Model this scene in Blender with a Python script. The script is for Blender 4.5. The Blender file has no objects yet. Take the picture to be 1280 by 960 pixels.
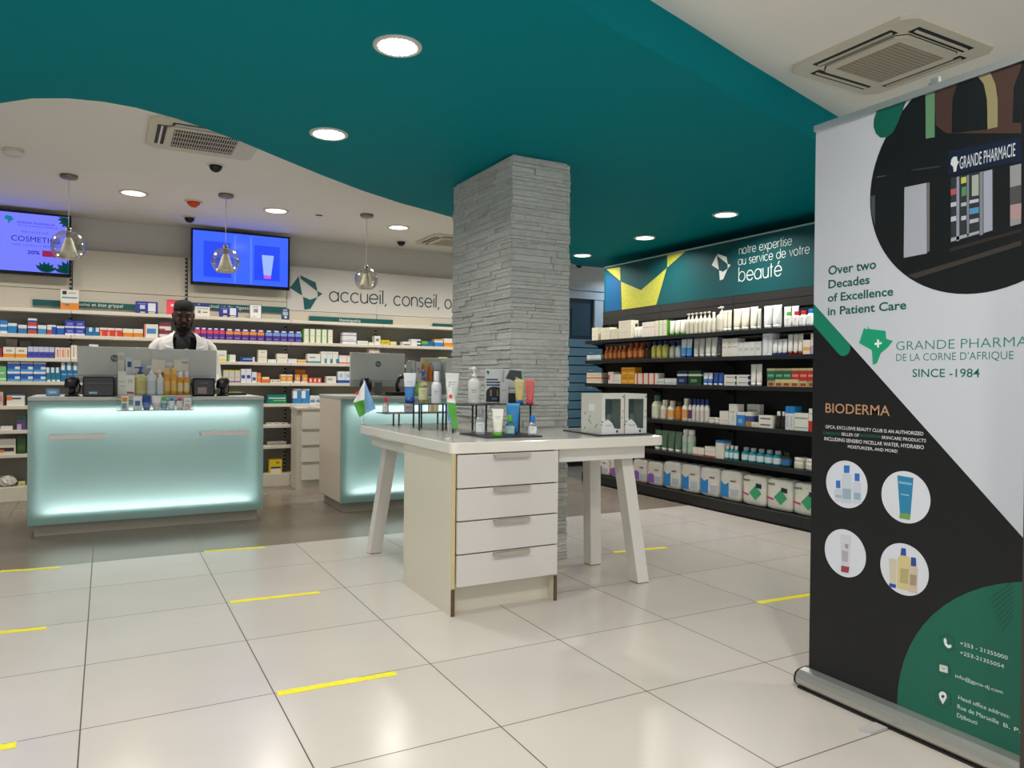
import bpy, bmesh, math, random
from mathutils import Vector, Matrix, Euler
C = bpy.context.scene.collection
SC = bpy.context.scene
PI = math.pi
random.seed(7)

# ---------------------------------------------------------------- camera
cam = bpy.data.objects.new('camera', bpy.data.cameras.new('camera'))
C.objects.link(cam)
SC.camera = cam
cam.data.sensor_width = 36.0
cam.data.lens = 929.5 / 1280 * 36.0
cam.data.clip_start = 0.05
YAW, PITCH, ROLL = 0.49998, 0.00765, 0.00997
_f0 = Vector((math.sin(YAW), math.cos(YAW), 0)); _r0 = Vector((math.cos(YAW), -math.sin(YAW), 0)); _u0 = Vector((0, 0, 1))
_f = _f0 * math.cos(PITCH) - _u0 * math.sin(PITCH); _u = _u0 * math.cos(PITCH) + _f0 * math.sin(PITCH)
_r = _r0 * math.cos(ROLL) + _u * math.sin(ROLL); _u2 = _u * math.cos(ROLL) - _r0 * math.sin(ROLL)
cam.matrix_world = Matrix(((_r.x, _u2.x, -_f.x, 0), (_r.y, _u2.y, -_f.y, 0), (_r.z, _u2.z, -_f.z, 1.134), (0, 0, 0, 1)))

# ---------------------------------------------------------------- world, view
SC.view_settings.view_transform = 'Standard'
SC.view_settings.look = 'None'
SC.view_settings.gamma = 1.0
SC.view_settings.use_curve_mapping = False
SC.view_settings.exposure = 0.52
W = bpy.data.worlds.new('world'); SC.world = W; W.use_nodes = True
W.node_tree.nodes['Background'].inputs[0].default_value = (1.0, 0.985, 0.965, 1)
W.node_tree.nodes['Background'].inputs[1].default_value = 0.85
LAMP_W = 9.5          # power of one ceiling downlight
LAMP_COL = (1.0, 0.95, 0.885)

def hexc(h):
    h = h.lstrip('#')
    c = [int(h[i:i + 2], 16) / 255 for i in (0, 2, 4)]
    return tuple(x / 12.92 if x <= 0.04045 else ((x + 0.055) / 1.055) ** 2.4 for x in c)

_mats = {}
def mat(col, rough=0.5, metal=0.0, spec=0.5, emit=None, estr=0.0, trans=0.0, alpha=1.0, ior=1.45, grain=0.0, gscale=60.0, bump=0.0, coat=0.0):
    key = (col, rough, metal, spec, emit, estr, trans, alpha, ior, grain, gscale, bump, coat)
    if key in _mats: return _mats[key]
    m = bpy.data.materials.new('m_' + col.lstrip('#')); m.use_nodes = True
    nt = m.node_tree; b = nt.nodes['Principled BSDF']
    c = hexc(col)
    b.inputs['Base Color'].default_value = (*c, 1)
    b.inputs['Roughness'].default_value = rough
    b.inputs['Metallic'].default_value = metal
    b.inputs['Specular IOR Level'].default_value = spec
    b.inputs['IOR'].default_value = ior
    b.inputs['Transmission Weight'].default_value = trans
    b.inputs['Alpha'].default_value = alpha
    b.inputs['Coat Weight'].default_value = coat
    if emit:
        b.inputs['Emission Color'].default_value = (*hexc(emit), 1)
        b.inputs['Emission Strength'].default_value = estr
    if grain or bump:
        tc = nt.nodes.new('ShaderNodeTexCoord'); nz = nt.nodes.new('ShaderNodeTexNoise')
        nz.inputs['Scale'].default_value = gscale; nz.inputs['Detail'].default_value = 4
        nt.links.new(tc.outputs['Object'], nz.inputs['Vector'])
        if grain:
            mx = nt.nodes.new('ShaderNodeMix'); mx.data_type = 'RGBA'
            mx.inputs[6].default_value = (*[x * (1 - grain) for x in c], 1)
            mx.inputs[7].default_value = (*[min(1, x * (1 + grain)) for x in c], 1)
            nt.links.new(nz.outputs['Fac'], mx.inputs[0]); nt.links.new(mx.outputs[2], b.inputs['Base Color'])
        if bump:
            bp = nt.nodes.new('ShaderNodeBump'); bp.inputs['Strength'].default_value = bump; bp.inputs['Distance'].default_value = 0.01
            nt.links.new(nz.outputs['Fac'], bp.inputs['Height']); nt.links.new(bp.outputs[0], b.inputs['Normal'])
    _mats[key] = m
    return m

# ---------------------------------------------------------------- mesh builder
class MB:
    def __init__(s):
        s.v = []; s.f = []; s.m = []; s.sm = []
    def add(s, verts, faces, mi=0, smooth=False, M=None):
        o = len(s.v)
        s.v += [tuple(M @ Vector(p)) if M else tuple(p) for p in verts]
        for i, f in enumerate(faces):
            s.f.append([o + k for k in f]); s.m.append(mi if isinstance(mi, int) else mi[i]); s.sm.append(smooth)
        return s
    def box(s, x0, x1, y0, y1, z0, z1, mi=0, b=0.0, M=None):
        if b <= 0:
            v = [(x, y, z) for z in (z0, z1) for y in (y0, y1) for x in (x0, x1)]
            f = [(0, 2, 3, 1), (4, 5, 7, 6), (0, 1, 5, 4), (2, 6, 7, 3), (0, 4, 6, 2), (1, 3, 7, 5)]
            return s.add(v, f, mi, M=M)
        bm = bmesh.new(); bmesh.ops.create_cube(bm, size=1)
        for v in bm.verts:
            v.co = Vector(((x0 + x1) / 2 + v.co.x * (x1 - x0), (y0 + y1) / 2 + v.co.y * (y1 - y0), (z0 + z1) / 2 + v.co.z * (z1 - z0)))
        bmesh.ops.bevel(bm, geom=bm.edges[:], offset=b, segments=2, profile=0.5, affect='EDGES')
        return s.bm(bm, mi, M)
    def bm(s, bm, mi=0, M=None, smooth=False):
        bm.verts.index_update()
        s.add([v.co.copy() for v in bm.verts], [[v.index for v in f.verts] for f in bm.faces], mi, smooth, M)
        bm.free(); return s
    def lathe(s, prof, seg=20, cx=0, cy=0, mi=0, sy=1.0, smooth=True, M=None, cap=True):
        # prof: list of (r, z) or (r, z, mat index of the band above)
        v = []; f = []; mm = []
        n = len(prof)
        for p in prof:
            for k in range(seg):
                a = 2 * PI * k / seg
                v.append((cx + p[0] * math.cos(a), cy + p[0] * math.sin(a) * sy, p[1]))
        for i in range(n - 1):
            m_ = prof[i][2] if len(prof[i]) > 2 else mi
            for k in range(seg):
                k2 = (k + 1) % seg
                f.append((i * seg + k, i * seg + k2, (i + 1) * seg + k2, (i + 1) * seg + k)); mm.append(m_)
        if cap:
            f.append(tuple(range(seg))[::-1]); mm.append(prof[0][2] if len(prof[0]) > 2 else mi)
            f.append(tuple((n - 1) * seg + k for k in range(seg))); mm.append(prof[-2][2] if len(prof[-2]) > 2 else mi)
        return s.add(v, f, mm, smooth, M)
    def loft(s, rings, mi=0, smooth=True, closed=True, cap=True, M=None):
        n = len(rings[0]); v = [p for r in rings for p in r]; f = []; mm = []
        for i in range(len(rings) - 1):
            for k in range(n if closed else n - 1):
                k2 = (k + 1) % n
                f.append((i * n + k, i * n + k2, (i + 1) * n + k2, (i + 1) * n + k)); mm.append(mi if isinstance(mi, int) else mi[i])
        if cap:
            f.append(tuple(range(n))[::-1]); mm.append(mi if isinstance(mi, int) else mi[0])
            f.append(tuple((len(rings) - 1) * n + k for k in range(n))); mm.append(mi if isinstance(mi, int) else mi[-1])
        return s.add(v, f, mm, smooth, M)
    def tube(s, pts, r, seg=10, mi=0, M=None):
        pts = [Vector(p) for p in pts]; rr = r if isinstance(r, (list, tuple)) else [r] * len(pts)
        rings = []
        for i, p in enumerate(pts):
            d = (pts[min(i + 1, len(pts) - 1)] - pts[max(i - 1, 0)]).normalized()
            a = d.orthogonal().normalized() if i == 0 else (a - d * a.dot(d)).normalized()
            b = d.cross(a)
            rings.append([p + (a * math.cos(2 * PI * k / seg) + b * math.sin(2 * PI * k / seg)) * rr[i] for k in range(seg)])
        return s.loft(rings, mi, True, True, True, M)
    def prism(s, poly, z0, z1, mi=0, M=None):
        # poly in x, y; extruded along z
        n = len(poly); v = [(x, y, z0) for x, y in poly] + [(x, y, z1) for x, y in poly]
        a = sum(poly[i][0] * poly[(i + 1) % n][1] - poly[(i + 1) % n][0] * poly[i][1] for i in range(n))
        f = [tuple(range(n))[::-1], tuple(range(n, 2 * n))] + [(i, (i + 1) % n, n + (i + 1) % n, n + i) for i in range(n)]
        if a < 0: f = [q[::-1] for q in f]
        return s.add(v, f, mi, M=M)
    def mesh(s, name, mats):
        me = bpy.data.meshes.new(name)
        me.from_pydata(s.v, [], s.f)
        for m in (mats if isinstance(mats, (list, tuple)) else [mats]): me.materials.append(m)
        me.polygons.foreach_set('material_index', s.m)
        me.polygons.foreach_set('use_smooth', s.sm)
        me.update()
        return me

def link(name, me, parent=None, loc=(0, 0, 0), rot=(0, 0, 0)):
    o = bpy.data.objects.new(name, me); C.objects.link(o)
    o.parent = parent; o.location = loc; o.rotation_euler = rot
    return o
def part(name, mb, mats, parent, loc=(0, 0, 0), rot=(0, 0, 0), label=None):
    o = link(name, mb.mesh(name, mats), parent, loc, rot)
    if label: o['label'] = label
    return o
def tag(o, label, cat, group=None):
    o['label'] = label; o['category'] = cat
    if group: o['group'] = group
    return o
def thing(name, label, cat, loc=(0, 0, 0), rz=0.0, group=None):
    return tag(link(name, None, None, loc, (0, 0, rz)), label, cat, group)
def solo(name, mb, mats, label, cat, loc=(0, 0, 0), rz=0.0, group=None):
    return tag(link(name, mb.mesh(name, mats), None, loc, (0, 0, rz)), label, cat, group)
def struct(name, mb, mats):
    o = link(name, mb.mesh(name, mats)); o['kind'] = 'structure'; return o
def copy_tree(o, parent=None):
    c = o.copy(); C.objects.link(c); c.parent = parent
    for ch in list(o.children): copy_tree(ch, c)
    return c

# vertical panel frames: local x right, y up, z out of the panel -> world
def face_back(x, y, z): return Matrix.Translation((x, y, z)) @ Euler((PI / 2, 0, 0)).to_matrix().to_4x4()            # looks to -Y
def face_side(x, y, z): return Matrix.Translation((x, y, z)) @ (Euler((0, 0, -PI / 2)).to_matrix().to_4x4() @ Euler((PI / 2, 0, 0)).to_matrix().to_4x4())   # looks to -X

def text_mb(s, x, y, w=None, h=None, bold=0.0, mi=0, M=None, align='LEFT', d=0.0004, mb=None, z=0.0, space=1.0):
    # flat lettering in the x, y plane, scaled to cap height h and optionally to width w
    cu = bpy.data.curves.new('t', 'FONT'); cu.body = s; cu.size = 1.0; cu.offset = bold; cu.space_character = space; cu.resolution_u = 3
    ob = bpy.data.objects.new('t', cu)
    me = bpy.data.meshes.new_from_object(ob)
    vs = [v.co.copy() for v in me.vertices]; fs = [list(p.vertices) for p in me.polygons]
    bpy.data.objects.remove(ob); bpy.data.curves.remove(cu); bpy.data.meshes.remove(me)
    x0 = min(v.x for v in vs); x1 = max(v.x for v in vs)
    sy = h / 0.729 if h else None
    sx = w / (x1 - x0) if w else sy
    if sy is None: sy = sx
    off = {'LEFT': 0, 'CENTER': -(x1 - x0) * sx / 2, 'RIGHT': -(x1 - x0) * sx}[align]
    mb = mb or MB()
    mb.add([(x + off + (v.x - x0) * sx, y + v.y * sy, z + d) for v in vs], fs, mi, M=M)
    return mb

# round geometric stroke letters (x-height 1) for the two wall slogans
def _arc(cx, cy, r, a0, a1, n=18): return [(cx + r * math.cos(math.radians(a0 + (a1 - a0) * i / n)), cy + r * math.sin(math.radians(a0 + (a1 - a0) * i / n))) for i in range(n + 1)]
GLY = {
    'a': (1.08, [_arc(.5, .5, .5, 0, 360, 28), [(1, 0), (1, 1)]]), 'b': (1.08, [_arc(.5, .5, .5, 0, 360, 28), [(0, 0), (0, 1.5)]]),
    'c': (.95, [_arc(.5, .5, .5, 42, 318, 22)]), 'd': (1.08, [_arc(.5, .5, .5, 0, 360, 28), [(1, 0), (1, 1.5)]]),
    'e': (1.02, [[(0, .5), (1, .5)], _arc(.5, .5, .5, 0, 325, 26)]), 'é': (1.02, [[(0, .5), (1, .5)], _arc(.5, .5, .5, 0, 325, 26), [(.45, 1.15), (.68, 1.45)]]),
    'è': (1.02, [[(0, .5), (1, .5)], _arc(.5, .5, .5, 0, 325, 26), [(.55, 1.15), (.32, 1.45)]]),
    'g': (1.08, [_arc(.5, .5, .5, 0, 360, 28), [(1, 1), (1, 0)] + _arc(.5, 0, .5, 0, -150, 14)]),
    'i': (.12, [[(.04, 0), (.04, 1)], [(.04, 1.3), (.04, 1.45)]]), 'l': (.12, [[(.04, 0), (.04, 1.5)]]),
    'n': (.84, [[(0, 0), (0, 1)], [(0, .6)] + _arc(.4, .6, .4, 180, 0, 14) + [(.8, 0)]]), 'u': (.84, [[(0, 1), (0, .4)] + _arc(.4, .4, .4, 180, 360, 14) + [(.8, 1)], [(.8, .4), (.8, 0)]]),
    'o': (1.06, [_arc(.5, .5, .5, 0, 360, 28)]), 'p': (1.08, [_arc(.5, .5, .5, 0, 360, 28), [(0, 1), (0, -.5)]]),
    'r': (.46, [[(0, 0), (0, 1)], [(0, .62)] + _arc(.38, .62, .36, 180, 80, 8)]),
    's': (.62, [_arc(.29, .745, .25, 30, 270, 14) + _arc(.29, .255, .25, 90, -150, 14)[1:]]),
    't': (.5, [[(.2, 0), (.2, 1.35)], [(0, 1), (.42, 1)]]), 'v': (.84, [[(0, 1), (.4, 0), (.8, 1)]]), 'x': (.84, [[(0, 0), (.8, 1)], [(0, 1), (.8, 0)]]),
    'y': (.84, [[(0, 1), (.4, 0)], [(.8, 1), (.2, -.5)]]), ',': (.25, [[(.12, .06), (0, -.25)]]), ' ': (.5, []),
}
def stroke_text(s, xh, w=None, pen=0.1, sp=0.2, mb=None, M=None, ox=0, oy=0, mi=0, z=0.0006):
    mb = mb or MB(); adv = 0; runs = []
    for ch in s:
        a, st = GLY[ch]
        for pl in st: runs.append([(adv + x, y) for x, y in pl])
        adv += a + sp
    k = (w / (adv - sp)) if w else xh
    for ri, pl in enumerate(runs):
        zz = z + .0003 * (ri % 3)
        P = [Vector((x * k, y * xh)) for x, y in pl]; hw = pen * xh / 2; L = []; R_ = []
        for i, p in enumerate(P):
            d = (P[min(i + 1, len(P) - 1)] - P[max(i - 1, 0)])
            if (P[0] - P[-1]).length < 1e-6 and i in (0, len(P) - 1): d = P[1] - P[-2]
            d.normalize(); nrm = Vector((-d.y, d.x))
            L.append(p + nrm * hw); R_.append(p - nrm * hw)
        n = len(P)
        mb.add([(ox + q.x, oy + q.y, zz) for q in L + R_], [(i, n + i, n + i + 1, i + 1) for i in range(n - 1)], mi, M=M)
    return mb

def carton_mb(w, d, h, stripes):
    # one closed box, its faces cut into printed fields; stripe = (u0, u1, v0, v1, material index); front is y = 0
    us = sorted({0.0, 1.0, *[s[0] for s in stripes], *[s[1] for s in stripes]}); vs = sorted({0.0, 1.0, *[s[2] for s in stripes], *[s[3] for s in stripes]})
    mb = MB(); nu, nv = len(us), len(vs)
    def m_at(u, v):
        m = 0
        for s in stripes:
            if s[0] <= u <= s[1] and s[2] <= v <= s[3]: m = s[4]
        return m
    vid = {}
    def V(x, y, z):
        k = (round(x, 6), round(y, 6), round(z, 6))
        if k not in vid: vid[k] = len(mb.v); mb.v.append(k)
        return vid[k]
    def F(vsx, m): mb.f.append(vsx); mb.m.append(m); mb.sm.append(False)
    for j in range(nv - 1):
        z0, z1 = vs[j] * h, vs[j + 1] * h; vm = (vs[j] + vs[j + 1]) / 2
        for i in range(nu - 1):
            F([V((us[i] - .5) * w, 0, z0), V((us[i + 1] - .5) * w, 0, z0), V((us[i + 1] - .5) * w, 0, z1), V((us[i] - .5) * w, 0, z1)], m_at((us[i] + us[i + 1]) / 2, vm))
        F([V(w / 2, 0, z0), V(w / 2, d, z0), V(w / 2, d, z1), V(w / 2, 0, z1)], m_at(.999, vm))
        F([V(-w / 2, d, z0), V(-w / 2, 0, z0), V(-w / 2, 0, z1), V(-w / 2, d, z1)], m_at(.001, vm))
        F([V(w / 2, d, z0), V(-w / 2, d, z0), V(-w / 2, d, z1), V(w / 2, d, z1)], m_at(.5, vm))
    for z, fl in ((0, True), (h, False)):
        r = [V((u - .5) * w, 0, z) for u in us] + [V(w / 2, d, z), V(-w / 2, d, z)]
        F(r[::-1] if fl else r, m_at(.5, 0.001 if fl else .999))
    return mb

# measured positions of the things, in metres
TAPES = [((-0.525, 5.121), (-0.23, 5.074), 'yellow tape strip left of the long counter on the dark floor edge'), ((0.56, 5.133), (0.929, 5.091), 'yellow tape strip before the right end of the long counter'), ((-0.487, 3.921), (-0.227, 3.892), 'yellow tape strip at the far left, second row from the counter'), ((0.549, 3.926), (0.989, 3.899), 'yellow tape strip left of the pedestal, second row from counter'), ((-0.355, 2.708), (-0.235, 2.706), 'yellow tape scrap at the bottom left corner'), ((0.543, 2.715), (0.981, 2.7), 'longest yellow tape strip before the pedestal'), ((2.926, 3.944), (3.332, 3.899), 'yellow tape strip behind the near right table leg'), ((2.931, 2.717), (3.452, 2.687), 'yellow tape strip beside the roll-up banner foot')]
SIGNPOLY = [('patterned_piece', [(0.043, 0.476), (0.292, 0.469), (0.301, 0.315)], 'Y'), ('blue_piece', [(0.037, 0.418), (0.301, 0.315), (0.324, 0.0), (0.031, 0.0)], '#0a4a74'), ('patterned_piece', [(0.312, 0.308), (0.659, 0.18), (1.065, 0.362), (0.907, 0.007), (0.334, 0.0)], 'Y'), ('patterned_piece', [(1.068, 0.487), (1.336, 0.489), (1.07, 0.367)], 'Y')]
SIGNLOGO = (1.694, 0.404, 0.00141)
SIGNTEXT = [('notre expertise', 2.029, 2.604, 0.359, 0.052), ('au service de votre', 2.019, 2.779, 0.265, 0.052), ('beauté', 2.028, 2.504, 0.12, 0.085)]
STYLES = [
('#e9e4cf', (0.15, 0.85, 0.7, 0.74, '#c9c3a8'), (0.2, 0.7, 0.58, 0.61, '#c9c3a8'), (0.2, 0.6, 0.3, 0.33, '#c9c3a8')),
('#e4ddc4', (0.15, 0.85, 0.7, 0.74, '#c9c3a8'), (0.2, 0.7, 0.58, 0.61, '#c9c3a8'), (0.2, 0.6, 0.3, 0.33, '#c9c3a8')),
('#e9e5d8', '#2a2a2c', None),
('#ece4d8', (0.1, 0.9, 0.62, 0.66, '#d98a86')),
('#ebe7d2', (0.88, 1, 0, 1, '#5aa62e'), (0.15, 0.85, 0.7, 0.74, '#c8c5a8'), (0.2, 0.7, 0.58, 0.61, '#c8c5a8'), (0.2, 0.6, 0.3, 0.33, '#c8c5a8')),
('#ece9dd', '#57a52c', None),
('#e9e5d4', '#efece2', '#dedac6'),
('#d9d6c8', '#efece2', None),
('#e8e3d2', '#efece0', '#d9d4be'),
('#e9e4d3', '#e9e4d3', None),
('#e8e3d0', '#dedac8', None),
('#eceadf', '#e2dfd4', None),
('#dcdcd2', '#d2d0c6', None),
('#eaeeee', '#dfe5e8', None),
('#e2e8ea', '#d5dde0', None),
('#e2ece4', '#66c22c', '#f2f4f0'),
('#e8e2e2', '#d0243f', '#f4f2f0'),
('#e2e8ee', '#1d78d2', '#f4f4f4'),
('#eaeef2', '#2b5fae', None),
('#e6e8e4', (0, 1, 0, 0.3, '#7fbfc4')),
('#8a4a1e', '#9a5a2a', '#b8703a'),
('#92491a', '#8c4a20', '#c07a44'),
('#3e2616', '#2c1c12', None),
('#b9b45e', '#1c2f66', None),
('#b4bab2', '#1c2f66', None),
('#d8e2ea', '#1d5aa8', '#3f94d6'),
('#c9c9c2', '#bdbdb6', None),
('#d6d6ce', '#c6c6be', None),
('#41474c', '#3a4044', None),
('#e4dfd6', (0.1, 0.9, 0.5, 0.53, '#6b6b66'), (0.3, 0.6, 0.75, 0.78, '#8a8a84')),
('#dfe0dc', (0.15, 0.85, 0.35, 0.6, '#c2c6c4')),
('#e6e6ea', (0.1, 0.35, 0.1, 0.9, '#c9d0e4')),
('#eaeaea', '#1f3a78', None),
('#ece8e2', '#8e2620', None),
('#ece0d2', (0, 1, 0.25, 0.5, '#e8b45a')),
('#e9e4dc', (0.4, 1, 0.35, 0.62, '#e2c53c'), (0, 0.4, 0.0, 0.4, '#b9a8d8')),
('#ebe4d6', (0, 1, 0.42, 0.56, '#e07a2e'), (0.05, 0.95, 0.75, 0.8, '#d9a28a'), (0.05, 0.95, 0.25, 0.3, '#d9a28a')),
('#e9e2da', (0, 0.3, 0.3, 0.75, '#d8504a')),
('#e8e4da', (0, 1, 0.33, 0.36, '#b9b5a8')),
('#e2a028', (0.1, 0.9, 0.2, 0.4, '#f0c860'), (0.1, 0.9, 0.6, 0.8, '#c9801c')),
('#ebe2da', (0.3, 0.62, 0, 1, '#e0603e')),
('#dfe0da', (0, 1, 0.3, 0.5, '#9fc2ba')),
('#e4e2da', (0, 1, 0.1, 0.4, '#b9cdd0')),
('#1f2c50', (0, 1, 0.62, 0.76, '#d8d8d2'), (0.2, 0.7, 0.2, 0.4, '#5f79b0')),
('#1d4a2c', (0, 1, 0.62, 0.76, '#dad8c8'), (0.2, 0.7, 0.2, 0.4, '#5f9a6a')),
('#e6e8ec', '#dfe2e6', '#4d82c4'),
('#2d55a8', '#dfe2e6', None),
('#e6e4da', (0.15, 0.85, 0.5, 0.62, '#5a6270'), (0.92, 1, 0.2, 0.8, '#2b3f78')),
('#ece9e2', '#e4e0d8', None),
('#c9b878', (0, 1, 0.55, 1, '#d2c690'), (0.15, 0.85, 0.1, 0.5, '#a9443a')),
('#2f6a4c', (0, 1, 0.8, 1, '#c9be92'), (0.1, 0.9, 0.3, 0.5, '#7ab39a')),
('#b9372f', (0, 1, 0.8, 1, '#c9be92'), (0.1, 0.9, 0.3, 0.5, '#e08a78')),
('#e9e6d2', '#3e6a52', '#cfdcc0'),
('#e9e3d0', '#e9e3d0', '#e2c9b6'),
('#eae4d0', '#eae4d0', '#e2a860'),
('#c47a1c', '#3a2a1a', None),
('#ece6d2', '#e9e4d6', '#dca06a'),
('#e4dee2', '#4a3a66', '#6a3a62'),
('#e0dcd6', '#2f3f86', '#d2cac4'),
('#e2ddcf', '#d8d3c4', None),
('#e8e4da', (0.1, 0.9, 0.3, 0.33, '#a8a498')),
('#e2e2da', (0.2, 0.8, 0.6, 0.64, '#9a9a94'), (0.4, 0.8, 0.2, 0.5, '#c9d6da')),
('#3d83cc', (0, 1, 0.78, 1, '#e6e6e0'), (0.2, 0.7, 0.2, 0.5, '#7fb2e2')),
('#4a5490', (0, 1, 0.72, 1, '#e2e0d6'), (0, 1, 0, 0.35, '#b98a4a')),
('#e6e3da', (0.15, 0.85, 0.7, 0.74, '#8a877c'), (0.2, 0.7, 0.58, 0.61, '#8a877c'), (0.2, 0.6, 0.3, 0.33, '#8a877c')),
('#e6e2d6', (0.2, 0.8, 0.3, 0.5, '#c9a89a')),
('#e9e5da', (0.12, 0.88, 0.35, 0.6, '#6f7268')),
('#181512', '#e9e6e0', '#2c2824'),
('#e2e4e6', (0, 1, 0.7, 1, '#2a86cc'), (0.3, 0.7, 0.1, 0.6, '#b8c2cc')),
('#e9e7dd', (0.05, 0.95, 0.14, 0.2, '#5fb89a'), (0.05, 0.95, 0.66, 0.76, '#9aa29c')),
('#ece8e2', (0, 1, 0.0, 0.46, '#c9372f'), (0.1, 0.9, 0.75, 0.8, '#b9aca4')),
('#5e7a66', '#d9ddd4', None),
('#c2d0c4', '#dfe2dc', '#a8c4ae'),
('#e9e0d2', (0, 1, 0, 0.2, '#c98a7a')),
('#ece2da', (0, 1, 0.0, 0.14, '#c9505a'), (0.1, 0.9, 0.5, 0.55, '#b8a0a0')),
('#e4e0d2', (0, 1, 0.86, 1, '#3a86c4')),
('#2f9aa6', '#ecebe6', '#d2e4e4'),
('#1f8a9a', '#9aa4a8', '#cfe0e2'),
('#2c3c1c', '#1c2414', '#2f6ca8'),
('#e6e3d6', '#ece9e0', '#d8d4c2'),
('#e6e2d8', '#8d5fb4', 'p'),
('#e4dfd4', '#8d5fb4', 'p'),
('#e2dfd6', '#2f86cc', 'b'),
('#e8e6da', '#3fa673', 'g'),
('#2f86c8', (0, 1, 0.0, 0.35, '#dfe6ec')),
('#2a82c0', (0, 1, 0.72, 1, '#e2e6ea')),
('#3a78b4', (0, 1, 0.6, 1, '#dfe2e6')),
('#e2e2e4', (0, 1, 0.0, 0.5, '#c0504a'), (0, 1, 0.5, 0.75, '#34509a')),
('#dfe4ea', (0, 1, 0, 0.6, '#4d90c4')),
('#e4e2e2', (0, 0.5, 0, 0.5, '#c04a44'), (0.5, 1, 0, 0.8, '#2756b0')),
('#2b62b4', (0, 1, 0.75, 1, '#e0e4ea')),
('#3a44a8', (0, 1, 0.0, 0.25, '#dcdcec'), (0.2, 0.8, 0.4, 0.7, '#7d86d4')),
('#2872a8', (0.5, 1, 0.5, 1, '#d6dfe0')),
('#d8443c', (0, 1, 0.75, 1, '#ece0da'), (0, 0.3, 0, 0.6, '#e2a070')),
('#e08a2c', (0, 1, 0.5, 1, '#e9e2d6')),
('#e8e4d8', (0.2, 0.85, 0.3, 0.68, '#4d8cc8'), (0, 0.12, 0, 1, '#d87a66')),
('#e6dcd8', (0, 1, 0.5, 1, '#7a4048'), (0, 0.5, 0, 0.2, '#c8404a')),
('#5b3a8e', (0.0, 1, 0.52, 0.8, '#e0486e'), (0.2, 0.8, 0.86, 1, '#e6e2ee'), (0.15, 0.8, 0.15, 0.22, '#a48cc8')),
('#5b3a8e', (0.0, 1, 0.52, 0.8, '#e8943c'), (0.2, 0.8, 0.86, 1, '#e6e2ee'), (0.15, 0.8, 0.15, 0.22, '#a48cc8')),
('#4a3a90', (0.0, 1, 0.52, 0.8, '#7fa2dc'), (0.2, 0.8, 0.86, 1, '#e6e2ee'), (0.15, 0.8, 0.15, 0.22, '#a48cc8')),
('#e9e6d4', (0, 0.22, 0, 1, '#5a9a2a'), (0.35, 0.85, 0.5, 0.53, '#b9b8a0')),
('#e4e3e0', (0, 1, 0.42, 0.56, '#7a86c0'), (0.2, 0.8, 0.75, 0.8, '#8f8f9a')),
('#e2e2da', (0, 1, 0.2, 0.4, '#a9c9b4')),
('#e9e6dc', (0.25, 0.75, 0.4, 0.7, '#8a8070')),
('#d2c03a', (0.2, 0.8, 0.3, 0.6, '#b49a20')),
('#e2dcae', (0, 1, 0, 0.3, '#d8c860')),
('#e4e2de', (0.1, 0.9, 0.1, 0.4, '#6a6470')),
('#e6e6e4', (0.6, 1, 0.0, 0.5, '#2e3a40')),
('#2f6a9a', (0, 0.5, 0.4, 1, '#6ab04a')),
('#d8dfe0', (0, 1, 0, 0.55, '#3a86c0'), (0, 1, 0.8, 1, '#d8a868')),
('#e8e2da', (0, 1, 0, 0.5, '#e8902c')),
('#b03038',),
('#eae4d6', (0, 1, 0, 0.35, '#e0902a'), (0.25, 0.75, 0.55, 0.75, '#b9a890')),
('#8a8278', (0, 1, 0, 0.4, '#c98a3a')),
('#6a655e', (0.1, 0.9, 0.3, 0.6, '#8a857c')),
('#4a56b0', (0, 1, 0.55, 1, '#c6cbe0'), (0.3, 0.9, 0.2, 0.4, '#3a2f8a')),
('#ead6c6', (0.35, 0.75, 0.1, 0.8, '#d8957a')),
('#e8e0d0', (0.35, 0.55, 0.1, 0.9, '#c8a488')),
('#e9e6d8', (0, 1, 0, 0.2, '#e2c83c'), (0.15, 0.8, 0.5, 0.6, '#b8b4a4')),
('#e4e6dc', (0, 0.25, 0, 1, '#5aa66a')),
('#27427e', (0.2, 0.9, 0.4, 0.7, '#8aa2d0'), (0.85, 1, 0, 1, '#d8d8d8')),
('#e8e2d0', (0.2, 0.8, 0.8, 0.85, '#9a9584'), (0.1, 0.9, 0.4, 0.43, '#a8a290')),
('#dfe2e0',),
('#e8e2d4', (0.2, 0.9, 0.5, 0.55, '#a09a8a')),
('#e2dee4',),
('#e6b04a', (0, 1, 0.6, 1, '#ecd6b4')),
('#e8e6dc', (0, 1, 0, 0.2, '#2a92a8'), (0.15, 0.6, 0.55, 0.65, '#5a5f5c')),
('#e6e4da', (0.6, 1, 0, 0.38, '#2a92b4'), (0.2, 0.8, 0.8, 0.84, '#a4a49a')),
('#ece2dc', (0, 1, 0.0, 0.14, '#d0343c'), (0.1, 0.9, 0.8, 0.85, '#d8a8a0')),
('#e6d4c8', (0.1, 0.9, 0.2, 0.26, '#d0786a'), (0.1, 0.9, 0.45, 0.51, '#d0786a'), (0.1, 0.9, 0.7, 0.76, '#d0786a')),
('#34506e', (0.1, 0.9, 0.4, 0.6, '#8ea4b8')),
('#d8d09a', (0.15, 0.4, 0.3, 0.7, '#f0e8c8'), (0.55, 0.85, 0.3, 0.7, '#f0e8c8')),
('#c02c38', (0, 1, 0.7, 1, '#e8ddd2')),
('#6fc07a', (0, 1, 0.1, 0.2, '#e2efe0'), (0.1, 0.8, 0.5, 0.6, '#cfe6cc')),
('#2a5cb0', (0, 1, 0.78, 1, '#e4e6ea'), (0, 1, 0.0, 0.25, '#4a9ac8'), (0.6, 1, 0.25, 0.5, '#e0e6ee')),
('#2a7a98', (0, 0.6, 0.62, 1, '#e6eaea'), (0.2, 0.9, 0.0, 0.12, '#e0e6e6')),
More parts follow.
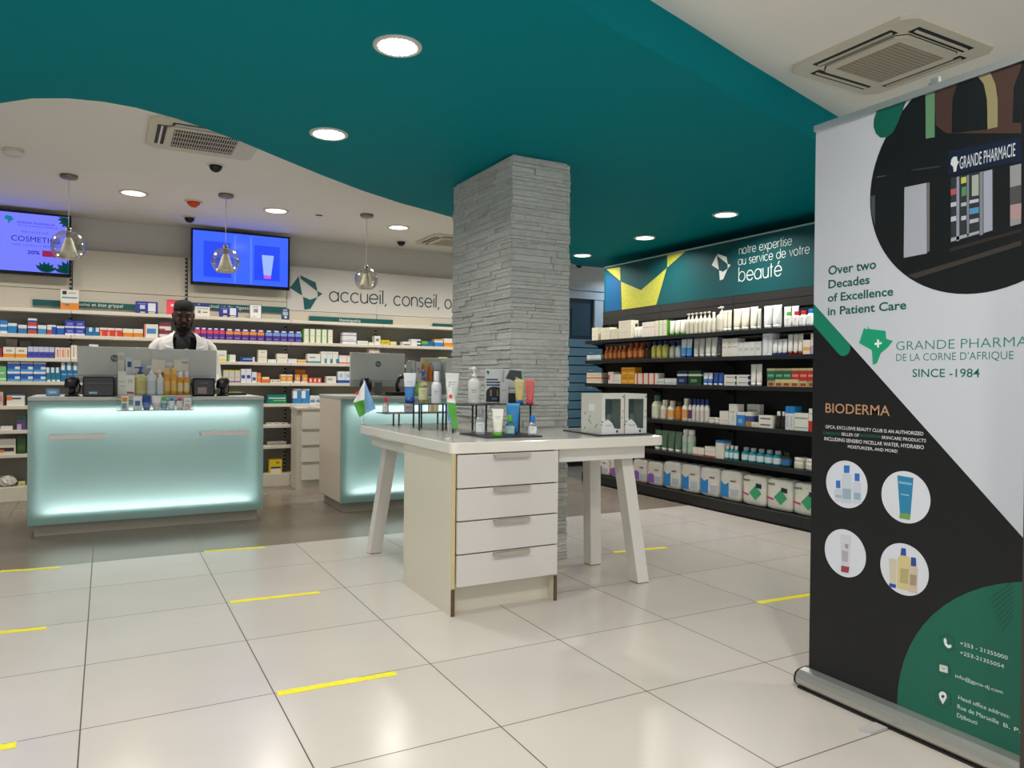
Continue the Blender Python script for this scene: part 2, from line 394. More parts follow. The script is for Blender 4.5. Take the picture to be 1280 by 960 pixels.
('#2a74a4', (0, 0.6, 0.6, 1, '#e6eaea'), (0.1, 0.9, 0.35, 0.4, '#9ac2d4')),
('#d8b42a',),
('#cfcabc', (0, 1, 0.9, 1, '#d8cf5a'), (0, 1, 0, 0.12, '#7a5a9a'), (0.15, 0.85, 0.4, 0.44, '#a8a294')),
('#dfe2ea', (0.1, 0.8, 0.3, 0.55, '#34529c'), (0.2, 0.8, 0.62, 0.66, '#d8d8da')),
('#e6e2e0', (0.1, 0.8, 0.2, 0.5, '#4a5aa8')),
('#e88a4a', (0, 1, 0.5, 0.6, '#f0b080')),
('#e8742a', (0.15, 0.95, 0.6, 0.95, '#ece6dc'), (0, 1, 0.0, 0.1, '#b9501a')),
('#e8e4dc', (0.2, 0.8, 0.3, 0.6, '#7a7266')),
('#e2a04a', (0, 1, 0.82, 1, '#e8dccc'), (0, 1, 0, 0.2, '#ece2d4'), (0.3, 0.7, 0.4, 0.6, '#f0cc94')),
('#e0a050', (0, 0.18, 0, 1, '#5a3a80'), (0, 1, 0, 0.2, '#e6dce0'), (0.4, 0.8, 0.4, 0.6, '#f0cc94')),
('#e8922c',),
('#d8503a', (0.3, 0.7, 0.2, 0.8, '#ece6de')),
('#e4e4dc', (0.1, 0.6, 0.4, 0.7, '#a8aca4')),
('#dfe4e8', (0, 1, 0, 0.25, '#2458b0'), (0.2, 0.6, 0.5, 0.8, '#a9c2d4')),
('#dcb6a6', (0.1, 0.9, 0.3, 0.7, '#c8909a')),
('#e8e4da', (0, 0.3, 0.45, 0.8, '#e87a2a'), (0.3, 0.8, 0.55, 0.68, '#2c2a28'), (0, 1, 0.86, 1, '#3a5f8c')),
('#17806f', (0, 1, 0.5, 0.72, '#12605c'), (0.3, 0.95, 0.3, 0.42, '#7ac84a'), (0.05, 0.95, 0.56, 0.68, '#e2efe8')),
('#3a86c0', (0, 0.5, 0.35, 0.85, '#e6e8ec'), (0, 1, 0.88, 1, '#dfe2e4'), (0.0, 0.25, 0.9, 0.96, '#c8404a')),
('#dfe3e6', (0.1, 0.9, 0.1, 0.5, '#5a86a8'), (0.2, 0.8, 0.6, 0.7, '#8a9aa4')),
('#e4e2dc',),
('#5c4a72', (0, 0.5, 0, 0.4, '#b8a8c8'), (0, 1, 0.7, 1, '#24503e')),
('#dcd8ce', (0.1, 0.7, 0.3, 0.7, '#8a8478')),
('#dcd6c6', (0, 1, 0.6, 1, '#b8b4aa'), (0.1, 0.9, 0.18, 0.42, '#2c2a2a'), (0, 0.35, 0.12, 0.3, '#d87a5a')),
('#2e4a26', (0.1, 0.9, 0.2, 0.5, '#44662f')),
('#b9b4a8', (0.1, 0.9, 0.2, 0.6, '#8f8a7e')),
('#cfcbc2', '#9a968c', None),
('#d9d29a', (0.2, 0.8, 0.3, 0.7, '#b8b074')),
('#e6cc2a', (0.1, 0.9, 0.36, 0.48, '#2c3a6a'), (0.1, 0.9, 0.06, 0.34, '#ece9e0'), (0.5, 0.8, 0.7, 0.85, '#c8701c'))]
RUNS = [
('R', 'q1', 'box', 0, 1, 6.746, 6.637, 0.139, 1, 0.09, 0.0, 'cream carton standing alone', 'top black shelf'),
('R', 'q1', 'box', 0, 2, 6.58, 6.414, 0.128, 1, 0.09, 0.0, 'plain cream carton', 'top black shelf'),
('R', 'q1', 'box', 1, 2, 6.407, 6.271, 0.106, 1, 0.09, 0.0, 'low cream carton', 'top black shelf'),
('R', 'q1', 'box', 0, 1, 6.267, 6.045, 0.091, 2, 0.09, 0.0, 'wide cream carton', 'top black shelf'),
('R', 'q1', 'bottle', 2, 3, 6.013, 5.879, 0.143, 1, 0.09, 0.0, 'small white bottle with black cap', 'top black shelf'),
('R', 'q1', 'box', 3, 4, 5.877, 5.68, 0.145, 1, 0.09, 0.0, 'white carton with pink line', 'top black shelf'),
('R', 'q1', 'box', 4, 3, 5.678, 5.493, 0.149, 1, 0.09, 0.0, 'white carton with green edge', 'top black shelf'),
('R', 'q1', 'tube', 5, 3, 5.489, 5.26, 0.135, 1, 0.09, 0.0, 'white tube with green cap', 'top black shelf'),
('R', 'q1', 'pump', 6, 6, 5.257, 4.935, 0.189, 1, 0.09, 0.0, 'slim cream pump bottle', 'top black shelf'),
('R', 'q1', 'bottle', 7, 1, 4.925, 4.879, 0.179, 1, 0.09, 0.0, 'slim plain bottle beside the large pump', 'top black shelf'),
('R', 'q1', 'pump', 8, 1, 4.876, 4.782, 0.222, 1, 0.09, 0.0, 'large cream pump bottle', 'top black shelf'),
('R', 'q1', 'tube', 9, 2, 4.779, 4.682, 0.18, 1, 0.09, 0.0, 'wide cream tube', 'top black shelf'),
('R', 'q1', 'tube', 10, 2, 4.676, 4.492, 0.186, 1, 0.09, 0.0, 'broad cream tube with ribbed cap', 'top black shelf'),
('R', 'q1', 'tube', 11, 1, 4.484, 4.4, 0.189, 1, 0.09, 0.0, 'white tube leaning by the broad cream ones', 'top black shelf'),
('R', 'q1', 'tube', 12, 1, 4.392, 4.353, 0.166, 1, 0.09, 0.0, 'narrow pale tube', 'top black shelf'),
('R', 'q1', 'tube', 13, 2, 4.341, 4.157, 0.184, 1, 0.09, 0.0, 'large white tube', 'top black shelf'),
('R', 'q1', 'tube', 14, 2, 4.209, 4.066, 0.173, 1, 0.09, 0.09, 'white tube in the back row', 'top black shelf'),
('R', 'q1', 'bottle', 15, 1, 4.126, 4.062, 0.122, 1, 0.09, 0.0, 'small bottle with green cap', 'top black shelf'),
('R', 'q1', 'bottle', 16, 2, 4.051, 3.919, 0.12, 1, 0.09, 0.0, 'small bottle with red cap', 'top black shelf'),
('R', 'q1', 'bottle', 17, 1, 3.915, 3.849, 0.128, 1, 0.09, 0.0, 'small bottle with blue cap', 'top black shelf'),
('R', 'q1', 'tube', 18, 2, 3.842, 3.728, 0.148, 1, 0.09, 0.0, 'tall white tube with blue cap', 'top black shelf'),
('R', 'q2', 'box', 19, 3, 6.838, 6.579, 0.057, 1, 0.09, 0.0, 'tiny white and teal carton', 'second black shelf'),
('R', 'q2', 'bottle', 20, 5, 6.535, 6.149, 0.144, 1, 0.09, 0.0, 'small amber suncare bottle', 'second black shelf'),
('R', 'q2', 'bottle', 21, 3, 6.134, 5.868, 0.169, 1, 0.09, 0.0, 'tall amber suncare bottle', 'second black shelf'),
('R', 'q2', 'bottle', 22, 1, 5.856, 5.763, 0.154, 1, 0.09, 0.0, 'dark brown bottle beside the amber ones', 'second black shelf'),
('R', 'q2', 'bottle', 23, 3, 5.751, 5.515, 0.175, 1, 0.09, 0.0, 'yellow oil bottle with navy cap', 'second black shelf'),
('R', 'q2', 'bottle', 24, 2, 5.492, 5.321, 0.154, 1, 0.09, 0.0, 'clear bottle with navy cap', 'second black shelf'),
('R', 'q2', 'tube', 25, 2, 5.317, 5.173, 0.174, 1, 0.09, 0.0, 'white and blue tube', 'second black shelf'),
('R', 'q2', 'tube', 26, 2, 5.156, 5.011, 0.175, 1, 0.09, 0.0, 'pale grey tube', 'second black shelf'),
('R', 'q2', 'tube', 27, 2, 5.001, 4.852, 0.175, 1, 0.09, 0.0, 'large pale grey tube', 'second black shelf'),
('R', 'q2', 'tube', 28, 1, 4.848, 4.79, 0.175, 1, 0.09, 0.0, 'dark grey tube', 'second black shelf'),
('R', 'q2', 'box', 29, 3, 4.776, 4.599, 0.152, 1, 0.09, 0.0, 'white carton with thin text line', 'second black shelf'),
('R', 'q2', 'box', 30, 4, 4.597, 4.344, 0.115, 1, 0.09, 0.0, 'pale carton with grey field', 'second black shelf'),
('R', 'q2', 'box', 31, 2, 4.325, 4.234, 0.175, 1, 0.09, 0.0, 'tall slim white carton', 'second black shelf'),
('R', 'q2', 'tube', 32, 3, 4.23, 4.086, 0.125, 1, 0.09, 0.0, 'white tube with navy cap', 'second black shelf'),
('R', 'q2', 'tube', 33, 3, 4.082, 3.937, 0.159, 1, 0.09, 0.0, 'white tube with dark red cap', 'second black shelf'),
('R', 'q2', 'box', 34, 1, 3.929, 3.864, 0.108, 1, 0.09, 0.0, 'cream carton with orange band', 'second black shelf'),
('R', 'q2', 'box', 35, 2, 3.86, 3.753, 0.155, 1, 0.09, 0.0, 'white carton with yellow and lilac print', 'second black shelf'),
('R', 'q3', 'box', 36, 1, 6.845, 6.557, 0.113, 1, 0.09, 0.0, 'wide white carton with orange band', 'third black shelf'),
('R', 'q3', 'box', 37, 1, 6.441, 6.344, 0.121, 1, 0.09, 0.0, 'white carton with red corner', 'third black shelf'),
('R', 'q3', 'box', 38, 2, 6.342, 6.217, 0.099, 1, 0.09, 0.0, 'plain white carton beside orange ones', 'third black shelf'),
('R', 'q3', 'box', 39, 2, 6.213, 5.984, 0.083, 2, 0.09, 0.0, 'orange patterned carton', 'third black shelf'),
('R', 'q3', 'box', 40, 4, 5.981, 5.634, 0.107, 1, 0.09, 0.0, 'white carton with red stripe', 'third black shelf'),
('R', 'q3', 'box', 41, 1, 5.632, 5.532, 0.057, 1, 0.09, 0.0, 'low white and mint carton', 'third black shelf'),
('R', 'q3', 'box', 42, 2, 5.527, 5.361, 0.058, 1, 0.09, 0.0, 'low pale carton', 'third black shelf'),
('R', 'q3', 'box', 43, 1, 5.352, 5.215, 0.13, 1, 0.09, 0.0, 'dark navy carton with white band', 'third black shelf'),
('R', 'q3', 'box', 44, 1, 5.202, 5.037, 0.129, 1, 0.09, 0.0, 'dark green carton with white band', 'third black shelf'),
('R', 'q3', 'tube', 45, 2, 5.017, 4.903, 0.11, 1, 0.09, 0.0, 'white tube with blue dot', 'third black shelf'),
('R', 'q3', 'tube', 46, 2, 4.897, 4.769, 0.111, 1, 0.09, 0.0, 'blue tube with white cap', 'third black shelf'),
('R', 'q3', 'box', 47, 2, 4.752, 4.469, 0.046, 2, 0.09, 0.0, 'wide white carton with grey lettering', 'third black shelf'),
('R', 'q3', 'tube', 48, 2, 4.462, 4.34, 0.181, 1, 0.09, 0.0, 'tall slim white tube', 'third black shelf'),
('R', 'q3', 'box', 49, 6, 4.277, 3.805, 0.056, 1, 0.09, 0.0, 'small herbal carton of the lower layer', 'third black shelf'),
('R', 'q3b', 'box', 50, 3, 4.277, 4.038, 0.095, 1, 0.09, 0.0, 'green herbal carton of the upper layer', 'third black shelf'),
('R', 'q3b', 'box', 51, 3, 4.036, 3.806, 0.095, 1, 0.09, 0.0, 'red herbal carton of the upper layer', 'third black shelf'),
('R', 'q4', 'bottle', 52, 1, 5.747, 5.631, 0.229, 1, 0.09, 0.0, 'rounded white bottle with green label', 'fourth black shelf'),
('R', 'q4', 'bottle', 53, 1, 5.621, 5.518, 0.186, 1, 0.09, 0.0, 'rounded white bottle with pink label', 'fourth black shelf'),
('R', 'q4', 'bottle', 54, 1, 5.509, 5.409, 0.182, 1, 0.09, 0.0, 'rounded white bottle with orange label', 'fourth black shelf'),
('R', 'q4', 'bottle', 55, 1, 5.402, 5.311, 0.178, 1, 0.09, 0.0, 'amber oil bottle', 'fourth black shelf'),
('R', 'q4', 'bottle', 56, 1, 5.307, 5.214, 0.21, 1, 0.09, 0.0, 'tall white bottle beside the amber oil', 'fourth black shelf'),
('R', 'q4', 'bottle', 57, 1, 5.211, 5.167, 0.205, 1, 0.09, 0.0, 'slim bottle with plum label', 'fourth black shelf'),
('R', 'q4', 'bottle', 58, 4, 5.163, 4.951, 0.209, 1, 0.09, 0.0, 'white bottle with blue cap', 'fourth black shelf'),
('R', 'q4', 'jar', 59, 2, 4.951, 4.804, 0.053, 1, 0.09, 0.0, 'low cream jar', 'fourth black shelf'),
('R', 'q4', 'box', 60, 2, 4.8, 4.696, 0.115, 1, 0.09, 0.0, 'white carton with thin line', 'fourth black shelf'),
('R', 'q4', 'box', 61, 1, 4.692, 4.604, 0.179, 1, 0.09, 0.0, 'tall white carton beside the blue one', 'fourth black shelf'),
('R', 'q4', 'box', 62, 1, 4.6, 4.507, 0.116, 1, 0.09, 0.0, 'blue and white carton', 'fourth black shelf'),
('R', 'q4', 'box', 63, 1, 4.504, 4.439, 0.12, 1, 0.09, 0.0, 'navy and tan carton', 'fourth black shelf'),
('R', 'q4', 'box', 64, 1, 4.59, 4.448, 0.181, 1, 0.05, 0.11, 'long white carton behind the blue one', 'fourth black shelf'),
('R', 'q4', 'box', 65, 1, 4.434, 4.362, 0.038, 1, 0.09, 0.0, 'flat white carton', 'fourth black shelf'),
('R', 'q4', 'box', 66, 1, 4.36, 4.215, 0.05, 2, 0.09, 0.0, 'wide white carton with grey lettering', 'fourth black shelf'),
('R', 'q4', 'bottle', 67, 2, 4.199, 4.088, 0.138, 1, 0.09, 0.0, 'black bottle with white cap', 'fourth black shelf'),
('R', 'q4', 'box', 68, 2, 4.085, 4.006, 0.183, 1, 0.09, 0.0, 'tall white carton with blue top', 'fourth black shelf'),
('R', 'q4', 'box', 69, 1, 4.004, 3.868, 0.135, 1, 0.09, 0.0, 'wide white carton with green print', 'fourth black shelf'),
('R', 'q4', 'box', 70, 2, 3.865, 3.758, 0.173, 1, 0.09, 0.0, 'white carton with red lower half', 'fourth black shelf'),
('R', 'q5', 'tube', 71, 4, 5.693, 5.302, 0.194, 1, 0.09, 0.0, 'grey green tube with white cap', 'fifth black shelf'),
('R', 'q5', 'can', 72, 2, 5.293, 5.141, 0.223, 1, 0.09, 0.0, 'pale green spray can', 'fifth black shelf'),
('R', 'q5', 'box', 73, 2, 5.13, 4.992, 0.071, 1, 0.09, 0.0, 'small cream carton beside the spray cans', 'fifth black shelf'),
('R', 'q5', 'box', 74, 2, 4.978, 4.849, 0.092, 1, 0.09, 0.0, 'white carton with pink foot', 'fifth black shelf'),
('R', 'q5', 'box', 75, 3, 4.845, 4.748, 0.157, 1, 0.09, 0.0, 'slim cream carton with blue top', 'fifth black shelf'),
('R', 'q5', 'bottle', 76, 3, 4.744, 4.594, 0.122, 1, 0.09, 0.0, 'turquoise bottle with white cap', 'fifth black shelf'),
('R', 'q5', 'bottle', 77, 5, 4.567, 4.148, 0.12, 1, 0.09, 0.0, 'turquoise mouthwash bottle with grey cap', 'fifth black shelf'),
('R', 'q5', 'bottle', 78, 1, 4.143, 4.057, 0.12, 1, 0.09, 0.0, 'dark olive bottle with blue label', 'fifth black shelf'),
('R', 'q5', 'jar', 79, 2, 4.027, 3.813, 0.088, 1, 0.09, 0.0, 'square shouldered white jar', 'fifth black shelf'),
('R', 'base', 'pack', 80, 3, 6.906, 6.145, 0.202, 1, 0.14, 0, 'purple printed pack', 'black bottom deck'),
('R', 'base', 'pack', 81, 2, 6.013, 5.55, 0.23, 1, 0.14, 0, 'pack with purple corner', 'black bottom deck'),
('R', 'base', 'pack', 82, 4, 5.538, 4.543, 0.258, 1, 0.14, 0, 'pack with blue panel', 'black bottom deck'),
('R', 'base', 'pack', 83, 3, 4.534, 3.747, 0.248, 1, 0.15, 0, 'large pack with green diamond', 'black bottom deck'),
('B', 'r1', 'box', 84, 1, -0.815, -0.762, 0.055, 2, 0.09, 0.0, 'blue and white carton at the left end', 'first white shelf'),
('B', 'r1', 'box', 85, 1, -0.761, -0.693, 0.089, 1, 0.09, 0.0, 'bright blue carton', 'first white shelf'),
('B', 'r1', 'box', 86, 1, -0.684, -0.618, 0.078, 1, 0.09, 0.0, 'blue carton with white top', 'first white shelf'),
('B', 'r1', 'box', 87, 1, -0.613, -0.543, 0.069, 2, 0.09, 0.0, 'red white and blue carton', 'first white shelf'),
('B', 'r1', 'box', 88, 1, -0.537, -0.47, 0.081, 1, 0.09, 0.0, 'pale blue carton', 'first white shelf'),
('B', 'r1', 'box', 89, 1, -0.466, -0.397, 0.086, 1, 0.09, 0.0, 'red and blue carton', 'first white shelf'),
('B', 'r1', 'box', 90, 1, -0.393, -0.332, 0.08, 1, 0.09, 0.0, 'deep blue carton', 'first white shelf'),
('B', 'r1', 'box', 91, 2, -0.329, -0.171, 0.066, 2, 0.09, 0.0, 'violet blue carton', 'first white shelf'),
('B', 'r1', 'box', 92, 2, -0.165, -0.056, 0.076, 1, 0.09, 0.0, 'small blue and teal carton', 'first white shelf'),
('B', 'r1', 'box', 93, 3, -0.052, 0.134, 0.078, 1, 0.09, 0.0, 'red carton', 'first white shelf'),
('B', 'r1', 'box', 94, 2, 0.137, 0.309, 0.078, 1, 0.09, 0.0, 'orange and white carton', 'first white shelf'),
('B', 'r1', 'box', 95, 1, 0.313, 0.439, 0.127, 1, 0.09, 0.0, 'white carton with blue picture', 'first white shelf'),
('B', 'r1', 'box', 96, 1, 0.444, 0.551, 0.075, 2, 0.09, 0.0, 'maroon and white carton', 'first white shelf'),
('B', 'r1', 'box', 97, 5, 0.758, 1.041, 0.113, 1, 0.09, 0.0, 'purple carton with pink band', 'first white shelf'),
('B', 'r1', 'box', 98, 5, 1.045, 1.421, 0.111, 1, 0.09, 0.0, 'purple carton with orange band', 'first white shelf'),
('B', 'r1', 'box', 99, 5, 1.425, 1.8, 0.11, 1, 0.09, 0.0, 'purple carton with pale blue band', 'first white shelf'),
('B', 'r1', 'box', 100, 5, 1.804, 2.12, 0.144, 1, 0.09, 0.0, 'tall white carton with green edge', 'first white shelf'),
('B', 'r1', 'box', 101, 1, 2.223, 2.381, 0.06, 2, 0.09, 0.0, 'white carton with violet band', 'first white shelf'),
('B', 'r1', 'box', 102, 1, 2.386, 2.509, 0.038, 1, 0.09, 0.0, 'flat white and mint carton', 'first white shelf'),
('B', 'r1', 'box', 64, 1, 2.515, 2.578, 0.024, 1, 0.09, 0.0, 'flat little white carton', 'first white shelf'),
('B', 'r1', 'box', 103, 1, 2.58, 2.649, 0.096, 1, 0.09, 0.0, 'upright white carton', 'first white shelf'),
('B', 'r1', 'box', 104, 1, 2.653, 2.756, 0.055, 1, 0.09, 0.0, 'yellow carton', 'first white shelf'),
('B', 'r1', 'box', 105, 1, 2.759, 2.836, 0.041, 1, 0.09, 0.0, 'pale yellow carton', 'first white shelf'),
('B', 'r1', 'box', 106, 1, 2.906, 3.002, 0.046, 1, 0.09, 0.0, 'flat white carton with grey print', 'first white shelf'),
('B', 'r1', 'box', 107, 1, 3.005, 3.124, 0.038, 2, 0.09, 0.0, 'white and black carton', 'first white shelf'),
('B', 'r1', 'box', 108, 1, 3.13, 3.282, 0.059, 1, 0.09, 0.0, 'blue and green carton', 'first white shelf'),
('B', 'r1', 'box', 109, 1, 3.286, 3.399, 0.086, 1, 0.09, 0.0, 'blue and white upright carton', 'first white shelf'),
('B', 'r1', 'box', 110, 2, 3.403, 3.637, 0.097, 1, 0.09, 0.0, 'white carton with orange foot', 'first white shelf'),
('B', 'r2', 'box', 111, 1, -0.861, -0.8, 0.08, 1, 0.09, 0.0, 'dark red carton', 'second white shelf'),
('B', 'r2', 'box', 112, 2, -0.794, -0.614, 0.091, 1, 0.09, 0.0, 'white carton with orange foot', 'second white shelf'),
('B', 'r2', 'box', 113, 1, -0.786, -0.695, 0.167, 1, 0.05, 0.1, 'grey and orange carton in the back row', 'second white shelf'),
('B', 'r2', 'box', 114, 1, -0.682, -0.59, 0.15, 1, 0.05, 0.1, 'dark grey carton in the back row', 'second white shelf'),
('B', 'r2', 'box', 115, 5, -0.611, -0.408, 0.099, 1, 0.09, 0.0, 'slim violet blue carton', 'second white shelf'),
('B', 'r2', 'box', 116, 3, -0.404, -0.284, 0.098, 1, 0.09, 0.0, 'peach carton', 'second white shelf'),
('B', 'r2', 'box', 117, 1, -0.281, -0.231, 0.122, 1, 0.09, 0.0, 'tall cream carton', 'second white shelf'),
('B', 'r2', 'box', 64, 1, -0.138, -0.061, 0.134, 1, 0.05, 0.0, 'white carton peeping over the left monitor', 'second white shelf'),
('B', 'r2', 'box', 118, 1, 0.968, 1.058, 0.109, 1, 0.09, 0.0, 'white carton with yellow foot', 'second white shelf'),
('B', 'r2', 'box', 119, 1, 1.064, 1.143, 0.069, 1, 0.09, 0.0, 'white carton with green side', 'second white shelf'),
('B', 'r2', 'box', 120, 1, 1.179, 1.329, 0.05, 1, 0.09, 0.0, 'dark blue flat carton', 'second white shelf'),
('B', 'r2', 'box', 121, 1, 1.357, 1.446, 0.122, 1, 0.09, 0.0, 'tall cream carton with fine print', 'second white shelf'),
('B', 'r2', 'box', 122, 1, 1.451, 1.538, 0.03, 1, 0.09, 0.0, 'flat pale carton', 'second white shelf'),
('B', 'r2', 'box', 123, 1, 1.542, 1.653, 0.09, 1, 0.09, 0.0, 'broad cream carton', 'second white shelf'),
('B', 'r2', 'box', 124, 1, 1.656, 1.749, 0.039, 1, 0.09, 0.0, 'low white carton', 'second white shelf'),
('B', 'r2', 'box', 125, 1, 1.752, 1.843, 0.034, 1, 0.09, 0.0, 'low orange carton', 'second white shelf'),
('B', 'r2', 'box', 126, 1, 1.851, 1.994, 0.096, 1, 0.09, 0.0, 'wide white carton with teal foot', 'second white shelf'),
('B', 'r2', 'box', 127, 3, 1.996, 2.182, 0.124, 1, 0.09, 0.0, 'upright white carton with teal corner', 'second white shelf'),
('B', 'r2', 'box', 128, 2, 2.19, 2.362, 0.086, 1, 0.09, 0.0, 'white carton with red foot', 'second white shelf'),
('B', 'r2', 'box', 129, 2, 2.521, 2.64, 0.168, 1, 0.09, 0.0, 'pink striped carton above the monitor', 'second white shelf'),
('B', 'r2', 'box', 130, 2, 3.065, 3.328, 0.049, 1, 0.09, 0.0, 'dark blue flat carton near the pillar', 'second white shelf'),
('B', 'r2', 'box', 131, 1, 3.342, 3.453, 0.095, 1, 0.09, 0.0, 'cream carton with pale discs', 'second white shelf'),
('B', 'r2', 'box', 132, 1, 3.457, 3.538, 0.083, 1, 0.09, 0.0, 'red carton touching the pillar edge', 'second white shelf'),
('B', 'r3', 'box', 133, 1, -0.837, -0.768, 0.13, 1, 0.09, 0.0, 'light green carton', 'third white shelf'),
('B', 'r3', 'box', 134, 3, -0.763, -0.472, 0.086, 2, 0.09, 0.0, 'wide blue carton with white top', 'third white shelf'),
('B', 'r3', 'box', 135, 3, -0.47, -0.36, 0.126, 1, 0.09, 0.0, 'slim teal carton with white disc', 'third white shelf'),
('B', 'r3', 'box', 136, 3, -0.357, -0.214, 0.173, 1, 0.09, 0.0, 'tall teal carton with white disc', 'third white shelf'),
('B', 'r3', 'box', 137, 1, 0.977, 1.024, 0.064, 1, 0.09, 0.0, 'yellow carton edge', 'third white shelf'),
('B', 'r3', 'box', 138, 3, 1.027, 1.188, 0.124, 1, 0.09, 0.0, 'grey carton with yellow top', 'third white shelf'),
('B', 'r3', 'box', 139, 2, 1.193, 1.295, 0.138, 1, 0.09, 0.0, 'white carton with blue crescent', 'third white shelf'),
('B', 'r3', 'box', 140, 1, 1.298, 1.346, 0.108, 1, 0.09, 0.0, 'white carton beside the orange ones', 'third white shelf'),
('B', 'r3', 'box', 141, 1, 1.348, 1.386, 0.1, 1, 0.09, 0.0, 'slim orange carton', 'third white shelf'),
('B', 'r3', 'box', 142, 1, 1.39, 1.472, 0.06, 1, 0.09, 0.0, 'orange carton with white arc', 'third white shelf'),
('B', 'r3', 'box', 143, 2, 1.479, 1.58, 0.033, 1, 0.09, 0.0, 'small white carton', 'third white shelf'),
('B', 'r3', 'box', 144, 2, 1.583, 1.705, 0.086, 1, 0.09, 0.0, 'orange and cream carton', 'third white shelf'),
('B', 'r3', 'box', 145, 2, 1.713, 1.861, 0.087, 1, 0.09, 0.0, 'orange carton with purple edge', 'third white shelf'),
('B', 'r3', 'box', 146, 1, 1.746, 1.861, 0.139, 1, 0.05, 0.1, 'orange carton in the back row', 'third white shelf'),
('B', 'r3', 'box', 147, 3, 1.868, 2.004, 0.055, 1, 0.09, 0.0, 'red and white carton', 'third white shelf'),
('B', 'r3', 'box', 148, 1, 2.055, 2.163, 0.072, 1, 0.09, 0.0, 'white carton by the monitor', 'third white shelf'),
('B', 'r3', 'box', 149, 2, 2.18, 2.34, 0.125, 1, 0.09, 0.0, 'white carton with blue foot', 'third white shelf'),
('B', 'r4', 'box', 150, 1, -0.848, -0.791, 0.121, 1, 0.09, 0.0, 'pink carton at the left end', 'fourth white shelf'),
('B', 'r4', 'box', 151, 1, -0.768, -0.631, 0.103, 1, 0.09, 0.0, 'white carton with orange and black lettering', 'fourth white shelf'),
('B', 'r4', 'box', 152, 1, 1.449, 1.649, 0.093, 1, 0.09, 0.0, 'wide green carton with white lettering', 'fourth white shelf'),
('B', 'r4', 'box', 153, 2, 1.708, 1.881, 0.155, 1, 0.09, 0.0, 'tall blue and white carton', 'fourth white shelf'),
('B', 'r4', 'box', 154, 2, 1.884, 2.005, 0.082, 1, 0.09, 0.0, 'square white carton with blue picture', 'fourth white shelf'),
('B', 'r5', 'box', 155, 1, -0.812, -0.719, 0.034, 1, 0.09, 0.0, 'flat white carton', 'fifth white shelf'),
('B', 'r5', 'box', 156, 1, -0.693, -0.618, 0.128, 1, 0.09, 0.0, 'dark purple carton', 'fifth white shelf'),
('B', 'r5', 'box', 157, 3, 1.448, 1.659, 0.018, 1, 0.09, 0.0, 'flat white carton beside the drawer cabinet', 'fifth white shelf'),
('B', 'r6', 'box', 158, 1, -0.829, -0.694, 0.137, 1, 0.09, 0.0, 'wide carton with large dark lettering', 'sixth white shelf'),
('B', 'r6', 'box', 159, 1, -0.689, -0.623, 0.159, 1, 0.09, 0.0, 'dark green carton', 'sixth white shelf'),
('B', 'r6', 'box', 160, 2, 1.46, 1.644, 0.038, 1, 0.09, 0.0, 'low grey carton', 'sixth white shelf'),
('B', 'base', 'bundle', 161, 1, -0.845, -0.689, 0.108, 1, 0.16, 0, 'crumpled plastic wrapped bundle', 'white bottom plinth'),
('B', 'base', 'box', 162, 1, -0.678, -0.628, 0.038, 1, 0.09, 0.0, 'small yellow carton', 'white bottom plinth'),
('B', 'base', 'box', 163, 1, 1.477, 1.606, 0.145, 1, 0.09, 0.0, 'yellow carton with white label', 'white bottom plinth')]
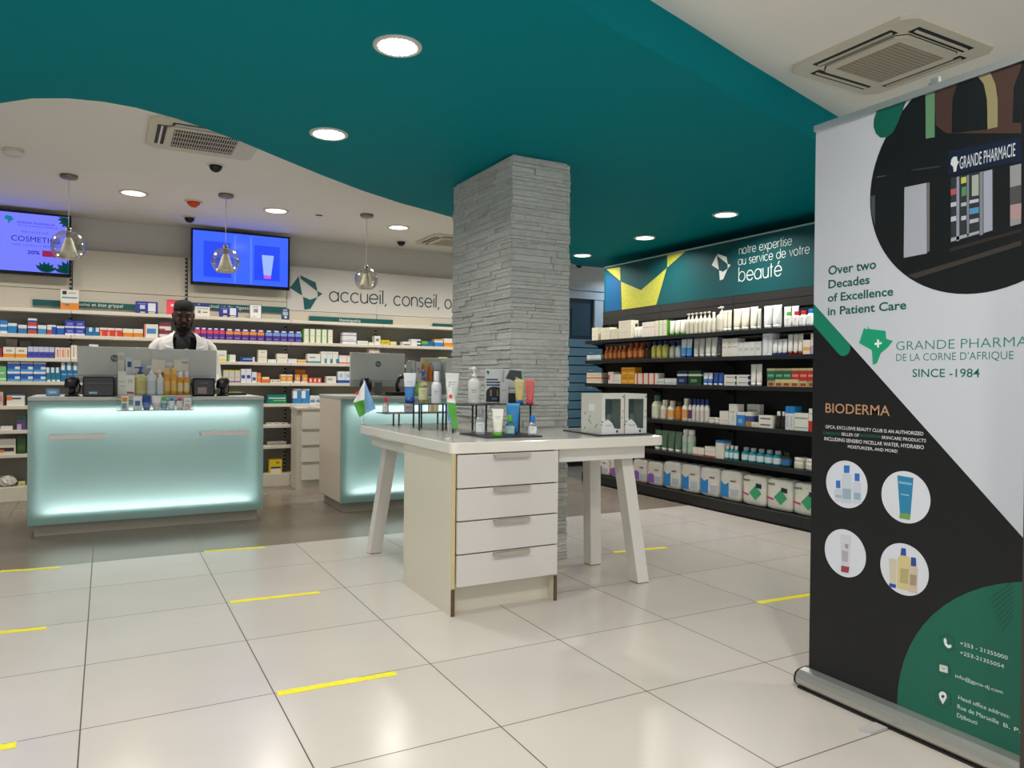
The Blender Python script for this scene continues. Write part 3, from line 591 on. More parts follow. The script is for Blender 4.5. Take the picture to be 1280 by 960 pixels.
ITEM = {'clear_bottle': (1.705, 3.594, 0.832, 0.053, 0.145), 'white_tube': (1.744, 3.433, 0.832, 0.058, 0.141), 'green_bottle': (1.836, 3.484, 0.832, 0.055, 0.106), 'blue_tube': (1.981, 3.677, 0.832, 0.072, 0.166), 'bluecap_bottle': (1.989, 3.395, 0.832, 0.049, 0.104), 'flag_a': (1.407, 4.652, 0.825, 0.051, 0.288), 'flag_b': (1.508, 3.455, 0.825, 0.049, 0.277), 'redcap': (1.582, 4.679, 0.905, 0.045, 0.097), 'tube_a': (1.637, 4.302, 0.98, 0.076, 0.179), 'oil': (1.687, 4.204, 0.98, 0.065, 0.197), 'lotion': (1.704, 4.075, 0.98, 0.064, 0.191), 'tube_b': (1.746, 3.908, 0.985, 0.078, 0.175), 'pump': (1.874, 3.88, 0.985, 0.076, 0.213), 'yellow_tube': (2.086, 3.695, 0.988, 0.057, 0.139), 'red_tube': (2.113, 3.624, 0.988, 0.052, 0.142), 'sign_box': (2.022, 3.86, 0.988, 0.164, 0.201), 'grey_box': (2.051, 3.8, 0.988, 0.046, 0.122), 'leaf_card': (2.184, 3.885, 0.988, 0.106, 0.199), 'under_a': (1.741, 4.6, 0.905, 0.058, 0.062), 'under_b': (1.908, 4.58, 0.905, 0.069, 0.059), 'f_orange': (0.121, 5.99, 0.878, 0.048, 0.099), 'f_dot': (0.202, 5.99, 0.878, 0.058, 0.096), 'f_blue': (0.261, 5.99, 0.878, 0.057, 0.105), 'f_white': (0.327, 5.99, 0.878, 0.064, 0.099), 'f_green': (0.377, 5.99, 0.878, 0.046, 0.09), 'f_bluecap': (0.426, 5.99, 0.878, 0.049, 0.086), 'f_red': (0.482, 5.99, 0.878, 0.05, 0.086), 'f_pink': (0.534, 5.99, 0.878, 0.05, 0.086), 'm_box': (0.103, 6.12, 0.985, 0.055, 0.172), 'm_white': (0.158, 6.12, 0.985, 0.059, 0.144), 'm_oil': (0.225, 6.12, 0.985, 0.091, 0.207), 'm_lotion': (0.299, 6.12, 0.985, 0.071, 0.215), 'm_pump': (0.358, 6.12, 0.985, 0.054, 0.182), 'm_or1': (0.405, 6.12, 0.985, 0.047, 0.199), 'm_or2': (0.45, 6.12, 0.985, 0.047, 0.199), 'm_am1': (0.495, 6.12, 0.985, 0.046, 0.172), 'm_am2': (0.539, 6.12, 0.985, 0.045, 0.172), 'b_1': (0.099, 6.22, 1.06, 0.045, 0.237), 'b_2': (0.149, 6.22, 1.06, 0.045, 0.206), 'b_3': (0.199, 6.22, 1.06, 0.063, 0.181), 'b_4': (0.327, 6.22, 1.06, 0.048, 0.193), 'b_5': (0.374, 6.22, 1.06, 0.049, 0.186), 'b_6': (0.426, 6.22, 1.06, 0.049, 0.169), 'b_7': (0.481, 6.22, 1.06, 0.051, 0.189), 'b_8': (0.532, 6.22, 1.06, 0.055, 0.204)}
BANNER = [
('black_field', [(0.0, 0.055), (0.0, 1.4213), (0.85, 0.5697), (0.85, 0.055)], '#0e1013', 1),
('green_bar', [(0.0, 1.4213), (0.149, 1.272), (0.1545, 1.2642), (0.157, 1.2549), (0.1561, 1.2454), (0.1521, 1.2367), (0.1453, 1.2299), (0.1366, 1.2259), (0.127, 1.2251), (0.1178, 1.2275), (0.1099, 1.233), (0.0, 1.3432)], '#0f7d62', 2),
('green_disc', [(0.85, 0.055), (0.85, 0.5853), (0.8114, 0.5834), (0.7619, 0.576), (0.7134, 0.5639), (0.6663, 0.547), (0.621, 0.5256), (0.5781, 0.4999), (0.5379, 0.4701), (0.5008, 0.4365), (0.4672, 0.3994), (0.4374, 0.3592), (0.4117, 0.3163), (0.3903, 0.271), (0.3734, 0.2239), (0.3613, 0.1753), (0.3539, 0.1258), (0.3515, 0.0758), (0.3525, 0.055)], '#14614f', 2),
('photo_print', [(0.85, 2.0124), (0.843, 2.02), (0.8222, 2.0393), (0.7999, 2.0568), (0.7951, 2.06), (0.38, 2.06), (0.3752, 2.0568), (0.3529, 2.0393), (0.3321, 2.02), (0.3128, 1.9992), (0.2953, 1.9769), (0.2795, 1.9533), (0.2656, 1.9286), (0.2538, 1.9028), (0.244, 1.8762), (0.2363, 1.8489), (0.2307, 1.8211), (0.2274, 1.7929), (0.2263, 1.7646), (0.2274, 1.7362), (0.2307, 1.7081), (0.2363, 1.6802), (0.244, 1.6529), (0.2538, 1.6263), (0.2656, 1.6006), (0.2795, 1.5758), (0.2953, 1.5522), (0.3128, 1.53), (0.3321, 1.5091), (0.3529, 1.4899), (0.3752, 1.4723), (0.3988, 1.4566), (0.4235, 1.4427), (0.4493, 1.4308), (0.4759, 1.421), (0.5032, 1.4133), (0.531, 1.4078), (0.5592, 1.4044), (0.5875, 1.4033), (0.6159, 1.4044), (0.644, 1.4078), (0.6719, 1.4133), (0.6992, 1.421), (0.7258, 1.4308), (0.7515, 1.4427), (0.7763, 1.4566), (0.7999, 1.4723), (0.8222, 1.4899), (0.843, 1.5091), (0.85, 1.5167)], '#0d1013', 1),
('green_lobe', [(0.2496, 2.06), (0.237, 2.032), (0.236, 2.007), (0.246, 1.98), (0.263, 1.962), (0.288, 1.957), (0.31, 1.968), (0.327, 1.997), (0.354, 2.057), (0.3588, 2.06)], '#0c5f50', 3),
('brick_print', [(0.4467, 2.06), (0.7026, 2.06), (0.706, 1.851), (0.649, 1.867), (0.488, 1.913), (0.455, 1.947)], '#45312b', 2),
('sign_print', [(0.496, 1.855), (0.706, 1.84), (0.707, 1.77), (0.498, 1.78)], '#0c1a33', 3),
('reveal_print', [(0.614, 2.06), (0.618, 2.056), (0.633, 2.016), (0.64, 1.968), (0.641, 1.888), (0.613, 1.889), (0.61, 1.978), (0.6, 2.028), (0.5803, 2.06)], '#8d8462', 4),
('arch_print', [(0.506, 1.908), (0.506, 2.012), (0.52, 2.055), (0.5265, 2.06), (0.5766, 2.06), (0.596, 2.037), (0.61, 1.986), (0.614, 1.889)], '#0c1216', 3),
('arch_print', [(0.682, 1.888), (0.684, 1.991), (0.703, 2.04), (0.705, 1.881)], '#0c1216', 3),
('reveal_print', [(0.4192, 2.06), (0.4491, 2.06), (0.451, 1.911), (0.422, 1.914)], '#5d8a68', 3),
('dark_window_print', [(0.3583, 2.0436), (0.3751, 2.0568), (0.38, 2.06), (0.4181, 2.06), (0.42, 1.916), (0.36, 1.922)], '#0d1116', 3),
('pale_window_print', [(0.352, 1.774), (0.427, 1.772), (0.431, 1.546), (0.353, 1.543)], '#a4a9b4', 3),
('frame_print', [(0.429, 1.772), (0.437, 1.771), (0.44, 1.552), (0.432, 1.55)], '#6f6a66', 3),
('door_print', [(0.505, 1.77), (0.631, 1.767), (0.633, 1.584), (0.508, 1.569)], '#2b3138', 3),
('pale_window_print', [(0.603, 1.766), (0.628, 1.766), (0.631, 1.586), (0.606, 1.582)], '#9a9fb0', 4),
('frame_print', [(0.592, 1.766), (0.601, 1.767), (0.604, 1.578), (0.595, 1.576)], '#7c7f88', 4),
('frame_print', [(0.523, 1.768), (0.531, 1.768), (0.534, 1.571), (0.525, 1.57)], '#8d90a0', 4),
('frame_print', [(0.554, 1.765), (0.56, 1.766), (0.563, 1.582), (0.557, 1.579)], '#7c7f88', 4),
('lit_print', [(0.537, 1.763), (0.552, 1.763), (0.553, 1.745), (0.537, 1.744)], '#b9bd5a', 4),
('lit_print', [(0.569, 1.761), (0.589, 1.761), (0.59, 1.698), (0.57, 1.699)], '#9ca59a', 4),
('lit_print', [(0.505, 1.734), (0.522, 1.734), (0.522, 1.716), (0.506, 1.714)], '#a4545c', 4),
('lit_print', [(0.539, 1.733), (0.553, 1.733), (0.553, 1.706), (0.539, 1.705)], '#4f8a5c', 4),
('lit_print', [(0.563, 1.663), (0.591, 1.663), (0.591, 1.645), (0.563, 1.645)], '#4f8ab4', 4),
('lit_print', [(0.506, 1.692), (0.523, 1.692), (0.523, 1.679), (0.506, 1.679)], '#b4b8c0', 4),
('lit_print', [(0.538, 1.685), (0.554, 1.685), (0.554, 1.674), (0.538, 1.674)], '#a9b0b4', 4),
('lit_print', [(0.563, 1.688), (0.59, 1.688), (0.59, 1.678), (0.563, 1.678)], '#b4b8c0', 4),
('lit_print', [(0.507, 1.648), (0.523, 1.649), (0.524, 1.634), (0.507, 1.633)], '#b4b8c0', 4),
('lit_print', [(0.539, 1.644), (0.554, 1.644), (0.554, 1.632), (0.539, 1.631)], '#b4b8c0', 4),
('lit_print', [(0.564, 1.629), (0.591, 1.63), (0.591, 1.619), (0.564, 1.617)], '#a8acb6', 4),
('lit_print', [(0.508, 1.583), (0.556, 1.587), (0.593, 1.591), (0.593, 1.583), (0.508, 1.571)], '#9aa0aa', 4),
('pale_window_print', [(0.677, 1.764), (0.707, 1.764), (0.709, 1.592), (0.68, 1.589)], '#8c8f92', 3),
('lit_print', [(0.678, 1.702), (0.708, 1.703), (0.709, 1.651), (0.679, 1.651)], '#4c4a4c', 4),
('lit_print', [(0.681, 1.649), (0.709, 1.649), (0.709, 1.606), (0.681, 1.606)], '#a88a8c', 4),
('step_print', [(0.506, 1.552), (0.71, 1.577), (0.71, 1.568), (0.506, 1.54)], '#2a2522', 3),
('step_print', [(0.367, 1.484), (0.55, 1.514), (0.71, 1.544), (0.71, 1.529), (0.558, 1.501), (0.393, 1.47)], '#3a3330', 3),
('ledge_print', [(0.375, 1.827), (0.469, 1.817), (0.469, 1.811), (0.375, 1.822)], '#2e3230', 3),
('ledge_print', [(0.25, 1.833), (0.284, 1.83), (0.284, 1.827), (0.25, 1.829)], '#4a4e4c', 3),
('frame_print', [(0.229, 1.77), (0.245, 1.771), (0.247, 1.665), (0.234, 1.711)], '#474c52', 3),
('emblem', [(0.225, 1.325), (0.229, 1.316), (0.291, 1.306), (0.294, 1.279), (0.318, 1.271), (0.301, 1.251), (0.275, 1.232), (0.261, 1.198), (0.246, 1.192), (0.241, 1.243), (0.192, 1.269), (0.21, 1.32), (0.224, 1.314)], '#129a72', 2),
('emblem_cross', [(0.26, 1.278), (0.268, 1.278), (0.268, 1.268), (0.278, 1.269), (0.278, 1.262), (0.268, 1.261), (0.268, 1.251), (0.261, 1.251), (0.261, 1.26), (0.252, 1.259), (0.252, 1.267), (0.261, 1.268)], '#e8efe9', 3),
('emblem', [(0.512, 1.833), (0.523, 1.831), (0.525, 1.817), (0.53, 1.814), (0.524, 1.804), (0.521, 1.786), (0.514, 1.786), (0.512, 1.802), (0.504, 1.812), (0.506, 1.826)], '#c9cfd2', 5),
('white_disc', [(0.2317, 0.771), (0.231, 0.7819), (0.2289, 0.7926), (0.2253, 0.803), (0.2205, 0.8128), (0.2144, 0.8218), (0.2072, 0.83), (0.199, 0.8372), (0.19, 0.8433), (0.1802, 0.8481), (0.1698, 0.8517), (0.1591, 0.8538), (0.1482, 0.8545), (0.1373, 0.8538), (0.1266, 0.8517), (0.1162, 0.8481), (0.1065, 0.8433), (0.0974, 0.8372), (0.0892, 0.83), (0.082, 0.8218), (0.0759, 0.8128), (0.0711, 0.803), (0.0675, 0.7926), (0.0654, 0.7819), (0.0647, 0.771), (0.0654, 0.7601), (0.0675, 0.7494), (0.0711, 0.739), (0.0759, 0.7293), (0.082, 0.7202), (0.0892, 0.712), (0.0974, 0.7048), (0.1064, 0.6987), (0.1162, 0.6939), (0.1266, 0.6903), (0.1373, 0.6882), (0.1482, 0.6875), (0.1591, 0.6882), (0.1698, 0.6903), (0.1802, 0.6939), (0.19, 0.6987), (0.199, 0.7048), (0.2072, 0.712), (0.2144, 0.7202), (0.2205, 0.7292), (0.2253, 0.739), (0.2289, 0.7494), (0.231, 0.7601)], '#d3d6e0', 2),
('white_disc', [(0.4545, 0.7577), (0.4538, 0.7688), (0.4516, 0.7797), (0.448, 0.7902), (0.4431, 0.8002), (0.4369, 0.8094), (0.4296, 0.8178), (0.4212, 0.8251), (0.412, 0.8313), (0.402, 0.8362), (0.3915, 0.8398), (0.3806, 0.842), (0.3695, 0.8427), (0.3584, 0.842), (0.3475, 0.8398), (0.337, 0.8362), (0.327, 0.8313), (0.3178, 0.8251), (0.3094, 0.8178), (0.3021, 0.8094), (0.2959, 0.8002), (0.291, 0.7902), (0.2874, 0.7797), (0.2852, 0.7688), (0.2845, 0.7577), (0.2852, 0.7466), (0.2874, 0.7357), (0.291, 0.7252), (0.2959, 0.7152), (0.3021, 0.706), (0.3094, 0.6976), (0.3178, 0.6903), (0.327, 0.6841), (0.337, 0.6792), (0.3475, 0.6756), (0.3584, 0.6734), (0.3695, 0.6727), (0.3806, 0.6734), (0.3915, 0.6756), (0.402, 0.6792), (0.412, 0.6841), (0.4212, 0.6903), (0.4296, 0.6976), (0.4369, 0.706), (0.4431, 0.7152), (0.448, 0.7252), (0.4516, 0.7357), (0.4538, 0.7466)], '#d3d6e0', 2),
('white_disc', [(0.2298, 0.5268), (0.2291, 0.5377), (0.227, 0.5484), (0.2234, 0.5588), (0.2186, 0.5686), (0.2125, 0.5777), (0.2053, 0.5859), (0.1971, 0.5931), (0.188, 0.5992), (0.1782, 0.604), (0.1678, 0.6076), (0.1571, 0.6097), (0.1462, 0.6104), (0.1353, 0.6097), (0.1246, 0.6076), (0.1142, 0.604), (0.1044, 0.5992), (0.0953, 0.5931), (0.0871, 0.5859), (0.0799, 0.5777), (0.0738, 0.5686), (0.069, 0.5588), (0.0654, 0.5484), (0.0633, 0.5377), (0.0626, 0.5268), (0.0633, 0.5159), (0.0654, 0.5052), (0.069, 0.4948), (0.0738, 0.485), (0.0799, 0.4759), (0.0871, 0.4677), (0.0953, 0.4605), (0.1044, 0.4544), (0.1142, 0.4496), (0.1246, 0.446), (0.1353, 0.4439), (0.1462, 0.4432), (0.1571, 0.4439), (0.1678, 0.446), (0.1782, 0.4496), (0.188, 0.4544), (0.1971, 0.4605), (0.2053, 0.4677), (0.2125, 0.4759), (0.2186, 0.485), (0.2234, 0.4948), (0.227, 0.5052), (0.2291, 0.5159)], '#d3d6e0', 2),
('white_disc', [(0.4525, 0.5206), (0.4518, 0.5316), (0.4496, 0.5424), (0.4461, 0.5529), (0.4412, 0.5628), (0.4351, 0.5719), (0.4278, 0.5802), (0.4195, 0.5875), (0.4104, 0.5936), (0.4005, 0.5985), (0.39, 0.602), (0.3792, 0.6042), (0.3682, 0.6049), (0.3572, 0.6042), (0.3464, 0.602), (0.3359, 0.5985), (0.3261, 0.5936), (0.3169, 0.5875), (0.3086, 0.5802), (0.3013, 0.5719), (0.2952, 0.5628), (0.2903, 0.5529), (0.2868, 0.5424), (0.2846, 0.5316), (0.2839, 0.5206), (0.2846, 0.5096), (0.2868, 0.4988), (0.2903, 0.4883), (0.2952, 0.4784), (0.3013, 0.4693), (0.3086, 0.461), (0.3169, 0.4537), (0.326, 0.4476), (0.3359, 0.4427), (0.3464, 0.4392), (0.3572, 0.437), (0.3682, 0.4363), (0.3792, 0.437), (0.39, 0.4392), (0.4005, 0.4427), (0.4104, 0.4476), (0.4195, 0.4537), (0.4278, 0.461), (0.4351, 0.4693), (0.4412, 0.4784), (0.4461, 0.4883), (0.4496, 0.4988), (0.4518, 0.5096)], '#d3d6e0', 2),
('bottle_print', [(0.1, 0.744), (0.111, 0.753), (0.121, 0.754), (0.132, 0.747), (0.132, 0.707), (0.101, 0.705)], '#c3cad6', 3),
('cap_print', [(0.107, 0.78), (0.124, 0.781), (0.125, 0.755), (0.107, 0.753)], '#2a6fc0', 4),
('label_print', [(0.105, 0.728), (0.129, 0.729), (0.129, 0.721), (0.105, 0.72)], '#93aabf', 4),
('bottle_print', [(0.13, 0.802), (0.143, 0.81), (0.157, 0.812), (0.17, 0.805), (0.172, 0.706), (0.132, 0.702)], '#c3cad6', 3),
('cap_print', [(0.138, 0.837), (0.161, 0.839), (0.161, 0.813), (0.139, 0.811)], '#2a6fc0', 4),
('label_print', [(0.135, 0.755), (0.168, 0.757), (0.168, 0.72), (0.135, 0.718)], '#93aabf', 4),
('bottle_print', [(0.175, 0.779), (0.186, 0.787), (0.197, 0.789), (0.208, 0.782), (0.21, 0.711), (0.176, 0.708)], '#c3cad6', 3),
('cap_print', [(0.182, 0.814), (0.201, 0.815), (0.201, 0.789), (0.182, 0.788)], '#2a6fc0', 4),
('label_print', [(0.179, 0.746), (0.206, 0.748), (0.206, 0.724), (0.18, 0.723)], '#93aabf', 4),
('tube_print', [(0.341, 0.826), (0.397, 0.824), (0.389, 0.706), (0.352, 0.703)], '#2a7fa8', 3),
('cap_print', [(0.352, 0.703), (0.389, 0.706), (0.387, 0.686), (0.35, 0.686)], '#6f9a52', 4),
('label_print', [(0.347, 0.808), (0.393, 0.806), (0.392, 0.8), (0.347, 0.8)], '#7ab4cc', 4),
('label_print', [(0.354, 0.767), (0.383, 0.767), (0.383, 0.763), (0.354, 0.764)], '#8fc0d4', 4),
('tube_print', [(0.127, 0.591), (0.172, 0.594), (0.166, 0.482), (0.133, 0.48)], '#c9cad2', 3),
('cap_print', [(0.133, 0.48), (0.166, 0.482), (0.162, 0.46), (0.132, 0.458)], '#97404a', 4),
('label_print', [(0.134, 0.535), (0.16, 0.536), (0.159, 0.498), (0.136, 0.497)], '#a9a6b4', 4),
('label_print', [(0.145, 0.56), (0.161, 0.561), (0.16, 0.544), (0.149, 0.545)], '#9a8f98', 4),
('tube_print', [(0.315, 0.546), (0.345, 0.549), (0.342, 0.464), (0.32, 0.463)], '#c9c0ac', 3),
('cap_print', [(0.318, 0.463), (0.342, 0.464), (0.341, 0.452), (0.318, 0.451)], '#2a4aa0', 4),
('bottle_print', [(0.347, 0.556), (0.357, 0.565), (0.385, 0.567), (0.393, 0.557), (0.387, 0.454), (0.345, 0.453)], '#cfc08c', 3),
('cap_print', [(0.359, 0.589), (0.374, 0.59), (0.376, 0.566), (0.356, 0.565)], '#24509a', 4),
('label_print', [(0.357, 0.522), (0.385, 0.525), (0.384, 0.476), (0.355, 0.474)], '#b0a472', 4),
('bottle_print', [(0.387, 0.536), (0.413, 0.54), (0.417, 0.533), (0.415, 0.453), (0.387, 0.452)], '#c8b8a4', 4),
('cap_print', [(0.393, 0.566), (0.409, 0.567), (0.411, 0.54), (0.393, 0.538)], '#2a4a90', 5),
('label_print', [(0.391, 0.51), (0.413, 0.512), (0.411, 0.477), (0.39, 0.475)], '#a08e7c', 5),
('stripe_print', [(0.639, 0.499), (0.64, 0.496), (0.703, 0.56), (0.703, 0.563)], '#0d4a3e', 3),
('stripe_print', [(0.644, 0.486), (0.645, 0.483), (0.703, 0.546), (0.703, 0.55)], '#0d4a3e', 3),
('stripe_print', [(0.648, 0.473), (0.649, 0.47), (0.704, 0.532), (0.704, 0.536)], '#0d4a3e', 3),
('stripe_print', [(0.653, 0.46), (0.654, 0.457), (0.704, 0.519), (0.704, 0.522)], '#0d4a3e', 3),
('stripe_print', [(0.658, 0.447), (0.659, 0.444), (0.704, 0.505), (0.704, 0.508)], '#0d4a3e', 3),
('stripe_print', [(0.662, 0.435), (0.663, 0.432), (0.704, 0.491), (0.704, 0.494)], '#0d4a3e', 3),
('stripe_print', [(0.667, 0.422), (0.668, 0.419), (0.704, 0.477), (0.704, 0.481)], '#0d4a3e', 3),
('stripe_print', [(0.672, 0.409), (0.673, 0.406), (0.705, 0.463), (0.705, 0.467)], '#0d4a3e', 3),
('hexagon_print', [(0.515, 0.297), (0.492, 0.31), (0.491, 0.338), (0.514, 0.353), (0.536, 0.341), (0.537, 0.313)], '#0b3f36', 3),
('hexagon_print', [(0.515, 0.299), (0.493, 0.311), (0.493, 0.337), (0.514, 0.351), (0.535, 0.34), (0.535, 0.314)], '#176050', 4),
('hexagon_print', [(0.505, 0.215), (0.484, 0.226), (0.484, 0.252), (0.505, 0.267), (0.526, 0.257), (0.526, 0.231)], '#0b3f36', 3),
('hexagon_print', [(0.505, 0.217), (0.485, 0.227), (0.485, 0.251), (0.505, 0.266), (0.524, 0.256), (0.525, 0.231)], '#176050', 4),
('hexagon_print', [(0.505, 0.119), (0.48, 0.13), (0.48, 0.161), (0.504, 0.179), (0.528, 0.167), (0.529, 0.138)], '#0b3f36', 3),
('hexagon_print', [(0.505, 0.121), (0.482, 0.132), (0.482, 0.16), (0.504, 0.177), (0.527, 0.166), (0.527, 0.138)], '#176050', 4),
('phone_icon', [(0.504, 0.335), (0.509, 0.339), (0.514, 0.331), (0.512, 0.325), (0.519, 0.319), (0.525, 0.324), (0.529, 0.319), (0.525, 0.313), (0.517, 0.31), (0.508, 0.316), (0.504, 0.327)], '#dfe6e4', 5),
('envelope_icon', [(0.492, 0.251), (0.517, 0.253), (0.518, 0.232), (0.492, 0.23)], '#cfd4cc', 5),
('envelope_fold', [(0.494, 0.25), (0.505, 0.241), (0.516, 0.25), (0.505, 0.239)], '#3c5f54', 6),
('pin_icon', [(0.504, 0.13), (0.493, 0.146), (0.491, 0.158), (0.497, 0.167), (0.506, 0.17), (0.514, 0.166), (0.516, 0.155)], '#dfe4e6', 5),
('pin_dot', [(0.499, 0.154), (0.504, 0.16), (0.509, 0.157), (0.506, 0.15), (0.501, 0.149)], '#2c3a3c', 6)]
BTEXT = [
('Over two', 0.062, 1.5205, 0.191, 0.033, '#0d5a4a', 0.02),
('Decades', 0.063, 1.4715, 0.166, 0.031, '#0d5a4a', 0.02),
('of Excellence', 0.061, 1.423, 0.256, 0.03, '#0d5a4a', 0.02),
('in Patient Care', 0.062, 1.374, 0.302, 0.03, '#0d5a4a', 0.02),
('GRANDE PHARMACIE', 0.33, 1.2395, 0.473, 0.031, '#14806a', -0.012),
("DE LA CORNE D'AFRIQUE", 0.331, 1.204, 0.363, 0.025, '#1c7a68', -0.008),
('SINCE -1984', 0.388, 1.1515, 0.212, 0.027, '#0f6a58', 0.006),
('BIODERMA', 0.058, 1.021, 0.253, 0.036, '#b98a68', 0.004),
('GPCA, EXCLUSIVE BEAUTY CLUB IS AN AUTHORIZED', 0.059, 0.964, 0.369, 0.012, '#e6e8ea', 0.0),
('DJIBOUTI', 0.049, 0.942, 0.069, 0.01, '#1f6e5a', 0.0),
('SELLER OF', 0.126, 0.9425, 0.071, 0.011, '#e6e8ea', 0.0),
('BIODERMA', 0.203, 0.944, 0.077, 0.01, '#1f6e5a', 0.0),
('SKINCARE PRODUCTS', 0.283, 0.9425, 0.154, 0.011, '#e6e8ea', 0.0),
('INCLUDING SENSIBIO MICELLAR WATER, HYDRABIO', 0.055, 0.92, 0.375, 0.013, '#e6e8ea', 0.0),
('MOISTURIZER, AND MORE!', 0.153, 0.9, 0.187, 0.011, '#e6e8ea', 0.0),
('GRANDE PHARMACIE', 0.532, 1.79, 0.159, 0.04, '#c9d0dc', 0.0),
('+253 - 21355000', 0.554, 0.332, 0.137, 0.012, '#cfe0da', 0),
('+253-21355054', 0.554, 0.3035, 0.127, 0.012, '#cfe0da', 0),
('info@gpca-dj.com', 0.541, 0.228, 0.138, 0.011, '#cfe0da', 0),
('Head office address:', 0.551, 0.164, 0.148, 0.013, '#cfe0da', 0),
('Rue de Marseille', 0.549, 0.135, 0.12, 0.014, '#cfe0da', 0),
('B. P.', 0.682, 0.1345, 0.046, 0.012, '#cfe0da', 0),
('Djibouti', 0.548, 0.1085, 0.06, 0.013, '#cfe0da', 0)]

# ================================================================ the setting
def floor_mat(col, gcol, rough, var):
    m = bpy.data.materials.new('tile'); m.use_nodes = True; nt = m.node_tree; N = nt.nodes; Lk = nt.links; b = N['Principled BSDF']
    geo = N.new('ShaderNodeNewGeometry'); sep = N.new('ShaderNodeSeparateXYZ'); Lk.new(geo.outputs['Position'], sep.inputs[0])
    def math_(op, a, v):
        n = N.new('ShaderNodeMath'); n.operation = op
        for i, q in enumerate((a, v)):
            if isinstance(q, (int, float)): n.inputs[i].default_value = q
            else: Lk.new(q, n.inputs[i])
        return n.outputs[0]
    lines = []; cells = []
    for ax, off in ((0, -0.066), (1, 2.128)):
        t = math_('DIVIDE', math_('SUBTRACT', sep.outputs[ax], off), 0.6)
        fr = math_('FRACT', t, 0); cells.append(math_('FLOOR', t, 0))
        e = math_('MINIMUM', fr, math_('SUBTRACT', 1.0, fr))
        lines.append(math_('LESS_THAN', e, 0.0036))
    g = math_('MAXIMUM', lines[0], lines[1])
    cmb = N.new('ShaderNodeCombineXYZ'); Lk.new(cells[0], cmb.inputs[0]); Lk.new(cells[1], cmb.inputs[1])
    wn = N.new('ShaderNodeTexWhiteNoise'); Lk.new(cmb.outputs[0], wn.inputs['Vector'])
    nz = N.new('ShaderNodeTexNoise'); nz.inputs['Scale'].default_value = 2.2; nz.inputs['Detail'].default_value = 5; Lk.new(geo.outputs['Position'], nz.inputs['Vector'])
    v = math_('ADD', math_('MULTIPLY', wn.outputs['Value'], var), math_('MULTIPLY', nz.outputs['Fac'], 0.10))
    v = math_('ADD', v, 0.93 - var / 2)
    hs = N.new('ShaderNodeHueSaturation'); hs.inputs['Color'].default_value = (*hexc(col), 1); Lk.new(v, hs.inputs['Value'])
    mx = N.new('ShaderNodeMix'); mx.data_type = 'RGBA'; Lk.new(g, mx.inputs[0]); Lk.new(hs.outputs[0], mx.inputs[6]); mx.inputs[7].default_value = (*hexc(gcol), 1)
    Lk.new(mx.outputs[2], b.inputs['Base Color'])
    r = math_('ADD', math_('MULTIPLY', g, 0.5), math_('ADD', math_('MULTIPLY', nz.outputs['Fac'], 0.12), rough - 0.06)); Lk.new(r, b.inputs['Roughness'])
    return m

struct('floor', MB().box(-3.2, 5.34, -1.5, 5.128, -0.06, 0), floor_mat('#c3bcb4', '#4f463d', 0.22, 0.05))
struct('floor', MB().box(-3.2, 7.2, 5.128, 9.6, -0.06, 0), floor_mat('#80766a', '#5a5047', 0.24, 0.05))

WALL = mat('#d2cfc8', 0.75, grain=0.03, gscale=8)
TEAL = mat('#00808a', 0.6, spec=0.06, grain=0.03, gscale=5)
CEIL = mat('#efece6', 0.7, grain=0.02, gscale=4)
struct('wall_back', MB().box(-3.2, 5.28, 8.2, 8.3, 0, 2.62).box(6.02, 7.2, 8.2, 8.3, 0, 2.62).box(5.28, 6.02, 8.2, 8.3, 2.2, 2.62), WALL)
struct('wall_left', MB().box(-3.3, -3.2, -1.5, 9.6, 0, 2.75), WALL)
struct('wall_right', MB().box(5.34, 5.44, -1.5, 7.3, 0, 2.75), mat('#00696b', 0.6))
struct('wall_corridor', MB().box(7.2, 7.3, 7.2, 9.6, 0, 2.62).box(5.44, 7.2, 7.2, 7.3, 0, 2.62), WALL)
struct('wall_far', MB().box(4.6, 7.2, 9.2, 9.3, 0, 2.62), mat('#3c5560', 0.8))
# door opening behind the pillar: architrave of three boards round a dark leaf
dm = mat('#b9bfc2', 0.5)
struct('door_1', MB().box(5.20, 5.30, 8.16, 8.2, 0, 2.28).box(5.70, 5.84, 8.16, 8.2, 0, 2.28).box(5.20, 5.84, 8.15, 8.2, 2.19, 2.30).box(5.18, 5.86, 8.13, 8.2, 2.30, 2.34), dm)
lf = struct('door_1', MB().box(5.30, 5.70, 8.205, 8.24, 0, 2.19).box(5.36, 5.64, 8.195, 8.205, 1.70, 2.06), mat('#24424f', 0.35))

# dropped teal ceiling with its curved outlines, and the two white ceilings
back = [(-3.2, 7.4), (-1.6, 6.6), (-1.15, 5.75), (-0.8, 5.05), (-0.60, 4.72), (-0.473, 4.526), (-0.326, 4.367), (-0.17, 4.275), (-0.015, 4.238), (0.128, 4.248), (0.319, 4.317), (0.466, 4.405),
        (0.673, 4.545), (0.942, 4.765), (1.255, 5.015), (1.616, 5.28), (2.005, 5.515), (2.327, 5.66), (2.591, 5.79), (3.1, 6.12), (3.7, 6.55), (4.3, 7.02), (4.93, 7.44), (5.34, 7.44)]
front = [(5.34, 3.37), (3.557, 2.876), (2.712, 2.644), (2.29, 2.519), (1.906, 2.409), (1.716, 2.355), (1.617, 2.322), (1.518, 2.283), (1.447, 2.245), (1.37, 2.18), (1.28, 2.07), (1.2, 1.9), (1.15, 1.6), (1.12, 1.2), (1.1, -1.5), (-3.2, -1.5)]
struct('ceiling', MB().prism(back + front, 2.49, 2.76), TEAL).name = 'ceiling_teal'
struct('ceiling', MB().box(-3.2, 7.3, 4.0, 9.6, 2.62, 2.66), CEIL).name = 'ceiling_white'
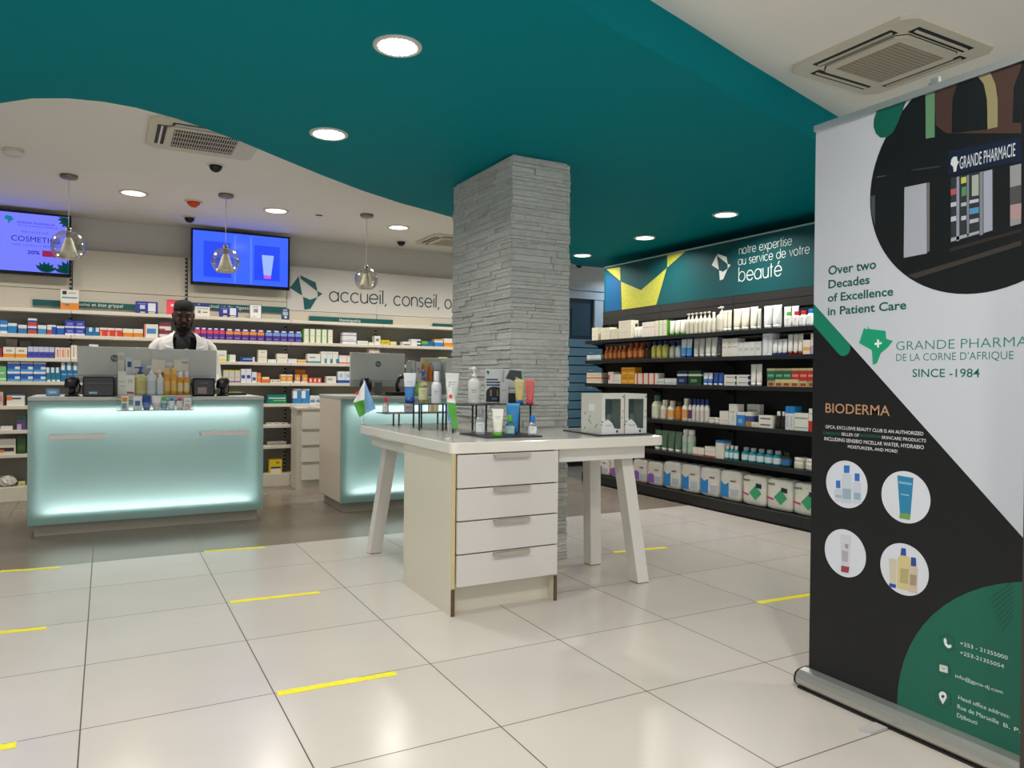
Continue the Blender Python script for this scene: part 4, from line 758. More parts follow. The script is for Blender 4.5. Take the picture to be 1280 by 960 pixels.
struct('ceiling', MB().box(0.5, 5.44, -1.5, 3.6, 2.69, 2.74), CEIL).name = 'ceiling_entrance'

# stone-clad pillar: a core faced with split-stone strips of uneven length and depth
def stone_mat():
    m = bpy.data.materials.new('ledger_stone'); m.use_nodes = True; nt = m.node_tree; N = nt.nodes; b = N['Principled BSDF']
    g = N.new('ShaderNodeNewGeometry'); tc = N.new('ShaderNodeTexCoord'); mp = N.new('ShaderNodeMapping'); mp.inputs['Scale'].default_value = (1, 1, 4)
    nz = N.new('ShaderNodeTexNoise'); nz.inputs['Scale'].default_value = 22; nz.inputs['Detail'].default_value = 9; nz.inputs['Roughness'].default_value = 0.7
    nt.links.new(tc.outputs['Object'], mp.inputs[0]); nt.links.new(mp.outputs[0], nz.inputs['Vector'])
    cr = N.new('ShaderNodeValToRGB'); nt.links.new(g.outputs['Random Per Island'], cr.inputs[0])
    cr.color_ramp.elements[0].color = (*hexc('#c9cac6'), 1); cr.color_ramp.elements[1].color = (*hexc('#dededa'), 1)
    e = cr.color_ramp.elements.new(0.5); e.color = (*hexc('#d4d5d0'), 1)
    mx = N.new('ShaderNodeMix'); mx.data_type = 'RGBA'; mx.blend_type = 'OVERLAY'; mx.inputs[0].default_value = 0.85
    nt.links.new(cr.outputs[0], mx.inputs[6]); nt.links.new(nz.outputs['Fac'], mx.inputs[7]); nt.links.new(mx.outputs[2], b.inputs['Base Color'])
    b.inputs['Roughness'].default_value = 0.85
    bp = N.new('ShaderNodeBump'); bp.inputs['Strength'].default_value = 0.8; bp.inputs['Distance'].default_value = 0.02
    nt.links.new(nz.outputs['Fac'], bp.inputs['Height']); nt.links.new(bp.outputs[0], b.inputs['Normal'])
    return m
PX0, PX1, PY0, PY1 = 2.145, 2.56, 3.95, 4.81
cb = MB().box(PX0 + .014, PX1 - .014, PY0 + .014, PY1 - .014, 0, 2.49)
rs = random.Random(3)
z = 0.0
while z < 2.47:
    h = min(rs.choice((.020, .024, .028, .032, .04)), 2.488 - z)
    for side in range(4):
        Ln = (PX1 - PX0) if side in (0, 1) else (PY1 - PY0)
        t = 0.0
        while t < Ln - 1e-4:
            l = min(rs.uniform(.09, .34), Ln - t)
            if Ln - t - l < .05: l = Ln - t
            pr = rs.uniform(-.006, .009)
            a, b_ = t + .0008, t + l - .0008
            if side == 0: cb.box(PX0 + a, PX0 + b_, PY0 - pr, PY0 + .02, z + .0012, z + h - .0012)
            if side == 1: cb.box(PX0 + a, PX0 + b_, PY1 - .02, PY1 + pr, z + .0012, z + h - .0012)
            if side == 2: cb.box(PX0 - pr, PX0 + .02, PY0 + a, PY0 + b_, z + .0012, z + h - .0012)
            if side == 3: cb.box(PX1 - .02, PX1 + pr, PY0 + a, PY0 + b_, z + .0012, z + h - .0012)
            t += l
    z += h
struct('pillar', cb, stone_mat())

# door post at the near right edge of the view: a dark gasket strip and a pale metal jamb
struct('trim_1', MB().box(1.90, 1.935, 0.915, 0.957, 0, 2.69), mat('#3a352e', 0.6))
struct('trim_2', MB().box(1.895, 1.95, 0.62, 0.915, 0, 2.69), mat('#b9b5ad', 0.45))

# ================================================================ yellow floor tape
YEL = mat('#e6dc25', 0.55, grain=0.08, gscale=40)
def tape(p, q, label, w=0.04):
    (x0, y0), (x1, y1) = p, q
    n = 14; rt = random.Random(int(x0 * 100)); top = []; bot = []
    for i in range(n + 1):
        t = i / n; x = x0 + (x1 - x0) * t; y = y0 + (y1 - y0) * t
        top.append((x, y + w / 2 + rt.uniform(-.0025, .0025))); bot.append((x, y - w / 2 + rt.uniform(-.0025, .0025)))
    mb = MB()
    mb.prism(bot + top[::-1], 0.0004, 0.0016)
    solo('floor_tape', mb, YEL, label, 'floor tape', group='yellow floor tape strips')
for t in TAPES: tape(*t)

# ================================================================ ceiling fixtures
RIM = mat('#cfccc6', 0.4)
LENS = mat('#ffffff', 0.3, emit='#fff4e2', estr=5.0)
COOL = mat('#ffffff', 0.3, emit='#eef4ff', estr=4.0)
def downlight(x, y, z, r, label, lens=LENS, watts=None, group='round recessed ceiling downlights', louver=False):
    t = thing('recessed_downlight', label, 'ceiling light', (x, y, z), 0, group)
    part('rim', MB().lathe([(r, 0), (r, -.006), (r * .93, -.010), (r * .80, -.008), (r * .78, 0.0)], 32, cap=False), RIM, t)
    part('diffuser', MB().lathe([(r * .79, -.001), (r * .79, -.004)], 32), lens, t)
    if louver:
        g = MB()
        for k in range(-4, 5):
            o = k * r * .16; q = math.sqrt(max(0, (r * .76) ** 2 - o * o))
            g.box(o - .0016, o + .0016, -q, q, -.009, -.005).box(-q, q, o - .0016, o + .0016, -.009, -.005)
        part('louvre', g, mat('#8f949c', 0.3, metal=0.8), t)
    lamp(x, y, z - (.0046 if louver else .012), r, watts or LAMP_W)
def lamp(x, y, z, r, w, col=None, spread=150):
    l = bpy.data.lights.new('downlight_or_fill_lamp', 'AREA'); l.shape = 'DISK'; l.size = r * 1.5; l.energy = w; l.color = col or LAMP_COL; l.spread = math.radians(spread)
    o = bpy.data.objects.new('downlight_or_fill_lamp', l); C.objects.link(o); o.location = (x, y, z)
    o.visible_camera = True
    return o
downlight(1.04, 2.909, 2.49, .100, 'large louvred downlight in teal ceiling nearest the entrance', COOL, louver=True)
downlight(1.086, 4.15, 2.49, .106, 'large louvred downlight in teal ceiling above the white cabinet table', COOL, LAMP_W * 1.5, louver=True)
downlight(4.435, 4.509, 2.49, .106, 'bright downlight in teal ceiling above the africa emblem, nearest of three by the black shelves')
downlight(4.509, 5.639, 2.49, .106, 'bright downlight in teal ceiling above the yellow patterned sign panel, middle of three')
downlight(4.574, 6.794, 2.49, .106, 'bright downlight in teal ceiling beside the stone pillar, farthest of three by black shelves')
downlight(0.192, 6.837, 2.62, .112, 'round downlight in white ceiling between the two left glass pendants')
downlight(1.333, 6.891, 2.62, .112, 'round downlight in white ceiling above the right end of blue television')
downlight(2.537, 7.024, 2.62, .112, 'round downlight in white ceiling beside the pendant nearest the pillar')
# further lamps without fixtures, added along the rows to brighten the room
for x, y, z, w in ((-0.9, 2.9, 2.47, 1.0), (-1.6, 4.4, 2.47, 1.0), (0.2, 1.3, 2.47, 1.5), (-1.2, 1.2, 2.47, 1.0), (0.9, 0.2, 2.47, 0.9), (-1.0, 6.85, 2.6, 1.0), (-2.2, 6.85, 2.6, 1.0), (4.35, 3.35, 2.47, .9), (3.6, 0.9, 2.67, 1.0), (1.5, 0.9, 2.67, 1.4), (3.7, 7.1, 2.6, .8)):
    lamp(x, y, z, .088, LAMP_W * w)
lamp(6.1, 7.75, 2.6, .088, 6, (0.62, 0.80, 1.0))

def cassette(x, y, z, a, rz, label, style):
    t = thing('ceiling_air_conditioner', label, 'air conditioner', (x, y, z), rz, 'ceiling cassette air conditioners')
    ivory = mat('#d5d0c0', 0.45); dark = mat('#1d2124', 0.5)
    s = a / 2; c = .05
    o = [(-s + c, -s), (s - c, -s), (s, -s + c), (s, s - c), (s - c, s), (-s + c, s), (-s, s - c), (-s, -s + c)]
    part('frame', MB().prism(o, -.018, 0), ivory, t)
    for k in (range(4) if style != 'blind' else (0, 3)):
        M = Euler((0, 0, k * PI / 2)).to_matrix().to_4x4()
        sl = part('air_slot', MB().box(-s * .62, s * .62, -s * .86, -s * .70, -.0195, -.017, M=M), dark, t)
        part('vane', MB().box(-s * .58, s * .58, -s * .80, -s * .765, -.026, -.0196, M=M), ivory if style != 'blind' else mat('#e6e6ea', .4), sl)
    q = s * (.66 if style != 'blind' else .70); c = .04
    o = [(-q + c, -q), (q - c, -q), (q, -q + c), (q, q - c), (q - c, q), (-q + c, q), (-q, q - c), (-q, -q + c)]
    part('panel_gap', MB().prism([(px * 1.02, py * 1.02) for px, py in o], -.020, -.018), dark, t)
    part('intake_panel', MB().prism(o, -.030, -.0201), ivory, t)
    gq = q * (.76 if style != 'blind' else .82)
    gb = MB()
    gb.box(-gq, gq, -gq, gq, -.0308, -.0301, 1)
    if style == 'fine':
        for i in range(15):
            yy = -gq + (i + .5) * 2 * gq / 15
            gb.box(-gq, gq, yy - .009, yy + .009, -.0325, -.0309, 0)
        part('grille', gb, [mat('#a89f8f', 0.6), mat('#5d564c', 0.6)], t)
    else:
        for i in range(26):
            xx = -gq + (i + .5) * 2 * gq / 26
            gb.box(xx - .0019, xx + .0019, -gq, gq, -.0335, -.0309, 0)
        for i in range(4):
            yy = -gq + (i + .5) * 2 * gq / 4
            gb.box(-gq, gq, yy - .004, yy + .004, -.0335, -.0309, 0)
        part('grille', gb, [ivory, mat('#17181a', 0.6)], t)
cassette(0.535, 5.03, 2.62, .64, 0, 'square white ceiling cassette with dark grille half behind the teal curve', 'blind')
cassette(3.285, 2.28, 2.69, .66, 0, 'square cream ceiling cassette with fine grille above the roll-up banner', 'fine')
cassette(3.27, 7.40, 2.62, .62, 0, 'square ceiling cassette partly hidden by the stone pillar', 'fine')

def dome(x, y, z, label):
    t = thing('dome_camera', label, 'security camera', (x, y, z), 0, 'dark dome security cameras')
    part('collar', MB().lathe([(.062, 0), (.062, -.006), (.048, -.010)], 24), mat('#d8d5ce', 0.45), t)
    part('dome', MB().lathe([(.045 * math.cos(a), -.010 - .045 * math.sin(a)) for a in [i * PI / 2 / 7 for i in range(8)]][:-1] + [(.002, -.055)], 24), mat('#14171a', 0.12), t)
dome(0.672, 5.62, 2.62, 'dark dome camera just behind the left ceiling cassette')
dome(0.682, 7.60, 2.62, 'dark dome camera behind the red sensor, above blue television corner')
dome(2.822, 7.72, 2.62, 'dark dome camera between the third pendant and the cassette near the pillar')
dome(5.35, 8.02, 2.62, 'dark dome camera half hidden behind the pillar beside the corridor')
t = thing('fire_sensor', 'orange red ceiling sensor on a white collar', 'sensor', (0.649, 6.882, 2.62))
part('collar', MB().lathe([(.075, 0), (.075, -.008), (.055, -.012)], 24), mat('#d8d2c4', .45), t)
part('sensor_head', MB().lathe([(.055, -.012), (.05, -.030), (.028, -.048), (.02, -.055)], 20), mat('#d9471d', .4), t)
t = thing('smoke_detector', 'round white smoke detector on the white ceiling at far left', 'smoke detector', (-0.545, 5.939, 2.62))
part('base_ring', MB().lathe([(.062, 0), (.062, -.012)], 28), mat('#d2cfc9', .5), t)
part('body', MB().lathe([(.058, -.012), (.058, -.030), (.046, -.042), (.01, -.046)], 28), mat('#dcd9d2', .45), t)
solo('ceiling_hole', MB().prism([(-.035, -.02), (.03, -.03), (.04, .02), (-.01, .03)], -.0015, 0), mat('#2a2622', .9), 'small ragged dark hole in the white ceiling', 'hole', (1.712, 6.89, 2.62))

def pendant(x, y, zc, r, label):
    t = thing('pendant_lamp', label, 'pendant lamp', (x, y, 2.62), 0, 'clear glass globe pendants')
    nick = mat('#8d887f', 0.35, metal=0.9)
    part('canopy', MB().lathe([(.060, 0), (.060, -.018), (.052, -.026), (.01, -.028)], 28), nick, t)
    zt = zc + r * .92 - 2.62
    part('cord', MB().tube([(0, 0, -.026), (0, 0, zt)], .0028, 8), mat('#d9d6ce', .5), t)
    part('socket', MB().lathe([(.014, zt + .03), (.018, zt + .02), (.018, zt - .035), (.014, zt - .05)], 18), nick, t)
    zz = zc - 2.62
    prof = [(r * math.sin(a), zz + r * math.cos(a)) for a in [math.radians(d) for d in range(12, 146, 6)]]
    inner = [((q[0] - .003), q[1]) for q in prof[::-1]]
    gb = MB().lathe(prof + inner, 36, cap=False)
    part('glass_globe', gb, GLASS, t)
    cone = [(.018, zt - .045), (.030, zt - .07), (.052, zz - .035), (.068, zz - r * .80)]
    part('shade', MB().lathe(cone + [(.065, zz - r * .80), (.049, zz - .035), (.027, zt - .07), (.015, zt - .045)], 32, cap=False), mat('#e3dcc6', 0.5), t)
def glass_mat():
    m = bpy.data.materials.new('thin_glass'); m.use_nodes = True; nt = m.node_tree; N = nt.nodes
    out = N['Material Output']; N.remove(N['Principled BSDF'])
    tr = N.new('ShaderNodeBsdfTransparent'); tr.inputs[0].default_value = (.95, .95, .93, 1); gl = N.new('ShaderNodeBsdfGlossy'); gl.inputs['Roughness'].default_value = .04
    lw = N.new('ShaderNodeLayerWeight'); lw.inputs[0].default_value = .35
    mr = N.new('ShaderNodeMath'); mr.operation = 'MULTIPLY_ADD'; mr.inputs[1].default_value = .75; mr.inputs[2].default_value = .03
    nt.links.new(lw.outputs['Facing'], mr.inputs[0]); mx = N.new('ShaderNodeMixShader')
    nt.links.new(mr.outputs[0], mx.inputs[0]); nt.links.new(tr.outputs[0], mx.inputs[1]); nt.links.new(gl.outputs[0], mx.inputs[2]); nt.links.new(mx.outputs[0], out.inputs[0])
    return m
GLASS = glass_mat()
pendant(-0.250, 6.488, 2.090, .118, 'glass globe pendant in front of the left television')
pendant(0.858, 6.501, 2.072, .112, 'glass globe pendant in front of the blue television with tube picture')
pendant(2.088, 6.626, 2.026, .106, 'glass globe pendant in front of the large wall lettering')

# ================================================================ televisions
def tv(x0, x1, z0, z1, y, label, draw):
    t = thing('television', label, 'television', ((x0 + x1) / 2, y, z0), 0, 'wall televisions')
    w = x1 - x0; h = z1 - z0; bz = .018
    part('cabinet', MB().box(-w / 2, w / 2, .001, .045, 0, h, b=.004), mat('#0b0c10', .3), t)
    part('bezel', MB().box(-w / 2, w / 2, -.006, .001, 0, .03).box(-w / 2, w / 2, -.006, .001, h - bz, h).box(-w / 2, -w / 2 + bz, -.006, .001, .03, h - bz).box(w / 2 - bz, w / 2, -.006, .001, .03, h - bz), mat('#0d0e12', .2), t)
    part('wall_bracket', MB().box(-.1, .1, .045, 8.068 - y, h * .35, h * .65), mat('#202226', .5), t)
    return t, w, h
def rect_(a, b, c, d): return [(a, c), (b, c), (b, d), (a, d)]
def glow(col, s): return mat('#000000', .15, emit=col, estr=s)
t, w, h = tv(-0.285 - .99, -0.285, 2.02, 2.585, 7.95, 'television showing a violet blue cosmetics advert at far left', None)
scr = part('screen', MB().box(-w / 2 + .018, w / 2 - .018, -.002, .0, .03, h - .018), glow('#656cf8', 1.0), t)
dk = glow('#14166e', .7); M = face_back(0, -.0022, 0)
for s_, x_, y_, w_, h_, sp_, bo_ in (('COSMETICS', .035, .297, .37, .050, 1, 0), ('EXCLUSIVE', .115, .375, .20, .018, 1.5, 0), ('FREE YOURSELF BEAUTY', .045, .258, .34, .014, 1.4, 0), ('20%', .157, .188, .095, .032, 1, .02), ('GRANDE PHARMACIE', .075, .455, .29, .020, 1, 0), ('DE LA CORNE D\'AFRIQUE', .085, .432, .30, .012, 1, 0)):
    part('lettering', text_mb(s_, x_, y_, w=w_, h=h_, M=M, space=sp_, bold=bo_), dk, t)
b = MB()
AFR = [(.27, 1.0), (.30, .93), (.80, .88), (.81, .66), (1.0, .60), (.86, .44), (.66, .30), (.54, .06), (.42, 0), (.39, .39), (.03, .57), (.15, .96), (.26, .90)]
b.prism([(-.02 + .078 * u, .445 + .075 * v) for u, v in AFR], 0, .0006, M=M)
part('emblem', b, glow('#0c7b93', .7), t)
part('price_tag', MB().prism([(.27, .172), (.44, .172), (.44, .228), (.27, .228)], .0002, .0008, M=M), glow('#8e1f4e', .8), t)
for cx, cz, r0, a0, n in ((w / 2 - .01, .53, .10, 165, 5), (w / 2 - .01, .03, .13, 75, 5), (w / 2 - .20, .03, .10, 30, 6)):
    lf = MB()
    for i in range(n):
        a = math.radians(a0 + i * 22); ca, sa = math.cos(a), math.sin(a); pl = []
        for u, v in ((0, 0), (.3, .15), (.7, .15), (1, 0), (.7, -.15), (.3, -.14)):
            X_ = cx + r0 * (u * ca - v * sa); Z_ = cz + r0 * (u * sa + v * ca)
            pl.append((max(-w / 2 + .019, min(w / 2 - .019, X_)), max(.032, min(h - .02, Z_))))
        lf.prism(pl, .0002, .0006, M=M)
    part('leaf_picture', lf, glow('#0b4a44', .5), t)
part('side_picture', MB().prism([(-.40, .09), (-.045, .09), (-.045, .40), (-.40, .40)], .0002, .0005, M=M), glow('#2f8df5', .8), t)

t, w, h = tv(0.728, 1.680, 2.03, 2.585, 7.95, 'television with plain blue screen showing a cosmetic tube picture', None)
part('screen', MB().box(-w / 2 + .018, w / 2 - .018, -.002, 0, .03, h - .018), glow('#3458f8', 1.0), t)
for a_, b_ in ((.12, .375), (-.36, -.10)):
    part('screen_panel', MB().prism(rect_(a_, b_, .085, .44), .0002, .0005, M=M), glow('#2345e4', .85), t)
for a_, b_ in ((-.075, -.055), (.08, .10)):
    part('screen_band', MB().prism(rect_(a_, b_, .04, .52), .0002, .0004, M=M), glow('#4f78ff', .8), t)
part('tube_picture', MB().prism([(.215, .14), (.29, .14), (.315, .345), (.195, .345)], .0006, .0009, M=M), glow('#8fa8ff', .9), t)
part('tube_cap_picture', MB().prism([(.217, .105), (.288, .105), (.288, .14), (.217, .14)], .0006, .0009, M=M), glow('#c052c8', .9), t)

# ================================================================ back wall shelving
CREAM = mat('#d3cbb9', 0.5, grain=0.02, gscale=10)
SHELFW = mat('#ddd5c4', 0.45)
GREYBACK = mat('#8f8c84', 0.7, grain=0.04, gscale=6)
STRIPTEAL = mat('#0b5a5a', 0.5)
def slotted():
    m = bpy.data.materials.new('slotted_steel'); m.use_nodes = True; nt = m.node_tree; N = nt.nodes; b = N['Principled BSDF']
    tc = N.new('ShaderNodeTexCoord'); sp = N.new('ShaderNodeSeparateXYZ'); nt.links.new(tc.outputs['Object'], sp.inputs[0])
    a = N.new('ShaderNodeMath'); a.operation = 'DIVIDE'; a.inputs[1].default_value = .040; nt.links.new(sp.outputs[2], a.inputs[0])
    f = N.new('ShaderNodeMath'); f.operation = 'FRACT'; nt.links.new(a.outputs[0], f.inputs[0])
    g = N.new('ShaderNodeMath'); g.operation = 'LESS_THAN'; g.inputs[1].default_value = .56; nt.links.new(f.outputs[0], g.inputs[0])
    mx = N.new('ShaderNodeMix'); mx.data_type = 'RGBA'; nt.links.new(g.outputs[0], mx.inputs[0]); mx.inputs[6].default_value = (*hexc('#b9b4a6'), 1); mx.inputs[7].default_value = (*hexc('#1b1a18'), 1)
    nt.links.new(mx.outputs[2], b.inputs['Base Color']); b.inputs['Roughness'].default_value = .5
    return m
SLOTTED = slotted()
BX0, BX1, BY, BB = -2.4, 4.6, 7.85, 8.08
BSH = {'T': 1.715, 'r1': 1.487, 'r2': 1.274, 'r3': 1.064, 'r4': 0.848, 'r5': 0.633, 'r6': 0.420, 'base': 0.129}
units = [(-2.28, -0.28), (-0.28, 0.71), (0.71, 1.68), (1.68, 2.67), (2.67, 3.66), (3.66, 4.6)]
ulabel = ['shelving bay at far left under the violet television', 'shelving bay under the first teal strip left of the pharmacist', 'shelving bay directly under the blue television', 'shelving bay under the africa emblem and homeopathy strip', 'shelving bay under the end of the large lettering', 'shelving bay behind the stone pillar']
for ui, ((a, b_), lb) in enumerate(zip(units, ulabel)):
    t = thing('shelving_unit', 'white metal ' + lb, 'shelves', ((a + b_) / 2, BB, 0), 0, 'white wall shelving bays')
    w = (b_ - a) / 2
    part('back_panel', MB().box(-w + .004, w - .004, 0, .03, .0, 1.70), GREYBACK, t)
    part('header_panel', MB().box(-w + .004, w - .004, -.004, .03, 1.702, 1.915 if ui < 3 else 1.831), CREAM, t)
    part('top_panel', MB().box(-w + (.004 if ui < 3 else .001), w - (.004 if ui < 3 else .001), -.004, .03, 1.920 if ui < 3 else 1.835, 2.30), CREAM if ui < 3 else mat('#d4d1ca', .5), t)
    part('upright', MB().box(w - .022, w - .004, -.012, -.005, 0, 2.30 if ui < 2 else 1.80 if ui == 2 else 1.70), SLOTTED, t)
    for k, z in BSH.items():
        th = .032 if k != 'base' else .129
        part('plinth' if k == 'base' else 'shelf', MB().box(-w + .0015, w - .0015, BY - BB, -.0045, z - th, z, b=.003), SHELFW, t)
for a, b_, z0, z1, s, tx, tw in ((-0.59, 0.30, 1.757, 1.812, 'Rhume et état grippal', -.265, .405), (0.70, 1.67, 1.80, 1.86, 'intestinal et de digestion', .80, .56), (1.914, 2.852, 1.722, 1.782, 'Homéopathie', 2.24, .235), (3.341, 4.3, 1.7165, 1.766, '', 0, 0)):
    lb = {'R': 'teal shelf strip reading etat grippal', 'i': 'teal shelf strip behind the cards under blue television', 'H': 'teal shelf strip reading homeopathie', '': 'plain teal shelf strip beside the stone pillar'}[s[:1]]
    t = solo('header_strip', MB().box(a, b_, 8.050, 8.0665, z0, z1), STRIPTEAL, lb, 'sign', group='teal shelf strips')
    if s: part('lettering', text_mb(s, tx, z0 + .016, w=tw, h=.034, M=face_back(0, 8.0495, 0)), mat('#e6efe8', .5), t)

# large wall lettering with the cut-up africa emblem
def cutup(k, ox, oy, mb, M, z=.003):
    P4 = [[(43, 6), (-1, 68), (62, 104)], [(50, 0), (130, 32), (140, 78), (54, 18)], [(140, 76), (166, 88), (142, 108)], [(66, 110), (102, 123), (140, 108), (104, 170), (74, 176)]]
    for p in P4: mb.prism([(ox + x * k, oy - y * k) for x, y in p], 0, z, M=M)
    return mb
M = face_back(0, 8.0755, 0)
solo('wall_emblem', cutup(.00208, 1.712, 2.214, MB(), M), STRIPTEAL, 'large dark teal emblem of angular pieces left of the wall lettering', 'emblem')
t = thing('wall_lettering', 'large dark slim lettering reading accueil conseil on white panel', 'lettering', (2.135, 8.0755, 1.955))
Ml = Euler((PI / 2, 0, 0)).to_matrix().to_4x4()
def slim(s, x, y, xh, pen, w=None): return stroke_text(s, xh, w, pen, .2, None, Ml, x, y)
dkm = mat('#1b3a42', .5)
part('lettering', stroke_text('accueil,', .105, .655, .13, .2, None, Ml, 0, 0), dkm, t)
part('lettering', stroke_text('conseil,', .105, .565, .13, .2, None, Ml, .735, -.003), dkm, t)
part('lettering', stroke_text('oxygène', .105, .64, .13, .2, None, Ml, 1.365, -.006), dkm, t)

# display cards on the top ledge
def card(x0, x1, z1, y, label, parts, back='#e6e2d6', z0=1.7155, tilt=.10, hh=None):
    t = thing('display_card', label, 'card', ((x0 + x1) / 2, y, z0), 0, 'cards on the top white ledge')
    w = (x1 - x0) / 2; h = z1 - z0
    R = (tilt * -1, 0, 0)
    part('board', MB().box(-w, w, 0, .004, 0, h), mat(back, .4), t, rot=R)
    for nm, u0, u1, v0, v1, c in parts:
        part(nm, MB().box(-w + 2 * w * u0, -w + 2 * w * u1, -.0012, -.0002, h * v0, h * v1), mat(c, .45), t, rot=R)
    return t
card(-.365, -.222, 1.905, 7.90, 'white and orange card beside the second teal strip word', [('orange_band', 0, 1, 0, .36, '#e08a2a'), ('white_patch', .14, .5, .2, .46, '#efece4'), ('picture', .1, .33, .76, .93, '#2c2f33'), ('printed_line', .08, .92, .58, .64, '#3a86c8'), ('printed_line', .42, .85, .82, .86, '#9a958a')])
card(.243, .435, 1.832, 7.90, 'dark blue landscape card left of the red card', [('white_patch', .56, .9, .2, .88, '#dfe0ea'), ('yellow_label', .22, .42, .06, .15, '#e8d83a'), ('yellow_label', .58, .88, .06, .14, '#e8e27a'), ('emblem', .2, .42, .38, .7, '#c9cde8'), ('printed_line', .1, .5, .78, .84, '#7d86d6')], '#27318a')
card(.510, .640, 1.865, 7.90, 'red card half hidden behind the pharmacist head', [('printed_line', .1, .9, .9, .95, '#c8323e'), ('emblem', .3, .7, .55, .7, '#f2e6e4')], '#ee4f5c')
card(.765, .900, 1.848, 7.90, 'white card with blue header right of the pharmacist head', [('blue_band', 0, 1, .72, 1, '#27357e'), ('emblem', .18, .35, .78, .93, '#e9ecf4'), ('printed_line', .1, .9, .55, .6, '#8a93b8'), ('picture', .18, .38, .22, .44, '#8f8f88'), ('printed_line', .52, .85, .28, .34, '#1d1f22')])
card(.985, 1.165, 1.822, 7.90, 'dark blue landscape card between two white cards', [('white_patch', .57, .9, .22, .9, '#dfe0ea'), ('yellow_label', .22, .42, .06, .16, '#e8d83a'), ('yellow_label', .58, .88, .06, .14, '#e8e27a'), ('emblem', .22, .42, .4, .7, '#c9cde8'), ('printed_line', .1, .5, .78, .84, '#7d86d6')], '#27318a')
card(1.275, 1.395, 1.862, 7.90, 'framed white portrait card with grey border', [('white_patch', .06, .94, .04, .96, '#eceae4'), ('printed_line', .25, .75, .8, .86, '#b9b9b4'), ('picture', .32, .7, .42, .7, '#b0aeaa'), ('printed_line', .15, .6, .1, .16, '#c9c8c4')], '#6e7282')
card(1.590, 1.672, 1.835, 7.90, 'narrow dark blue card beside the africa emblem', [('white_patch', .2, .8, .4, .72, '#a9bac8'), ('printed_line', .25, .75, .82, .9, '#cfd6de'), ('emblem', .38, .68, .14, .34, '#d5dde4')], '#2e4868')

# tall white drawer cabinet between the counters
t = thing('drawer_cabinet', 'white tall drawer cabinet between the two glowing counters', 'cabinet', (1.98, 7.53, 0))
CABW = mat('#d0c9ba', .5)
part('body', MB().box(-.30, .30, .02, .29, .0, .80).box(-.31, .31, .0, .30, .80, .82), CABW, t)
for z0, z1 in ((.60, .79), (.44, .59), (.27, .43), (.09, .26)):
    d = part('drawer', MB().box(-.255, .295, -.002, .019, z0, z1, b=.003), mat('#d6d0c3', .45), t)
    part('finger_groove', MB().box(-.25, .29, -.004, -.002, z1 - .008, z1 - .002), mat('#6b665c', .7), d)
solo('paper_box', MB().box(-.035, .035, -.02, .05, 0, .022, b=.002), mat('#e4e0d8', .5), 'small white box lying on the tall drawer cabinet', 'box', (1.83, 7.56, .8205))

# blue drawer wall in the corridor
t = thing('drawer_wall', 'tall blue grey wall of shallow drawers in the corridor behind the pillar', 'drawers', (5.55, 8.03, 0))
BLU = mat('#5c7f92', .45)
part('carcass', MB().box(-.35, .24, .02, .09, 0, 1.67), mat('#20323c', .6), t)
nd = 14
for i in range(nd):
    z0 = .06 + i * (1.6 / nd)
    d = part('drawer', MB().box(-.345, .235, 0, .019, z0, z0 + 1.6 / nd - .014, b=.003), BLU, t)
    part('label_holder', MB().box(-.03, .03, -.004, -.0002, z0 + .035, z0 + .055), mat('#7ba3ba', .4), d)

# ================================================================ glowing glass counters
def glassfront():
    m = bpy.data.materials.new('frosted_glass'); m.use_nodes = True; nt = m.node_tree; N = nt.nodes; out = N['Material Output']; N.remove(N['Principled BSDF'])
    tl = N.new('ShaderNodeBsdfTranslucent'); tl.inputs[0].default_value = (*hexc('#d8ecea'), 1)
    df = N.new('ShaderNodeBsdfDiffuse'); df.inputs[0].default_value = (*hexc('#9db8b2'), 1)
    gl = N.new('ShaderNodeBsdfGlossy'); gl.inputs['Roughness'].default_value = .12
    a = N.new('ShaderNodeMixShader'); a.inputs[0].default_value = .30
    b = N.new('ShaderNodeMixShader'); b.inputs[0].default_value = .05
    nt.links.new(tl.outputs[0], a.inputs[1]); nt.links.new(df.outputs[0], a.inputs[2]); nt.links.new(a.outputs[0], b.inputs[1]); nt.links.new(gl.outputs[0], b.inputs[2]); nt.links.new(b.outputs[0], out.inputs[0])
    return m
FROST = glassfront()
def clear_mat():
    m = bpy.data.materials.new('clear_back'); m.use_nodes = True; nt = m.node_tree; N = nt.nodes; out = N['Material Output']; N.remove(N['Principled BSDF'])
    tr = N.new('ShaderNodeBsdfTransparent'); nt.links.new(tr.outputs[0], out.inputs[0]); return m
CLEAR = clear_mat()
LED_W = 1.12
